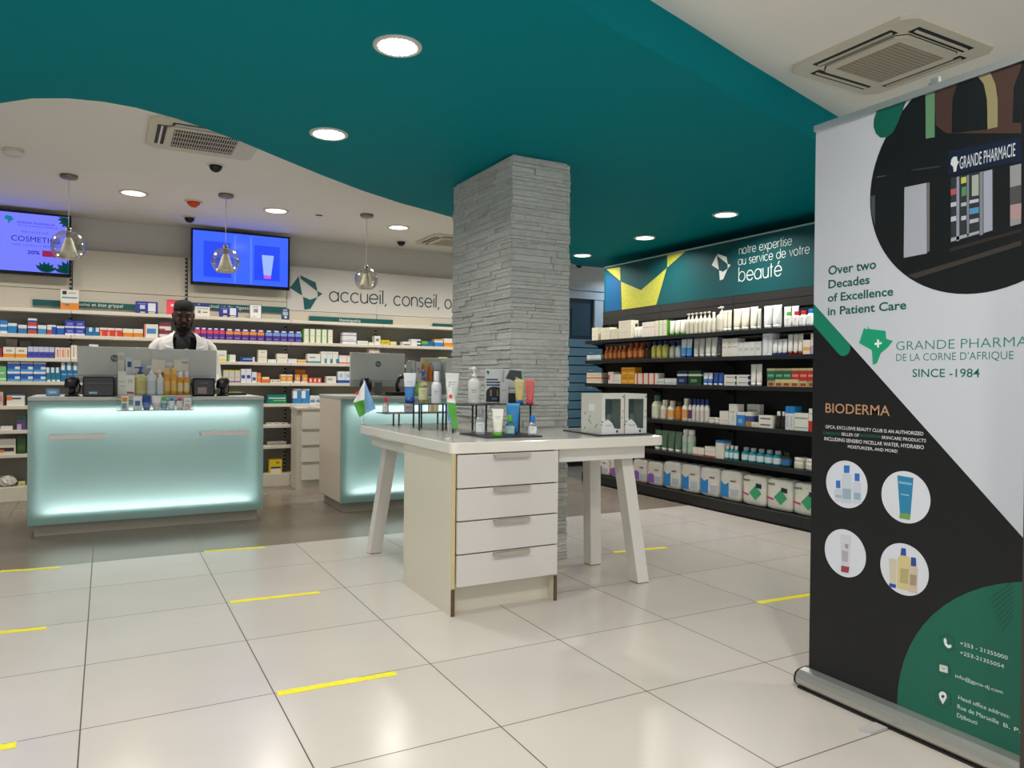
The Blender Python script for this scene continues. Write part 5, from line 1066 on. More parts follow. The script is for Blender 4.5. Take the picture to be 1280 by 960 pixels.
def counter(x0, x1, label, ledges):
    t = thing('service_counter', label, 'counter', ((x0 + x1) / 2, 6.06, 0), 0, 'glowing glass front counters')
    w = (x1 - x0) / 2; D = .72
    wood = mat('#cfc6b6', .5); top = mat('#b9bdb6', .3)
    part('plinth', MB().box(-w + .03, w - .03, .06, D - .05, 0, .085), mat('#9a9488', .5), t)
    part('body', MB().box(-w, -w + .03, .0235, D, .086, .945).box(w - .03, w, .0235, D, .086, .945).box(-w + .03, w - .03, .10, .115, .086, .945).box(-w + .03, w - .03, .115, D, .086, .11).box(-w + .03, w - .03, .0235, .10, .086, .140).box(-w + .03, w - .03, .0235, .10, .905, .945), [mat('#b4c6c2', .6)], t)
    part('side_panel', MB().box(-w - .004, -w, .025, D, .086, .945), wood, t, label='beige side panel')
    part('side_panel', MB().box(w, w + .004, .025, D, .086, .945), wood, t, label='beige side panel')
    part('worktop', MB().box(-w - .006, w + .006, .0, D + .02, .946, .972, b=.003), top, t)
    gb = MB(); gx0, gx1, gy0, gy1, gz0, gz1 = -w - .006, w + .006, .012, .022, .082, .945
    gb.box(gx0, gx1, gy0, gy1, gz0, gz1)
    gb.m = [2, 2, 0, 1, 2, 2]
    part('glass_front', gb, [FROST, CLEAR, mat('#6fa596', .15)], t, label='frosted green tinted glass front')
    # cool light strips at the top, the foot and the two sides of the glass
    for nm, zz, s in (('light_strip', .9005, -1), ('light_strip', .1445, 1)):
        st = part(nm, MB().box(-w + .09, w - .09, .075, .085, zz - .004, zz + .004), mat('#ffffff', .4, emit='#dffaff', estr=1.5), t, label='cool white light strip')
        l = bpy.data.lights.new('strip_lamp', 'AREA'); l.shape = 'RECTANGLE'; l.size = (w - .09) * 2; l.size_y = .02; l.energy = LED_W * w; l.color = (.95, 1.0, 1.0); l.spread = math.radians(170)
        o = bpy.data.objects.new('strip_lamp', l); C.objects.link(o); o.parent = st; o.location = (0, .050, zz); o.rotation_euler = (0 if s < 0 else PI, 0, 0)
    for xx, s in ((-w + .04, 1), (w - .04, -1)):
        l = bpy.data.lights.new('strip_lamp', 'AREA'); l.shape = 'RECTANGLE'; l.size = .70; l.size_y = .01; l.energy = LED_W * .05; l.color = (.80, 1.0, 1.0)
        o = bpy.data.objects.new('strip_lamp', l); C.objects.link(o); o.parent = st; o.location = (xx, .062, .53); o.rotation_euler = (0, -s * PI / 2, 0)
    for a, b_ in ledges:
        part('ledge', MB().box(a, b_, -.10, .0118, -.02, .012, b=.003), mat('#ddd5d4', .45), t, loc=(-(x0 + x1) / 2, 0, .70), label='small white bag ledge')
    return t
counter(-.465, 1.085, 'long glowing glass fronted counter in front of the pharmacist', [(-.34, .0), (.625, .975)])
counter(1.715, 3.30, 'glowing glass fronted counter behind the white table and pillar', [])

# ================================================================ wrap-round display table with drawers
TABW = mat('#e4dfd6', .12, coat=.2)
LEGW = mat('#dad7d0', .4)
t = thing('display_table', 'white table with splayed legs wrapping round the stone pillar', 'table', (1.43, 3.21, 0))
def roundpoly(P, r):
    out = []
    for i, p in enumerate(P):
        p = Vector(p); a = (Vector(P[i - 1]) - p).normalized(); b = (Vector(P[(i + 1) % len(P)]) - p).normalized()
        for k in range(5):
            q = k / 4; s = p + a * r; e = p + b * r
            out.append(tuple(s * (1 - q) ** 2 + p * 2 * q * (1 - q) + e * q * q))
    return out
L = roundpoly([(0, 0), (1.29, 0), (1.29, .72), (.70, .72), (.70, 1.46), (0, 1.46)], .035)
bm = bmesh.new()
vs = [bm.verts.new((x, y, .772)) for x, y in L]; f = bm.faces.new(vs)
ex = bmesh.ops.extrude_face_region(bm, geom=[f]); bmesh.ops.translate(bm, verts=[v for v in ex['geom'] if isinstance(v, bmesh.types.BMVert)], vec=(0, 0, .053))
bmesh.ops.recalc_face_normals(bm, faces=bm.faces[:])
ed = [e for e in bm.edges if abs(e.verts[0].co.z - e.verts[1].co.z) < 1e-5]
bmesh.ops.bevel(bm, geom=ed, offset=.004, segments=2, profile=.5, affect='EDGES')
part('table_top', MB().bm(bm), TABW, t)
part('apron', MB().box(.64, 1.174, .06, .085, .70, .7715), LEGW, t)
part('apron', MB().box(1.175, 1.20, .06, .62, .70, .7715), LEGW, t)
part('apron', MB().box(.06, .085, .70, 1.38, .70, .7715), LEGW, t)
def leg(bx, by, tx, ty):
    h = .038
    rings = [[(cx - h, cy - h, z), (cx + h, cy - h, z), (cx + h, cy + h, z), (cx - h, cy + h, z)] for cx, cy, z in ((bx, by, .004), (tx, ty, .771))]
    l = part('leg', MB().loft(rings, 0, smooth=False), LEGW, t)
    part('foot_pad', MB().box(bx - h * .9, bx + h * .9, by - h * .9, by + h * .9, 0, .004), mat('#3a3a3c', .6), l)
leg(1.205, .10, 1.12, .17); leg(1.20, .55, 1.12, .46); leg(.095, 1.42, .17, 1.30)
# drawer pedestal under its near corner
t = thing('drawer_pedestal', 'white four drawer pedestal under the near corner of the table', 'cabinet', (1.735, 3.22, 0))
part('carcass', MB().box(-.295, -.277, 0, .64, .0, .7715).box(.277, .295, 0, .64, 0, .7715).box(-.277, .277, .63, .64, 0, .7715).box(-.277, .277, .02, .63, .132, .145), mat('#d9d3c2', .4), t)
part('kick_panel', MB().box(-.277, .277, .06, .075, 0, .131), mat('#cfc8b8', .4), t)
part('edge_band', MB().box(-.2955, -.2765, -.003, -.0002, .13, .7715).box(.2765, .2955, -.003, -.0002, .13, .7715), mat('#c9b88a', .5), t, label='pale wood edge band')
for sx in (-1, 1): part('foot_strip', MB().box(sx * .286 - .0095, sx * .286 + .0095, -.004, -.0002, 0, .1295), mat('#5e4632', .7, grain=.3), t, label='worn brown edge at the foot')
zs = [.138, .294, .452, .608, .771]
for i in range(4):
    z0, z1 = zs[i] + .002, zs[i + 1] - .004
    d = part('drawer', MB().box(-.272, .287, -.019, -.0005, z0, z1, b=.0015), mat('#d0ccc8', .35), t)
    hz = z1 - .004
    part('handle', MB().box(-.085, .115, -.040, -.0192, hz, hz + .0025).box(-.085, .115, -.040, -.0375, hz - .016, hz), mat('#b9b4a8', .3, metal=.7), d, label='brushed metal edge pull')

# ================================================================ black shelving on the right
BLK = mat('#1c1f20', .4); BLKB = mat('#23211f', .55)
RX, RB = 4.66, 4.91
RSH = {'q1': 1.556, 'q2': 1.340, 'q3': 1.090, 'q3b': 1.1385, 'q4': .754, 'q5': .456, 'base': .105}
runits = [(6.85, 5.86), (5.86, 4.87), (4.87, 3.88), (3.88, 2.89)]
for (a, b_), lb in zip(runits, ('farthest black shelving bay under the yellow patterned sign', 'black shelving bay under the sign emblem', 'black shelving bay under the sign lettering', 'black shelving bay hidden behind the roll-up banner')):
    t = thing('shelving_unit', lb, 'shelves', (RX, (a + b_) / 2, 0), 0, 'black shelving bays')
    w = (a - b_) / 2; d = RB - RX
    part('back_panel', MB().box(d, d + .03, -w + .002, w - .002, 0, 1.74), mat('#141617', .6), t)
    part('top_board', MB().box(d - .012, d - .0005, -w + .002, w - .002, 1.742, 1.812).box(d - .012, d - .0005, -w + .002, w - .002, 1.816, 1.885), BLKB, t)
    part('upright', MB().box(d - .02, d - .0005, w - .026, w - .001, 0, 1.74), mat('#0e0f10', .5), t)
    for k, z in RSH.items():
        if k == 'q3b': continue
        if k == 'base':
            part('plinth', MB().box(-.03, d - .0005, -w + .001, w - .001, 0.02, z, b=.002), BLK, t)
            part('toe_kick', MB().box(-.022, d, -w + .001, w - .001, 0, .0199), mat('#08090a', .8), t)
        else:
            s = part('shelf', MB().box(0, d - .0205, -w + .001, w - .001, z - .036, z, b=.002), BLK, t)
            for sy in (-1, 1):
                M = Matrix.Translation((0, sy * (w - .006), 0)) @ Euler((PI / 2, 0, 0)).to_matrix().to_4x4()
                part('bracket', MB().prism([(.07, z - .037), (d - .021, z - .037), (d - .021, z - .085), (d - .06, z - .075), (d - .10, z - .050)], -.0015, .0015, M=M), mat('#111314', .5), s)

# teal sign above the black shelving
t = thing('wall_sign', 'teal sign panel with yellow pattern and white slogan above black shelves', 'sign', (RB, 6.85, 1.889))
def fs(d=0.0): return Euler((0, 0, -PI / 2)).to_matrix().to_4x4() @ Euler((PI / 2, 0, 0)).to_matrix().to_4x4() @ Matrix.Translation((0, 0, d))
LS = 6.85 - 2.89; HS = .491
part('panel', MB().prism([(0, 0), (LS, 0), (LS, HS), (0, HS)], -.03, 0, M=fs()), mat('#0a4a4f', .6, spec=.25), t)
part('top_rail', MB().prism([(0, HS), (LS, HS), (LS, HS + .014), (0, HS + .014)], -.03, .004, M=fs()), mat('#9fb4b0', .4), t)
def yellowpat():
    m = bpy.data.materials.new('yellow_pattern'); m.use_nodes = True; nt = m.node_tree; N = nt.nodes; b = N['Principled BSDF']
    tc = N.new('ShaderNodeTexCoord'); vo = N.new('ShaderNodeTexVoronoi'); vo.inputs['Scale'].default_value = 42; vo.feature = 'DISTANCE_TO_EDGE'
    nt.links.new(tc.outputs['Object'], vo.inputs['Vector'])
    cr = N.new('ShaderNodeValToRGB'); cr.color_ramp.elements[0].position = .02; cr.color_ramp.elements[1].position = .12
    cr.color_ramp.elements[0].color = (*hexc('#9c9a2a'), 1); cr.color_ramp.elements[1].color = (*hexc('#b2b342'), 1)
    nt.links.new(vo.outputs['Distance'], cr.inputs[0]); nt.links.new(cr.outputs[0], b.inputs['Base Color']); b.inputs['Roughness'].default_value = .5
    return m
YP = yellowpat()
for nm, poly, m_ in SIGNPOLY:
    part(nm, MB().prism(poly, .0004 if nm != 'patterned_piece' else .0010, .0008 if nm != 'patterned_piece' else .0016, M=fs()), YP if m_ == 'Y' else mat(m_, .5), t)
ox, oy, k = SIGNLOGO
part('emblem', cutup(k, ox, oy, MB(), fs(.0004), .0016), mat('#d9ddd8', .5), t)
for s, x0, x1, yb, xh in SIGNTEXT:
    adv = lambda q: sum(GLY[c][0] + .2 for c in q)
    k = (x1 - x0) / (adv(s) - .2); done = ''
    for wd in s.split(' '):
        part('lettering', stroke_text(wd, xh, k * (adv(wd) - .2), .11, .2, None, fs(), x0 + k * adv(done), yb), mat('#c9d4d0', .5), t)
        done += wd + ' '

# ================================================================ goods: one builder per kind of packaging
def P_(c, r=.4): return mat(c, r, spec=.4)
_proto = {}
def goods_parts(kind, style, w, d, h):
    """list of (part name, mesh, child of part?) with the front at y = 0 and the base centre line at x = 0"""
    key = (kind, style, round(w, 3), round(d, 3), round(h, 3))
    if key in _proto: return _proto[key]
    out = []
    if kind == 'box':
        cols = [style[0]] + [s[4] for s in style[1:]]
        out.append(('carton', carton_mb(w, d, h, [(s[0], s[1], s[2], s[3], i + 1) for i, s in enumerate(style[1:])]).mesh('carton', [P_(c) for c in cols])))
    elif kind in ('bottle', 'pump', 'can', 'jar'):
        body, cap, lab = style; r = w / 2; c = r
        L = 1 if lab else 0
        if kind == 'bottle': zb, prof = h * .76, [(r * .90, 0), (r, h * .02), (r, h * .14, L), (r, h * .52), (r, h * .58), (r * .88, h * .66), (r * .60, h * .735), (r * .55, h * .76)]
        elif kind == 'pump': zb, prof = h * .74, [(r * .92, 0), (r, h * .02), (r, h * .14, L), (r, h * .50), (r, h * .60), (r * .9, h * .66), (r * .46, h * .72), (r * .40, h * .74)]
        elif kind == 'can': zb, prof = h * .80, [(r * .92, 0), (r, h * .02), (r, h * .2, L), (r, h * .5), (r, h * .70), (r * .8, h * .77), (r * .7, h * .80)]
        else: zb, prof = h * .68, [(r * .85, 0), (r, h * .08), (r, h * .18, L), (r, h * .5), (r, h * .60), (r * .86, h * .68)]
        out.append(('body', MB().lathe(prof, 16, 0, c).mesh('body', [P_(body, .3)] + ([P_(lab)] if lab else []))))
        if kind == 'bottle': cp = [(r * .57, zb - .001), (r * .58, h * .78), (r * .58, h * .985), (r * .52, h)]
        elif kind == 'can': cp = [(r * .80, zb - .001), (r * .80, h * .95), (r * .70, h)]
        elif kind == 'jar': cp = [(r * .96, zb - .001), (r * .97, h * .95), (r * .90, h)]
        else: cp = None
        if cp: out.append(('cap', MB().lathe(cp, 16, 0, c).mesh('cap', [P_(cap, .35)])))
        else:
            m = MB().lathe([(r * .42, zb - .001), (r * .42, h * .80), (r * .16, h * .82), (r * .16, h * .93), (r * .40, h * .94), (r * .40, h * .985), (r * .34, h)], 14, 0, c)
            out.append(('pump_head', m.mesh('pump_head', [P_(cap, .35)])))
            out.append(('nozzle', MB().box(-r * .95, -r * .3, c - r * .16, c + r * .16, h * .945, h * .985, b=r * .05).mesh('nozzle', [P_(cap, .35)])))
    elif kind == 'tube':
        body, cap, lab = style; r = w / 2; L = 1 if lab else 0; zc = h * .15
        def ring(z, sx, sy): return [(r * sx * math.cos(2 * PI * k / 20), r * .62 + r * sy * math.sin(2 * PI * k / 20), z) for k in range(20)]
        rings = [ring(zc, .78, .60), ring(zc + h * .02, .86, .60), ring(h * .34, .90, .56), ring(h * .52, .93, .46), ring(h * .80, .98, .20), ring(h * .93, 1.0, .05), ring(h, 1.0, .04)]
        out.append(('body', MB().loft(rings, [0, L, L, 0, 0, 0]).mesh('body', [P_(body, .35)] + ([P_(lab)] if lab else []))))
        out.append(('cap', MB().loft([ring(0, .74, .56), ring(zc - .0005, .80, .60)]).mesh('cap', [P_(cap, .3)])))
    elif kind == 'pack':
        base, pc, sh = style
        rp = random.Random(int(w * 1e4)); nx, nz = 9, 10
        bm = bmesh.new(); bmesh.ops.create_cube(bm, size=1)
        bmesh.ops.subdivide_edges(bm, edges=bm.edges[:], cuts=7, use_grid_fill=True)
        for v in bm.verts:
            x, y, z = v.co.x * 2, v.co.y * 2, v.co.z * 2
            n = (abs(x) ** 9 + abs(y) ** 7 + abs(z) ** 9) ** (1 / 9)
            k = 1 / n if n > 0 else 1
            j = rp.uniform(-.014, .014) * (1 + 1.2 * max(0, z))
            v.co = Vector((x * k * w * .5 * (1 - .03 * abs(z)) + j * w * .5, d / 2 + y * k * d * .5 + j * d * .6, h / 2 + z * k * h * .5 + j * h * .4))
        lo = min(v.co.z for v in bm.verts)
        for v in bm.verts: v.co.z = max(0, v.co.z - lo)
        for v in bm.verts: v.co.x = max(-w / 2, min(w / 2, v.co.x))
        out.append(('wrapper', MB().bm(bm, smooth=True).mesh('wrapper', [mat(base, .3, grain=.05, gscale=20, bump=.6)])))
        M = Matrix.Translation((0, -.004, 0)) @ Euler((PI / 2, 0, 0)).to_matrix().to_4x4()
        g = MB()
        if sh == 'p': g.prism([(-w * .44, h * .12), (-w * .02, h * .12), (-w * .02, h * .46), (-w * .2, h * .52), (-w * .44, h * .42)], -.006, 0, M=M)
        elif sh == 'b': g.prism([(-w * .44, h * .12), (-w * .06, h * .12), (-w * .06, h * .60), (-w * .25, h * .52), (-w * .44, h * .62)], -.006, 0, M=M)
        else: g.prism([(-w * .18, h * .42), (w * .08, h * .20), (w * .32, h * .44), (w * .08, h * .68)], -.006, 0, M=M)
        out.append(('printed_panel', g.mesh('printed_panel', [P_(pc)])))
        g = MB()
        if sh == 'g': g.prism([(-w * .48, h * .36), (-w * .2, h * .32), (-w * .2, h * .38), (-w * .48, h * .42)], -.006, .0005, 0, M=M); out.append(('printed_patch', MB().prism([(w * .10, h * .62), (w * .32, h * .60), (w * .32, h * .74), (w * .10, h * .76)], -.006, .0004, 0, M=M).mesh('printed_patch', [P_('#22303a')])))
        else: g.prism([(w * .05, h * .2), (w * .4, h * .2), (w * .4, h * .42), (w * .05, h * .42)], -.006, 0, 2, M=M)
        out.append(('printed_strip', g.mesh('printed_strip', [P_('#c04a7a'), P_('#22303a'), P_('#b9c0c8')])))
        out.append(('lettering', text_mb('seni', -w * .42 if sh == 'g' else w * .02, h * .80 if sh == 'g' else h * .64, w=w * .26, h=h * .085, bold=.02, M=M).mesh('lettering', [P_('#1d2426')])))
    elif kind == 'bundle':
        rp = random.Random(5); bm = bmesh.new(); bmesh.ops.create_icosphere(bm, subdivisions=4, radius=1)
        for v in bm.verts:
            j = 1 + .12 * math.sin(9 * v.co.x + 4 * v.co.z) * math.sin(7 * v.co.y + 3 * v.co.x) + rp.uniform(-.03, .03)
            v.co = Vector((v.co.x * w * .48 * j, d / 2 + v.co.y * d * .48 * j, max(0, h * .42 + v.co.z * h * .5 * j)))
        out.append(('wrapping', MB().bm(bm, smooth=False).mesh('wrapping', [mat(style[0], .2, coat=.5)])))
        out.append(('tape_band', MB().lathe([(w * .10, -.006), (w * .10, .006)], 20, M=Matrix.Translation((w * .2, d / 2, h * .45)) @ Euler((0, PI / 2, 0)).to_matrix().to_4x4() @ Matrix.Diagonal((1.9, 2.6, 1, 1))).mesh('tape_band', [mat(style[1], .3)])))
    _proto[key] = out
    return out
KNAME = {'box': 'carton', 'bottle': 'bottle', 'pump': 'pump_bottle', 'tube': 'tube', 'can': 'spray_can', 'jar': 'jar', 'pack': 'hygiene_pack', 'bundle': 'wrapped_bundle'}
KCAT = {'box': 'carton', 'bottle': 'bottle', 'pump': 'bottle', 'tube': 'tube', 'can': 'spray can', 'jar': 'jar', 'pack': 'pack', 'bundle': 'bundle'}
def goods(kind, style, w, d, h, loc, rz, label, group=None, name=None):
    ps = goods_parts(kind, style, w, d, h); nm = name or KNAME[kind]
    if len(ps) == 1: return tag(link(nm, ps[0][1], None, loc, (0, 0, rz)), label, KCAT[kind], group)
    t = thing(nm, label, KCAT[kind], loc, rz, group)
    for pn, me in ps:
        p = link(pn, me, None, (0, 0, 0))
        p.parent = t
        if pn == 'nozzle': pass
    return t

BSHZ = {'T': 1.715, 'r1': 1.487, 'r2': 1.274, 'r3': 1.064, 'r4': .848, 'r5': .633, 'r6': .42, 'base': .129}
ORD = ['first', 'second', 'third', 'fourth', 'fifth', 'sixth', 'seventh', 'eighth', 'ninth', 'tenth']
rj = random.Random(11)
def plural(d):
    for wd in ('carton', 'bottle', 'tube', 'can', 'jar', 'pack', 'bundle'):
        k = (' ' + d + ' ').find(' ' + wd + ' ')
        if k >= 0: return d[:k + len(wd)] + 's' + d[k + len(wd):]
    return d
for side, row, kind, sty, n, a, b_, h, lev, dep, back_, desc, shelf in RUNS:
    style = STYLES[sty]; plur = plural(desc)
    pitch = abs(b_ - a) / n
    w = pitch - (max(.0022, pitch * (.11 if 'purple' in desc else .05)) if kind == 'box' else .003)
    if kind == 'pack': w = pitch - .008
    if kind in ('bottle', 'pump', 'can', 'jar'): d = w
    elif kind == 'tube': d = w * 1.24
    else: d = dep
    base = (BSHZ if side == 'B' else RSH)[row]
    sgn = 1 if b_ > a else -1
    for i in range(n):
        s = a + sgn * pitch * (i + .5)
        jf = rj.uniform(0, .006)
        for l in range(lev):
            if side == 'B': loc = (s, 7.872 + back_ + jf, base + .0004 + l * (h + .0003)); rz = 0
            else: loc = (4.675 + back_ + jf, s, base + .0004 + l * (h + .0003)); rz = -PI / 2
            pre = '' if lev == 1 else ('lower ' if l == 0 else 'upper ')
            if n == 1: lab = f'{pre}{desc}, {shelf}'
            else: lab = f'{ORD[i]} from left of the {pre}{plur}, {shelf}'
            goods(kind, style, w, min(d, .2), h, loc, rz, lab, (f'{pre}{plur}, {shelf}' if n * lev > 1 else None))

# ================================================================ goods, stands and flags on the white table
def at(n): return ITEM[n]
clear = lambda c, r=.06: mat(c, r, trans=.75, ior=1.35)
def fine_bottle(n, label, body, cap, label_c, style='screw', name='bottle', loc=None, group='bottles and tubes on the white table', rz=-.5, wscale=1.0):
    x, y, z, w, h = at(n); r = w / 2 * .92 * wscale
    if loc: x, y, z = loc
    t = thing(name, label, 'bottle', (x, y, z + .0003), rz, group)
    L = 1 if label_c else 0; f = .70 if style != 'pump' else .72
    prof = [(r * .86, 0), (r * .98, h * .012), (r, h * .03), (r, h * .10, L), (r, h * .46), (r, h * .54), (r * .94, h * .60), (r * .70, h * .655), (r * .36, h * .685), (r * .33, h * f)]
    part('body', MB().lathe(prof, 28, sy=.72), [body] + ([mat(label_c, .4)] if label_c else []), t)
    cm = mat(cap, .3)
    if style == 'pump':
        p = part('pump_head', MB().lathe([(r * .40, h * f - .001), (r * .40, h * .79), (r * .14, h * .80), (r * .14, h * .90), (r * .36, h * .91), (r * .36, h * .96), (r * .28, h)], 20), cm, t)
        part('nozzle', MB().tube([(0, 0, h * .95), (-r * .7, -r * .1, h * .955), (-r * .95, -r * .14, h * .925)], [r * .15, r * .12, r * .09], 10), cm, p)
    else:
        part('cap', MB().lathe([(r * .53, h * f - .002), (r * .56, h * .72), (r * .56, h * .975), (r * .50, h)], 22), cm, t)
    part('printed_line', MB().box(-r * .45, r * .45, -r * .735, -r * .72, h * .36, h * .375).box(-r * .3, r * .3, -r * .735, -r * .72, h * .30, h * .31), mat('#6b7480', .5), t)
    return t
def fine_tube(n, label, body, cap, bands, loc=None, rz=-.45, group='bottles and tubes on the white table'):
    x, y, z, w, h = at(n); r = w / 2
    if loc: x, y, z = loc
    t = thing('tube', label, 'tube', (x, y, z + .0003), rz, group)
    def ring(z_, sx, sy): return [(r * sx * math.cos(2 * PI * k / 28), r * sy * math.sin(2 * PI * k / 28), z_) for k in range(28)]
    zc = h * .15
    zs = [zc, zc + h * .015] + [h * q for q in (.24, .34, .44, .54, .66, .80, .92, .97, 1.0)]
    def wx(q): return .74 + .26 * min(1, max(0, (q / h - .12) / .8))
    def wy(q): return max(.035, .56 * (1 - max(0, (q / h - .15) / .80) ** 1.4))
    rings = [ring(q, wx(q) * (.92 if i == 0 else 1), wy(q)) for i, q in enumerate(zs)]
    mi = []
    for i in range(len(zs) - 1):
        m_ = 0; q = (zs[i] + zs[i + 1]) / 2 / h
        for k, (v0, v1, c) in enumerate(bands):
            if v0 <= q <= v1: m_ = k + 1
        mi.append(m_)
    part('body', MB().loft(rings, mi), [mat(body, .3)] + [mat(c, .35) for _, _, c in bands], t)
    part('cap', MB().loft([ring(0, .72, .54), ring(h * .01, .76, .57), ring(zc - .0006, .78, .58)]), mat(cap, .3), t)
    ty = lambda q: -r * wy(q * h) - .0012
    part('printed_line', MB().box(-r * .5, r * .5, ty(.70), ty(.70) + .0016, h * .70, h * .715).box(-r * .35, r * .35, ty(.62), ty(.62) + .0016, h * .62, h * .63), mat('#8a90a0', .5), t)
    return t
BLKM = mat('#17181a', .35, metal=.3)
def stand(x0, x1, y0, y1, z, legs, label):
    t = thing('wire_stand', label, 'display stand', (0, 0, .825), 0, 'black wire display stands')
    zz = z - .825
    part('plate', MB().box(x0, x1, y0, y1, zz - .004, zz, b=.0015), BLKM, t)
    for lx, ly in legs: part('leg', MB().box(lx - .004, lx + .004, ly - .004, ly + .004, 0.0002, zz - .0042), BLKM, t)
stand(1.54, 2.06, 4.47, 4.655, .905, ((1.671, 4.584), (1.956, 4.617), (1.60, 4.49), (2.03, 4.49)), 'low black wire stand at the far end of the table')
stand(1.585, 1.79, 4.02, 4.36, .980, ((1.675, 4.335), (1.679, 4.215), (1.60, 4.05), (1.77, 4.05)), 'tall black wire stand holding the blue tube and oil bottle')
stand(1.685, 1.925, 3.72, 3.985, .985, ((1.698, 3.79), (1.819, 3.743), (1.71, 3.96), (1.90, 3.96)), 'tall black wire stand under the white pump bottle')
stand(1.945, 2.14, 3.59, 3.925, .988, ((2.091, 3.739), (2.09, 3.607), (1.96, 3.90), (2.12, 3.90)), 'tall black wire stand against the pillar under yellow and red tubes')
def tray(poly, label):
    solo('black_tray', MB().prism(poly, 0.0004, .007), mat('#232427', .35), label, 'tray', (0, 0, .825), group='black trays on the table')
tray([(1.705, 3.395), (2.03, 3.375), (2.045, 3.70), (1.70, 3.705)], 'black slate tray under the clear bottle and white tube')
tray([(2.335, 3.30), (2.695, 3.295), (2.695, 3.72), (2.39, 3.735)], 'black slate tray under the two window gift boxes')
fine_bottle('clear_bottle', 'clear bottle with grey cap on the slate tray', clear('#dfe6ea'), '#8b9096', '#e2e4e6', loc=(1.755, 3.56, .832))
fine_tube('white_tube', 'small white tube with green cap on the slate tray', '#eceae2', '#5cb531', [(.38, .58, '#e2ead2')], loc=(1.80, 3.445, .832))
fine_bottle('green_bottle', 'small clear bottle with bright green cap on the slate tray', clear('#7fb3c4'), '#52b42c', '#a9c9c4', loc=(1.885, 3.47, .832))
fine_tube('blue_tube', 'bright blue tube on the slate tray', '#2289c9', '#1460a8', [(.90, 1.0, '#4fa8d8')], loc=(1.945, 3.545, .832))
fine_bottle('bluecap_bottle', 'small clear bottle with blue cap at the slate tray corner', clear('#d6e0e6'), '#1f74d0', '#dfe4ea', loc=(1.99, 3.41, .832))
fine_bottle('redcap', 'small clear bottle with red cap on the low wire stand', clear('#e2dcda'), '#d02c4c', '#e6d8d6', loc=(1.585, 4.60, .905))
fine_tube('tube_a', 'white and blue tube with navy cap on the tall wire stand', '#e2e6ec', '#1c4aa0', [(.15, .45, '#4a86c8'), (.45, .54, '#3f78bc')])
fine_bottle('oil', 'pale yellow oil bottle with blue pump on the tall wire stand', clear('#dcd9a4'), '#1f56b8', '#d8d8a8', 'pump', 'pump_bottle')
fine_bottle('lotion', 'white lotion bottle with short white cap on the tall wire stand', mat('#e2e4ea', .3), '#e8e8ea', '#d4d8e2', loc=(1.715, 4.07, .98))
fine_tube('tube_b', 'large white tube with pale green print behind the second flag', '#e8e8e4', '#e2e2de', [(.15, .5, '#d6e2da')], loc=(1.745, 3.91, .985))
fine_bottle('pump', 'tall white pump bottle before the stone pillar', mat('#e6e4e2', .3), '#eceae6', '#dedcda', 'pump', 'pump_bottle', loc=(1.87, 3.88, .985))
fine_tube('yellow_tube', 'translucent yellow tube with blue cap on the stand by the pillar', '#cfc07a', '#24509c', [(.88, 1.0, '#dcd09a')], loc=(2.06, 3.68, .988))
fine_tube('red_tube', 'coral red tube on the stand by the pillar', '#d9605e', '#b83a48', [(.88, 1.0, '#e2807c')], loc=(2.105, 3.64, .988))
for n, lb, st in (('under_a', 'grey carton on the low wire stand', ('#b9b2b4', (.2, .8, .4, .6, '#9a9298'))), ('under_b', 'tan carton on the low wire stand', ('#c9b98a', (.1, .3, .1, .9, '#e6dcc0'), (.6, .75, .1, .9, '#e6dcc0')))):
    x, y, z, w, h = at(n); goods('box', st, w, .05, h, (x, y, z + .0004), -.4, lb)
# sign card, leaf card and grey carton on the stand by the pillar
def tablecard(n, label, parts, back, loc=None, rz=-.35):
    x, y, z, w, h = at(n)
    if loc: x, y, z = loc
    t = thing('sign_card', label, 'card', (x, y, z + .0004), rz)
    part('board', MB().box(-w / 2, w / 2, 0, .012, 0, h, b=.001), mat(back, .4), t)
    for nm, poly, c, l in parts: part(nm, MB().prism([(-w / 2 + u * w, v * h) for u, v in poly], .0002, .0005 + l * .0004, M=Euler((PI / 2, 0, 0)).to_matrix().to_4x4()), mat(c, .45), t)
    return t, w, h
rect = lambda u0, u1, v0, v1: [(u0, v0), (u1, v0), (u1, v1), (u0, v1)]
arch = [(.04, .03), (.62, .03), (.62, .3)] + [(.33 + .29 * math.cos(a), .3 + .18 * math.sin(a)) for a in [i * PI / 10 for i in range(1, 10)]] + [(.04, .3)]
t, w, h = tablecard('sign_box', 'grey shop sign card with dark arch picture against the pillar', [('arch_picture', arch, '#15181b', 0), ('picture_light', rect(.18, .24, .2, .38), '#8f7a5a', 1), ('picture_light', rect(.42, .48, .2, .38), '#8f7a5a', 1), ('picture_light', rect(.24, .44, .10, .15), '#4a6fa4', 1),
    ('emblem', [(.04 + .12 * u, .80 + .15 * v) for u, v in AFR], '#1a6a5c', 0), ('round_badge', [(.86 + .13 * math.cos(i * PI / 10), .74 + .14 * math.sin(i * PI / 10)) for i in range(20)], '#2f5a56', 0)], '#cfd1d2')
Mx = Euler((PI / 2, 0, 0)).to_matrix().to_4x4()
for v_, w_ in ((.66, .42), (.58, .50), (.50, .52)):
    part('printed_line', MB().prism([(-w * .46, h * v_), (w * (w_ - .46), h * v_), (w * (w_ - .46), h * (v_ + .045)), (-w * .46, h * (v_ + .045))], .0002, .0006, M=Mx), mat('#2a4f66', .5), t)
tablecard('leaf_card', 'card with leaf print and navy foot behind the yellow tube', [('navy_band', rect(0, 1, 0, .30), '#26303f', 0), ('leaf_print', [(.05, .72), (.3, .98), (.95, .95), (.98, .70), (.6, .78), (.7, .62), (.3, .70)], '#34403c', 0), ('pale_line', rect(.1, .8, .42, .46), '#7c868c', 0)], '#c4c8ca', loc=(2.085, 3.80, .988))
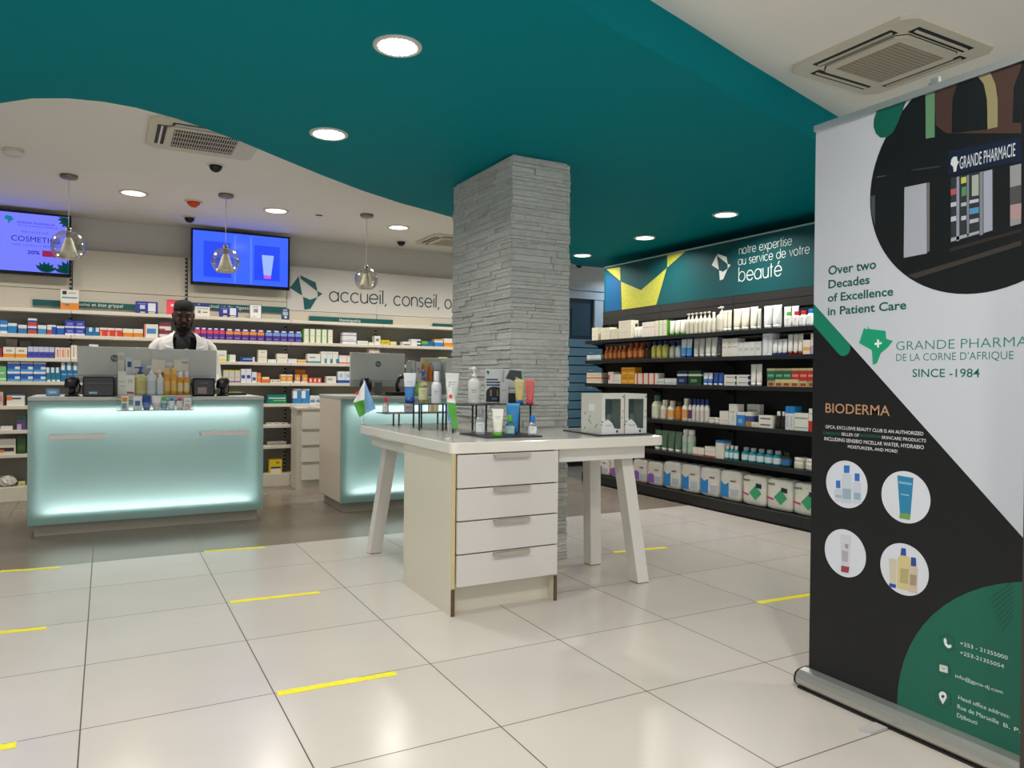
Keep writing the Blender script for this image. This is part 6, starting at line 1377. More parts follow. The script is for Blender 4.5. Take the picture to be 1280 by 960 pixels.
x, y, z, w, h = at('grey_box'); goods('box', ('#c2c2c2', (.2, .8, .6, .64, '#8f9296'), (.2, .8, .2, .4, '#d0c0c4')), w, .03, h, (2.02, 3.79, .9885), -.35, 'slim grey carton before the shop sign card')

# small table flags: blue, green and white cloth with a red star, drooping from a slim pole
def flag(x, y, h, rz, label, pts, faces, star):
    t = thing('table_flag', label, 'flag', (x, y, .8253), rz, 'small table flags')
    ch = mat('#c9ccd0', .2, metal=.8)
    part('base', MB().lathe([(.018, 0), (.018, .004), (.006, .008)], 24), ch, t)
    part('pole', MB().tube([(0, 0, .008), (0, 0, h)], .0018, 10), ch, t)
    bm = bmesh.new(); vs = [bm.verts.new(p) for p in pts]
    for f, m_ in faces: bm.faces.new([vs[k] for k in f]).material_index = m_
    bmesh.ops.subdivide_edges(bm, edges=bm.edges[:], cuts=5, use_grid_fill=True)
    bmesh.ops.triangulate(bm, faces=bm.faces[:])
    for v in bm.verts: v.co.y += .004 * math.sin(v.co.x * 90 + v.co.z * 30) + .003 * math.sin(v.co.z * 70)
    bmesh.ops.recalc_face_normals(bm, faces=bm.faces[:])
    bmesh.ops.solidify(bm, geom=bm.faces[:], thickness=.0008)
    me = bpy.data.meshes.new('cloth'); bm.to_mesh(me); bm.free()
    for c in ('#7fa9d8', '#4f9f3a', '#e6e6e6'): me.materials.append(mat(c, .6))
    cl = link('cloth', me, t)
    sx, sy, sz, sr = star
    st = [(sx + (sr if k % 2 == 0 else sr * .42) * math.sin(k * PI / 5), sz + (sr if k % 2 == 0 else sr * .42) * math.cos(k * PI / 5)) for k in range(10)]
    part('star', MB().prism(st, -sy, -sy + .0012, M=Mx), mat('#d8263c', .5), cl)
flag(1.45, 4.635, .288, -.5, 'small table flag at the far left corner of the table', [(.006, 0, .286), (-.066, -.004, .142), (-.022, -.014, .050), (.078, .012, .105), (.010, -.026, .165), (.018, -.022, .075)],
     [((0, 1, 4), 2), ((1, 2, 5, 4), 1), ((0, 4, 5, 3), 0)], (-.036, -.026, .205, .017))
flag(1.515, 3.435, .285, -.5, 'small table flag at the near corner before the large white tube', [(.002, 0, .283), (-.006, -.006, .185), (.036, -.014, .180), (.048, -.010, .055), (.024, -.016, .052), (.004, -.020, .125), (-.010, -.004, .150), (-.004, -.010, .095), (.024, -.018, .078)],
     [((0, 1, 2), 2), ((1, 5, 4, 3, 2), 1), ((1, 6, 7, 8, 5), 0)], (.012, -.028, .215, .016))

# two window gift boxes
def giftbox(x, y, label):
    w, d, h = .150, .200, .222
    t = thing('gift_box', label, 'gift box', (x, y, .8322), 0, 'white window gift boxes')
    pap = mat('#d6d5cb', .4); b = MB()
    b.box(-w / 2, -w / 2 + .003, 0, d, 0, h).box(w / 2 - .003, w / 2, 0, d, 0, h).box(-w / 2 + .003, w / 2 - .003, d - .003, d, 0, h).box(-w / 2 + .003, w / 2 - .003, 0, d - .003, 0, .003).box(-w / 2 + .003, w / 2 - .003, 0, d - .003, h - .003, h)
    b.box(-w / 2 + .003, -w / 2 + .022, 0, .002, .003, h - .003).box(w / 2 - .022, w / 2 - .003, 0, .002, .003, h - .003).box(-w / 2 + .022, w / 2 - .022, 0, .002, h - .028, h - .003).box(-w / 2 + .022, w / 2 - .022, 0, .002, .003, .028)
    part('box_shell', b, pap, t)
    part('inner_tray', MB().box(-w / 2 + .006, w / 2 - .006, d * .55, d * .56, .004, h - .004).box(-w / 2 + .004, w / 2 - .004, .01, d * .55, .004, .010), mat('#77797a', .5), t)
    part('window', MB().box(-w / 2 + .020, w / 2 - .020, .0022, .0026, .026, h - .026), GLASS, t)
    part('flap', MB().prism([(-w / 2, 0), (.028, 0), (.026, .030)] + [(-w / 2 + .085 * math.cos(a), .018 + .07 * math.sin(a)) for a in [i * PI / 16 for i in range(1, 9)]] + [(-w / 2, .088)], .0004, .0012, M=Mx), mat('#e0e0e2', .4), t)
    lp = MB()
    for u, v, a, s in ((-.055, .075, .5, .020), (-.066, .062, 2.2, .018), (-.050, .086, 1.2, .016), (-.07, .05, 2.8, .015), (.06, h - .018, .3, .018), (.066, .12, 1.2, .012), (.064, .085, 2., .012)):
        ca, sa = math.cos(a), math.sin(a)
        lp.prism([(u + s * (p * ca - q * sa), v + s * (p * sa + q * ca)) for p, q in ((0, 0), (.4, .22), (1, 0), (.4, -.22))], .0014, .0018, M=Mx)
    part('leaf_print', lp, mat('#24414c', .5), t)
    part('printed_line', MB().tube([(-.055 + .0026 * i, -.0016, .048 + .003 * math.sin(i * 1.7)) for i in range(20)], .0008, 6), mat('#3a3d42', .5), t)
    part('seal', MB().prism([(.028 + .008 * math.cos(i * PI / 8), .014 + .008 * math.sin(i * PI / 8)) for i in range(16)], .0004, .0014, M=Mx), mat('#3a4a8c', .5), t)
    bl = part('round_brush', MB().lathe([(.001, -.006), (.024, -.006), (.028, 0), (.024, .008), (.001, .010)], 24, M=Matrix.Translation((.022, .07, .075)) @ Euler((PI / 2, 0, 0)).to_matrix().to_4x4() @ Matrix.Diagonal((1, 1.25, 1, 1))), mat('#8f9294', .5), t)
    part('jar', MB().lathe([(.012, .012), (.012, .058), (.008, .062), (.008, .070)], 16, -.022, .07), mat('#b9bcbc', .4), t)
    Ms = Matrix.Translation((-w / 2, 0, 0)) @ Euler((0, 0, -PI / 2)).to_matrix().to_4x4() @ Mx
    part('side_label', MB().prism([(-d * .62, .125), (-d * .34, .125), (-d * .34, .165), (-d * .62, .165)], .0002, .0010, M=Ms), mat('#e9eef0', .4), t)
    sp = MB()
    for u, v, a, s in ((-.06, .03, 1.4, .02), (-.05, .045, .8, .02), (-.12, .06, 1.6, .026), (-.115, .085, 1.2, .02), (-.1, .05, 2, .02), (-.165, .10, 1.2, .024), (-.17, .02, .9, .02)):
        ca, sa = math.cos(a), math.sin(a)
        sp.prism([(u + s * (p * ca - q * sa), v + s * (p * sa + q * ca)) for p, q in ((0, 0), (.4, .2), (1, 0), (.4, -.2))], .0002, .0008, M=Ms)
    part('side_print', sp, mat('#4f8a86', .5), t)
giftbox(2.452, 3.325, 'left white gift box with window on the slate tray')
giftbox(2.607, 3.320, 'right white gift box with window near the table end')

# ================================================================ on the long counter
CT = .972
SIL = mat('#c6c7c3', .4)
def monitor(x, y, w, h, zb, label, rz=0.0, logo=True, z0=CT):
    t = thing('computer_monitor', label, 'monitor', (x, y, z0 + .0003), rz, 'silver computer monitors')
    part('housing', MB().box(-w / 2, w / 2, 0, .022, zb + .055, zb + h, b=.004), SIL, t)
    part('chin', MB().box(-w / 2, w / 2, -.002, .022, zb, zb + .054, b=.003), mat('#b5b6b3', .35, metal=.2), t)
    part('screen', MB().box(-w / 2 + .01, w / 2 - .01, .0222, .0235, zb + .06, zb + h - .01), mat('#0c0e12', .1), t)
    part('neck', MB().box(-.035, .035, -.012, -.0025, .012, zb + .04, b=.003), mat('#7c7e7d', .4, metal=.3), t)
    part('foot', MB().box(-.12, .12, -.04, .13, 0, .012, b=.003), mat('#7c7e7d', .4, metal=.3), t)
    if logo:
        M = Matrix.Translation((0, -.0004, 0)) @ Mx; cz = zb + .055 + (h - .055) * .60
        lg = part('logo', MB().prism([(.027 * math.cos(i * PI / 16), cz + .027 * math.sin(i * PI / 16)) for i in range(32)], 0, .0008, M=M), mat('#5f6264', .35), t)
        part('lettering', text_mb('hp', -.017, cz - .008, w=.034, h=.024, M=M, z=.0010), mat('#b9bbba', .3), lg)
    return t
monitor(.058, 6.36, .485, .27, .098, 'silver monitor back with round logo left of the display rack')
monitor(.540, 6.37, .475, .265, .098, 'silver monitor back directly before the pharmacist', logo=False)
GB = mat('#0c0e11', .12)
t = thing('receipt_printer', 'glossy black boxy device left of the display rack on counter', 'printer', (-.045, 6.13, CT + .0003))
part('body', MB().box(-.10, .10, 0, .14, 0, .145, b=.008), GB, t)
part('front_tray', MB().box(-.085, .085, -.002, .0005, .012, .075), mat('#1d2226', .1), t)
part('paper_slip', MB().box(-.06, -.01, -.003, -.0021, .02, .035), mat('#9fc4cc', .4), t)
part('lid_line', MB().box(-.092, .092, -.0015, .0002, .095, .099), mat('#5c6064', .3), t)
t = thing('receipt_printer', 'black boxy device right of the display rack on counter', 'printer', (.66, 6.13, CT + .0003))
part('body', MB().box(-.08, .08, 0, .14, 0, .14, b=.012), GB, t)
part('front_tray', MB().box(-.045, .02, -.002, .0005, .02, .07), mat('#8f7f74', .3), t)
part('lid_line', MB().box(-.03, .03, -.0015, .0002, .10, .105), mat('#6a6e72', .3), t)
def roundel(x, label):
    t = thing('desk_device', label, 'device', (x, 6.16, CT + .0003), 0, 'black rounded counter devices')
    dk_ = mat('#101216', .35)
    part('foot', MB().lathe([(.046, 0), (.046, .008), (.034, .016), (.02, .02)], 22, 0, .06), mat('#0c0d0f', .4), t)
    part('stem', MB().tube([(0, .06, .018), (.004, .064, .05), (0, .066, .085)], [.024, .019, .022], 14), dk_, t)
    bm = bmesh.new(); bmesh.ops.create_cube(bm, size=1); bmesh.ops.subdivide_edges(bm, edges=bm.edges[:], cuts=5, use_grid_fill=True)
    for v in bm.verts:
        p = v.co * 2; n = (abs(p.x) ** 3.2 + abs(p.y) ** 3.2 + abs(p.z) ** 3.2) ** (1 / 3.2)
        p = p / n * (1 + .05 * math.sin(7 * p.x + 5 * p.z))
        v.co = Vector((p.x * .046 + p.z * .008, .06 + p.y * .040 - p.z * .006, .100 + p.z * .044))
    part('head', MB().bm(bm, smooth=True), dk_, t)
    part('lens', MB().lathe([(.012, 0), (.012, .008), (.009, .010)], 14, M=Matrix.Translation((-.012, .022, .112)) @ Euler((PI / 2, 0, 0)).to_matrix().to_4x4()), mat('#5a5d60', .3), t)
    part('cord', MB().tube([(.02, .07, .02), (.044, .085, .03), (.052, .095, .07), (.040, .10, .11)], .006, 8), dk_, t)
roundel(-.215, 'black rounded device at the left end of the printer')
roundel(.806, 'black rounded device beside the right black printer')
goods('box', ('#4f86b4', (.1, .9, .15, .85, '#7fa8cc'), (.25, .75, .4, .6, '#dfe6ea')), .085, .03, .055, (-.335, 6.30, CT + .0004), 0, 'small blue framed box at the left end of the long counter')
solo('paper_sheet', MB().box(-.09, .09, -.07, .07, 0, .0015), mat('#e6e2da', .5), 'loose white papers at the right end of the long counter', 'paper', (.96, 6.20, CT + .0004), .2)
solo('notebook', MB().box(-.09, .09, -.06, .06, 0, .018, b=.002), mat('#23262a', .5), 'black notebook at the right end of the long counter', 'notebook', (.93, 6.52, CT + .0004), .1)
solo('pen', MB().tube([(-.07, 0, .004), (.07, 0, .004)], .004, 8), mat('#cfd23a', .4), 'yellow green pen lying on the black notebook', 'pen', (.92, 6.50, CT + .0186), .05)
solo('leaflet', MB().prism([(-.05, -.03), (.05, -.03), (.055, .03), (-.045, .03)], 0, .003), mat('#eceae6', .5), 'white leaflet lying on the right counter ledge', 'leaflet', (.90, 5.985, .7125), .1)

t = thing('display_rack', 'clear stepped display rack hanging over the counter front edge', 'display rack', (.32, 6.0, .8725))
ac = mat('#c9d0d0', .08, trans=.6, ior=1.2)
part('front_shelf', MB().box(-.252, .252, -.045, .048, 0, .005), mat('#a9afae', .2), t)
part('front_lip', MB().box(-.246, .246, -.044, -.041, .0052, .045), GLASS, t)
part('riser_step', MB().box(-.246, .246, .052, .262, .1005, .112).box(-.246, .246, .215, .262, .1125, .187), mat('#b4baba', .2), t)
for sx, zt in ((-.252, .40), (.2475, .19)):
    part('side_panel', MB().prism([(-.045, .0052), (.048, .0052), (.048, .1005), (.262, .1005), (.262, zt), (.20, zt), (-.045, .06)], sx, sx + .0045, M=Matrix(((0, 0, 1, 0), (1, 0, 0, 0), (0, 1, 0, 0), (0, 0, 0, 1)))), GLASS, t)
part('back_panel', MB().box(-.246, .246, .264, .268, .1, .37), mat('#a8adad', .25), t)
def rackbox(n, label, st, kind='box', d=.03, dz=.0006):
    x, y, z, w, h = at(n); goods(kind, st, w * .96, w * .96 if kind != 'box' else d, h, (x, y, z + dz), 0, label, 'goods in the counter display rack')
rackbox('f_orange', 'orange and teal box at left of the rack front row', ('#e0dcd2', (.1, .8, .62, .92, '#e08a2a'), (.1, .7, .12, .5, '#3aa4bc')))
rackbox('f_dot', 'white box with blue disc in the rack front row', ('#e4e4e2', (.2, .8, .3, .7, '#3f6cb0')))
rackbox('f_blue', 'dark blue tube in the rack front row', ('#24448c', '#24448c', '#5a7cba'), 'tube')
rackbox('f_white', 'white tube in the rack front row', ('#e6e4e6', '#dcdcdc', '#cfc4d4'), 'tube')
rackbox('f_green', 'small bottle with green cap in the rack front row', ('#a9c4c4', '#5ab42e', '#5f9ab0'), 'bottle')
rackbox('f_bluecap', 'small bottle with blue cap in the rack front row', ('#d2d8dc', '#2a84cc', '#e6e6ea'), 'bottle')
rackbox('f_red', 'small bottle with red cap in the rack front row', ('#d2d4d4', '#d82c48', '#e2dcdc'), 'bottle')
rackbox('f_pink', 'white carton with pink print at right of the rack front row', ('#e0dede', (.2, .8, .2, .5, '#d8a0a8'), (.2, .8, .7, .76, '#6fae90')))
rackbox('m_box', 'tall white carton at left of the rack middle row', ('#dcdad2', (.15, .85, .55, .58, '#a8a8a0'), (.15, .85, .35, .38, '#a8a8a0')))
rackbox('m_white', 'white carton with red foot in the rack middle row', ('#e2e0d8', (.1, .9, .05, .16, '#c04040'), (.2, .8, .6, .8, '#c4c4be')))
rackbox('m_oil', 'big yellow oil bottle with blue pump in the rack', ('#c8c28a', '#1f50b0', '#bdb478'), 'pump')
rackbox('m_lotion', 'big white lotion pump bottle in the rack', ('#d2d6dc', '#dadcde', '#c2c8d2'), 'pump')
rackbox('m_pump', 'small grey white pump bottle in the rack', ('#d4d6d6', '#e2e2e2', '#c8cccc'), 'pump')
rackbox('m_or1', 'first orange oil bottle with yellow cap in the rack', ('#d69a30', '#e2b440', '#d8b070'), 'bottle')
rackbox('m_or2', 'second orange oil bottle with yellow cap in the rack', ('#d69a30', '#e2b440', '#d8b070'), 'bottle')
rackbox('m_am1', 'first amber bottle with white cap in the rack', ('#d0941c', '#e8dfd8', '#d8c49a'), 'bottle')
rackbox('m_am2', 'amber bottle with lilac cap at right end of the rack', ('#d0941c', '#d8c8dc', '#d8c49a'), 'bottle')
for i, (st, lb) in enumerate(((('#d0cec4', (.1, .9, .3, .34, '#9a9a92'), (.1, .9, .75, .9, '#b9b8b0')), 'tallest grey white carton, rack back row left end'), (('#c6cdd4', (.3, .9, .62, .82, '#27507c')), 'carton with dark blue patch, rack back row'), (('#cfcdc6', (.15, .85, .4, .44, '#98988f')), 'broad grey white carton, rack back row'),
    (('#d2cec2', (.0, 1, .0, .45, '#c8a878')), 'white and tan carton, rack back row centre'), (('#d0ccc2', (.2, .8, .3, .5, '#8a6a4a')), 'carton with brown print, rack back row'), (('#c8cacc', (0, 1, .55, .85, '#a8b0bc')), 'low blue grey carton, rack back row'), (('#cfcec4', (.15, .85, .5, .54, '#9a9a90')), 'plain grey white carton, rack back row'), (('#cccac2', (.1, .9, .8, .86, '#8a8a84'), (.15, .8, .3, .5, '#b4b4ae')), 'tall carton, rack back row right end'))):
    rackbox('b_%d' % (i + 1), lb, st)

# ---------------------------------------------------------------- on the counter behind the table
monitor(2.14, 6.42, .52, .30, .075, 'silver monitor back with round logo above the left table flag', rz=.08)
monitor(2.75, 6.46, .36, .255, .09, 'smaller grey monitor back beside the stone pillar', logo=False)
t = thing('desk_phone', 'black desk telephone before the silver monitor on rear counter', 'telephone', (2.26, 6.12, CT + .0046), .1)
part('base', MB().box(-.09, .09, 0, .16, 0, .03, b=.006), mat('#121417', .35), t)
part('handset', MB().tube([(-.02, .04, .03), (-.03, .05, .09), (-.005, .06, .15), (.03, .06, .165)], [.018, .016, .016, .024], 12), mat('#0e1013', .3), t)
part('cord', MB().tube([(.03, .03, .02)] + [(.05 + i * .006 + .008 * math.cos(i * 1.6), .03 + .008 * math.sin(i * 1.6), .012) for i in range(14)], .003, 6), mat('#0e1013', .4), t)
t = thing('desk_device', 'black rounded device behind the left table flag', 'device', (1.99, 6.24, CT + .0003))
bm = bmesh.new(); bmesh.ops.create_uvsphere(bm, u_segments=24, v_segments=16, radius=1)
for v in bm.verts: v.co = Vector((v.co.x * .055, .06 + v.co.y * .05, .085 + v.co.z * .08))
part('body', MB().bm(bm, smooth=True), mat('#101216', .4), t); part('foot', MB().lathe([(.045, 0), (.045, .008), (.03, .014)], 20, 0, .06), mat('#0c0d0f', .4), t)
solo('desk_mat', MB().box(-.28, .28, -.10, .08, 0, .004, b=.001), mat('#16181b', .5), 'black mat on the rear counter under the telephone', 'mat', (2.36, 6.18, CT - .0001 + .0004))
t = thing('display_rack', 'clear framed display rack on the rear counter', 'display rack', (2.55, 6.30, CT + .0045))
part('base', MB().box(-.17, .17, -.06, .06, 0, .006), mat('#a9afae', .2), t)
part('back_panel', MB().box(-.17, .17, .055, .06, .0062, .33), GLASS, t)
part('side_panel', MB().box(-.17, -.166, -.06, .054, .0062, .30), mat('#b9bfc0', .15, trans=.5), t); part('side_panel', MB().box(.166, .17, -.06, .054, .0062, .30), mat('#b9bfc0', .15, trans=.5), t)
part('step', MB().box(-.165, .165, .0, .052, .0062, .12), mat('#b4baba', .25), t)
for i, (dx, w, h, st, kind, lb) in enumerate(((-.13, .05, .19, ('#d0d0ca', (.2, .8, .3, .6, '#b4b4ae')), 'box', 'grey white carton in the rear counter rack, left end'), (-.07, .055, .18, ('#c9c6c2', (.2, .8, .5, .7, '#c09a94')), 'box', 'pinkish carton in the rear counter rack'), (-.01, .05, .20, ('#c48f2a', '#d0a84a', '#c89a4a'), 'bottle', 'amber bottle in the rear counter rack'), (.05, .05, .17, ('#c9742a', '#d08a4a', None), 'bottle', 'orange bottle in the rear counter rack'), (.11, .06, .18, ('#b9c0c8', (.1, .9, .3, .6, '#8fa0b4')), 'box', 'blue grey carton in the rear counter rack'))):
    goods(kind, st, w, .045 if kind == 'box' else w, h, (2.55 + dx, 6.302, CT + .0045 + .1206), 0, lb, 'goods in the rear counter rack')
goods('bottle', ('#7fd04a', '#5ab030', '#9ad870'), .05, .05, .12, (2.44, 6.245, CT + .0045 + .0066), 0, 'bright green bottle low in the rear counter rack')

# ================================================================ roll-up banner
t = thing('roll_up_banner', 'tall roll-up banner with white and black print in the right foreground', 'banner', (2.3, 1.885, 0))
FB = Euler((0, 0, -PI / 2)).to_matrix().to_4x4() @ Euler((PI / 2, 0, 0)).to_matrix().to_4x4()
sheet = part('printed_sheet', MB().prism([(0, .055), (.85, .055), (.85, 2.06), (0, 2.06)], -.0006, 0, M=FB), mat('#c4c8d2', .45), t)
for nm, poly, c, l in BANNER:
    part(nm, MB().prism(poly, .0001, .0001 + .00035 * l, M=FB), mat(c, .45), sheet)
for s, u, v, w, h, c, bold in BTEXT:
    part('lettering', text_mb(s, u, v, w=w, h=h, bold=bold, M=FB, z={'#cfe0da': .0007, '#c9d0dc': .0012, '#e6e8ea': .0004, '#1f6e5a': .0004, '#b98a68': .0004}.get(c, .0)), mat(c, .5), sheet)
part('top_rail', MB().prism([(-.004, 2.056), (.854, 2.056), (.854, 2.078), (-.004, 2.078)], -.008, .008, M=FB), mat('#c9cacb', .3, metal=.7), t)
part('rail_clip', MB().box(.004, .016, -.46, -.43, 2.078, 2.105, b=.004), mat('#b4b6b8', .3, metal=.6), t)
part('support_pole', MB().tube([(.03, -.43, .06), (.012, -.43, 2.09)], .008, 10), mat('#9a9c9e', .3, metal=.8), t)
alu = mat('#b9b8b4', .32, metal=.75, grain=.06, gscale=180)
prof = [(-.045 + .0, .010), (-.056, .022), (-.058, .040), (-.052, .056), (-.036, .066), (-.008, .070), (.045, .066), (.060, .045), (.060, .012), (.045, .008)]
rings = [[(x, y, z) for x, z in prof] for y in (.012, -.862)]
part('cassette_base', MB().loft(rings, 0, smooth=False), alu, t)
part('end_cap', MB().prism([(x * 1.03, z) for x, z in prof], -.0005, .006, M=Matrix.Translation((0, .0135, 0)) @ Euler((PI / 2, 0, 0)).to_matrix().to_4x4() @ Matrix.Diagonal((1, 1, -1, 1))), mat('#26282a', .4), t)
part('floor_strip', MB().box(-.05, .055, -.86, .01, .001, .008), mat('#1c1d1f', .5), t)
for yy in (-.33, -.70):
    pl = [(-.135, yy - .022)] + [(-.135 - .016 * math.sin(a), yy - .022 + .044 * (i / 8)) for i, a in enumerate([k * PI / 8 for k in range(9)])] + [(.12, yy + .022), (.12, yy - .022)]
    part('foot', MB().prism(pl, 0, .0045), mat('#bdbdbb', .4, metal=.2), t)

# ================================================================ the pharmacist
SKIN = mat('#4c3229', .5, grain=.06, gscale=30)
t = thing('person', 'person in white lab coat and black shirt looking down behind the counter', 'person', (.585, 6.98, 0))
# Body faces -Y. All pieces overlap and are fused by a voxel remesh into one surface.
b = MB()
def ell(cx, cy, z, rx, ry, n=28): return [(cx + rx * math.cos(2 * PI * k / n), cy + ry * math.sin(2 * PI * k / n), z) for k in range(n)]
b.loft([ell(0, .01, z, rx, ry) for z, rx, ry in ((.86, .155, .105), (.93, .165, .11), (1.02, .15, .10), (1.12, .155, .105), (1.24, .175, .115), (1.34, .185, .115), (1.41, .165, .095), (1.455, .11, .075), (1.48, .06, .055))])
b.tube([(0, .012, 1.42), (0, .004, 1.50), (0, -.012, 1.57), (0, -.022, 1.60)], [.066, .060, .058, .055], 20)
for s in (-1, 1):
    b.tube([(s * .15, .01, 1.415), (s * .205, .01, 1.395), (s * .225, -.0, 1.33), (s * .24, .0, 1.13), (s * .235, -.06, 1.08), (s * .17, -.20, 1.03), (s * .115, -.275, 1.02)], [.036, .038, .038, .038, .038, .034, .026], 16)
    # palm and five fingers resting on the keyboard
    b.tube([(s * .118, -.265, 1.022), (s * .112, -.30, 1.024), (s * .108, -.345, 1.022)], [.028, .036, .034], 14)
    for fi, (dx, ln) in enumerate(((-.027, .066), (-.009, .076), (.009, .072), (.026, .056))):
        x0 = s * .108 + dx
        b.tube([(x0, -.335, 1.024), (x0 + dx * .15, -.335 - ln * .45, 1.032), (x0 + dx * .2, -.335 - ln * .8, 1.018), (x0 + dx * .2, -.335 - ln, 1.004)], [.0105, .0100, .0090, .0075], 10)
    b.tube([(s * .090, -.285, 1.020), (s * .068, -.315, 1.018), (s * .062, -.345, 1.012)], [.013, .011, .009], 10)
    b.tube([(s * .085, .01, .92), (s * .095, .0, .70), (s * .10, .005, .50), (s * .10, .02, .30), (s * .10, .03, .09)], [.088, .085, .060, .055, .038], 18)
    b.tube([(s * .10, .045, .045), (s * .105, -.03, .045), (s * .112, -.12, .032), (s * .115, -.165, .028)], [.042, .042, .036, .026], 14)
# head: lofted skull tilted down a little, with brow, nose, lips, chin and ears
hd = MB()
def hring(z, rx, fy, by, n=36):
    o = []
    for k in range(n):
        a = 2 * PI * k / n; c, s = math.cos(a), math.sin(a)
        y = s * (by if s > 0 else fy)
        o.append((rx * c * (1 - .10 * max(0, -s) ** 2), y, z))
    return o
hd.loft([hring(z, rx, fy, by) for z, rx, fy, by in ((-.120, .030, .072, .03), (-.112, .046, .086, .045), (-.09, .060, .090, .065), (-.06, .068, .090, .082), (-.03, .073, .088, .092), (0, .076, .087, .098), (.025, .0775, .089, .101), (.045, .077, .091, .101), (.07, .073, .086, .097), (.092, .062, .072, .084), (.108, .042, .048, .058), (.115, .014, .016, .02))])
hd.tube([(0, -.086, .022), (0, -.098, 0), (0, -.110, -.022), (0, -.100, -.032)], [.010, .012, .016, .012], 12)
for s in (-1, 1):
    hd.tube([(s * .008, -.092, -.030), (s * .017, -.090, -.028)], [.011, .008], 10)
    hd.tube([(s * .010, -.092, .028), (s * .034, -.088, .034), (s * .060, -.066, .026)], [.008, .010, .007], 10)
    hd.tube([(s * .03, -.084, -.02), (s * .05, -.068, -.016)], [.014, .013], 10)
    hd.tube([(s * .072, .008, .022), (s * .084, .014, .018), (s * .083, .010, -.012), (s * .073, .004, -.024)], [.009, .010, .009, .007], 10)
hd.tube([(-.026, -.086, -.058), (0, -.096, -.054), (.026, -.086, -.058)], [.004, .008, .004], 10)
hd.tube([(-.024, -.086, -.067), (0, -.095, -.068), (.024, -.086, -.067)], [.004, .009, .004], 10)
HM = Matrix.Translation((-.004, -.035, 1.640)) @ Euler((math.radians(16), 0, math.radians(-2))).to_matrix().to_4x4()
b.add(hd.v, hd.f, 0, True, HM)
me = b.mesh('person', [SKIN]); o = bpy.data.objects.new('tmp', me); C.objects.link(o)
m1 = o.modifiers.new('r', 'REMESH'); m1.mode = 'VOXEL'; m1.voxel_size = .0058; m1.use_smooth_shade = True
m2 = o.modifiers.new('s', 'SMOOTH'); m2.factor = .5; m2.iterations = 3
dg = bpy.context.evaluated_depsgraph_get(); me2 = bpy.data.meshes.new_from_object(o.evaluated_get(dg)); bpy.data.objects.remove(o)
me2.materials.clear(); me2.materials.append(SKIN)
for p in me2.polygons: p.material_index = 0; p.use_smooth = True
link('body', me2, t)
# eyes and lids
for s in (-1, 1):
    e = part('eye', MB().lathe([(.001, -.0105), (.0074, -.0074), (.0105, 0), (.0074, .0074), (.001, .0105)], 16), mat('#8a7f76', .35), t)
    e.location = HM @ Vector((s * .030, -.0775, .008))
    i_ = part('iris', MB().lathe([(.0048, -.001), (.0048, .0012)], 14, M=Euler((PI / 2, 0, 0)).to_matrix().to_4x4()), mat('#140d0a', .15), e); i_.location = (0, -.0098, -.003)
    part('eyelid', MB().tube([HM @ Vector((s * .030 + dx, -.0855 + abs(dx) * .25, .0115 - abs(dx) * .22)) for dx in (-.013, -.006, 0, .006, .013)], .0056, 8), SKIN, t)
    part('eyebrow', MB().tube([HM @ Vector((s * q, y_, z_)) for q, y_, z_ in ((.012, -.0995, .034), (.032, -.097, .043), (.056, -.077, .036))], [.003, .0042, .0025], 8), mat('#0d0a09', .8), t)
hair = MB()
HR = []
for z, rx, fy, by in ((.050, .0795, .082, .105), (.070, .0790, .0915, .104), (.090, .0775, .087, .099), (.110, .0715, .079, .090), (.124, .060, .066, .074), (.132, .038, .042, .048), (.135, .012, .014, .016)):
    HR.append(hring(z, rx, fy, by))
hair.loft(HR, M=HM)
hair.loft([[(x, y, z) for x, y, z in hring(z_, rx, -.012, by)] for z_, rx, by in ((-.05, .070, .088), (-.01, .077, .102), (.03, .0795, .105), (.05, .080, .106))], M=HM)
part('hair', hair, mat('#0b0a0a', .9, grain=.4, gscale=300, bump=.8), t)
beard = MB()
BR = []
for z_, rx, fy in ((-.126, .030, .076), (-.116, .050, .092), (-.094, .0635, .0955), (-.074, .069, .0945), (-.050, .0735, .072), (-.02, .0765, .040), (.01, .0785, .015)):
    BR.append([(rx * math.cos(a), -fy * (-math.sin(a)) if False else fy * math.sin(a), z_) for a in [PI + PI * k / 20 for k in range(21)]])
beard.loft(BR[:4], closed=False, cap=False, M=HM)
beard.loft([[q for q in r[:5]] for r in BR[3:]], closed=False, cap=False, M=HM); beard.loft([[q for q in r[-5:]] for r in BR[3:]], closed=False, cap=False, M=HM)
beard.tube([HM @ Vector(q) for q in ((-.032, -.086, -.062), (-.022, -.097, -.046), (0, -.103, -.043), (.022, -.097, -.046), (.032, -.086, -.062))], [.004, .0055, .005, .0055, .004], 8)
bo = part('beard', beard, mat('#0b0909', .9, grain=.4, gscale=300), t)
sm_ = bo.modifiers.new('thick', 'SOLIDIFY'); sm_.thickness = .007; sm_.offset = .6
# clothes: black shirt, open white lab coat with lapels and sleeves, dark trousers and shoes
def shell(rings, gap, n=40):
    out = []
    for z, rx, ry, g in rings:
        out.append([(rx * math.cos(a), .01 + ry * math.sin(a), z) for a in [-PI / 2 + g + (2 * PI - 2 * g) * k / n for k in range(n + 1)]])
    return out
tee = MB(); tee.loft([ell(0, .01, z, rx, ry, 32) for z, rx, ry in ((.90, .172, .117), (1.02, .158, .108), (1.12, .163, .113), (1.24, .183, .123), (1.34, .193, .123), (1.415, .180, .107), (1.455, .128, .088), (1.478, .078, .072), (1.486, .072, .070))], cap=False)
part('shirt', tee, mat('#0d0f13', .8), t)
part('shirt_print', MB().tube([(.012 + .024 * math.cos(math.radians(a)), -.1145, 1.338 + .018 * math.sin(math.radians(a))) for a in range(40, 330, 15)], .0022, 8), mat('#c9ccd0', .6), t)
coat = MB()
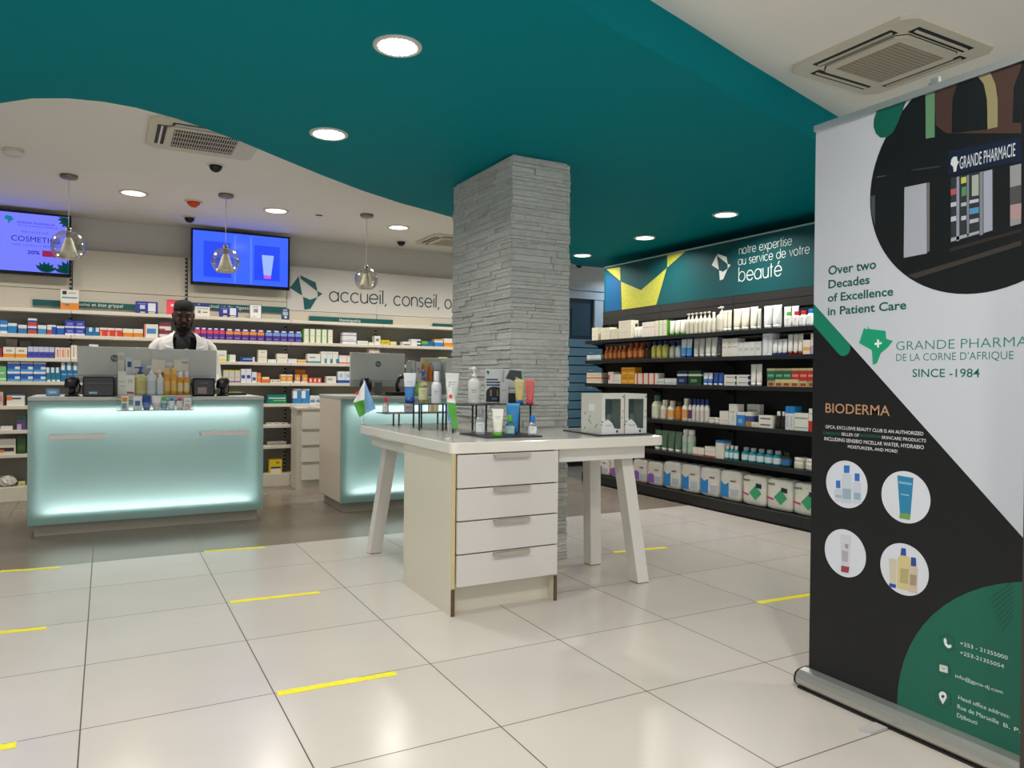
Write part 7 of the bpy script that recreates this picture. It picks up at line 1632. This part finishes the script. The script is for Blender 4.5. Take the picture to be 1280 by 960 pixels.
R0 = [(.52, .235, .165, .30), (.75, .215, .15, .32), (.95, .195, .138, .33), (1.10, .188, .134, .36), (1.24, .205, .143, .40), (1.34, .213, .143, .46), (1.40, .214, .128, .56), (1.435, .185, .112, .70), (1.465, .132, .098, .88), (1.49, .092, .086, 1.08), (1.51, .078, .078, 1.2)]
coat.loft(shell(R0, .4), closed=False, cap=False)
for s in (-1, 1):
    coat.tube([(s * .125, .01, 1.425), (s * .175, .01, 1.402), (s * .208, .01, 1.365), (s * .228, .0, 1.29), (s * .25, .0, 1.13), (s * .245, -.065, 1.075), (s * .18, -.20, 1.03), (s * .15, -.24, 1.028)], [.046, .054, .061, .063, .060, .060, .048, .044], 18)
co = part('lab_coat', coat, mat('#c9c6c2', .75, bump=.15, gscale=25), t)
sd = co.modifiers.new('thick', 'SOLIDIFY'); sd.thickness = .004
for s in (-1, 1):
    lp = MB(); pts = [(.072, -.066, 1.50), (.088, -.092, 1.47), (.094, -.118, 1.42), (.088, -.138, 1.36), (.072, -.148, 1.28), (.062, -.140, 1.20)]
    outer = [(.105, -.050, 1.488), (.150, -.080, 1.44), (.165, -.098, 1.395), (.140, -.128, 1.365), (.105, -.142, 1.29), (.066, -.140, 1.20)]
    rg = [[(s * p[0], p[1], p[2]), (s * q[0], q[1], q[2]), (s * q[0], q[1] - .006, q[2]), (s * p[0], p[1] - .006, p[2])] for p, q in zip(pts, outer)]
    part('lapel', MB().loft(rg, smooth=False), mat('#d2cfcb', .75), co)
tr = MB()
tr.loft([ell(0, .01, z, rx, ry, 28) for z, rx, ry in ((.80, .175, .122), (.88, .170, .118), (.935, .17, .115))])
for s in (-1, 1): tr.tube([(s * .088, .01, .86), (s * .098, .005, .68), (s * .103, .01, .48), (s * .104, .025, .28), (s * .104, .032, .10)], [.098, .090, .072, .066, .060], 18)
part('trousers', tr, mat('#1c2028', .8), t)
for s in (-1, 1):
    part('shoe', MB().loft([[(s * .105 + rx * math.cos(2 * PI * k / 20), y0 + ry * math.sin(2 * PI * k / 20), z) for k in range(20)] for z, rx, ry, y0 in ((.0005, .052, .145, -.06), (.03, .054, .147, -.06), (.06, .050, .12, -.04), (.10, .045, .06, .025))]), mat('#15130f', .4), t)
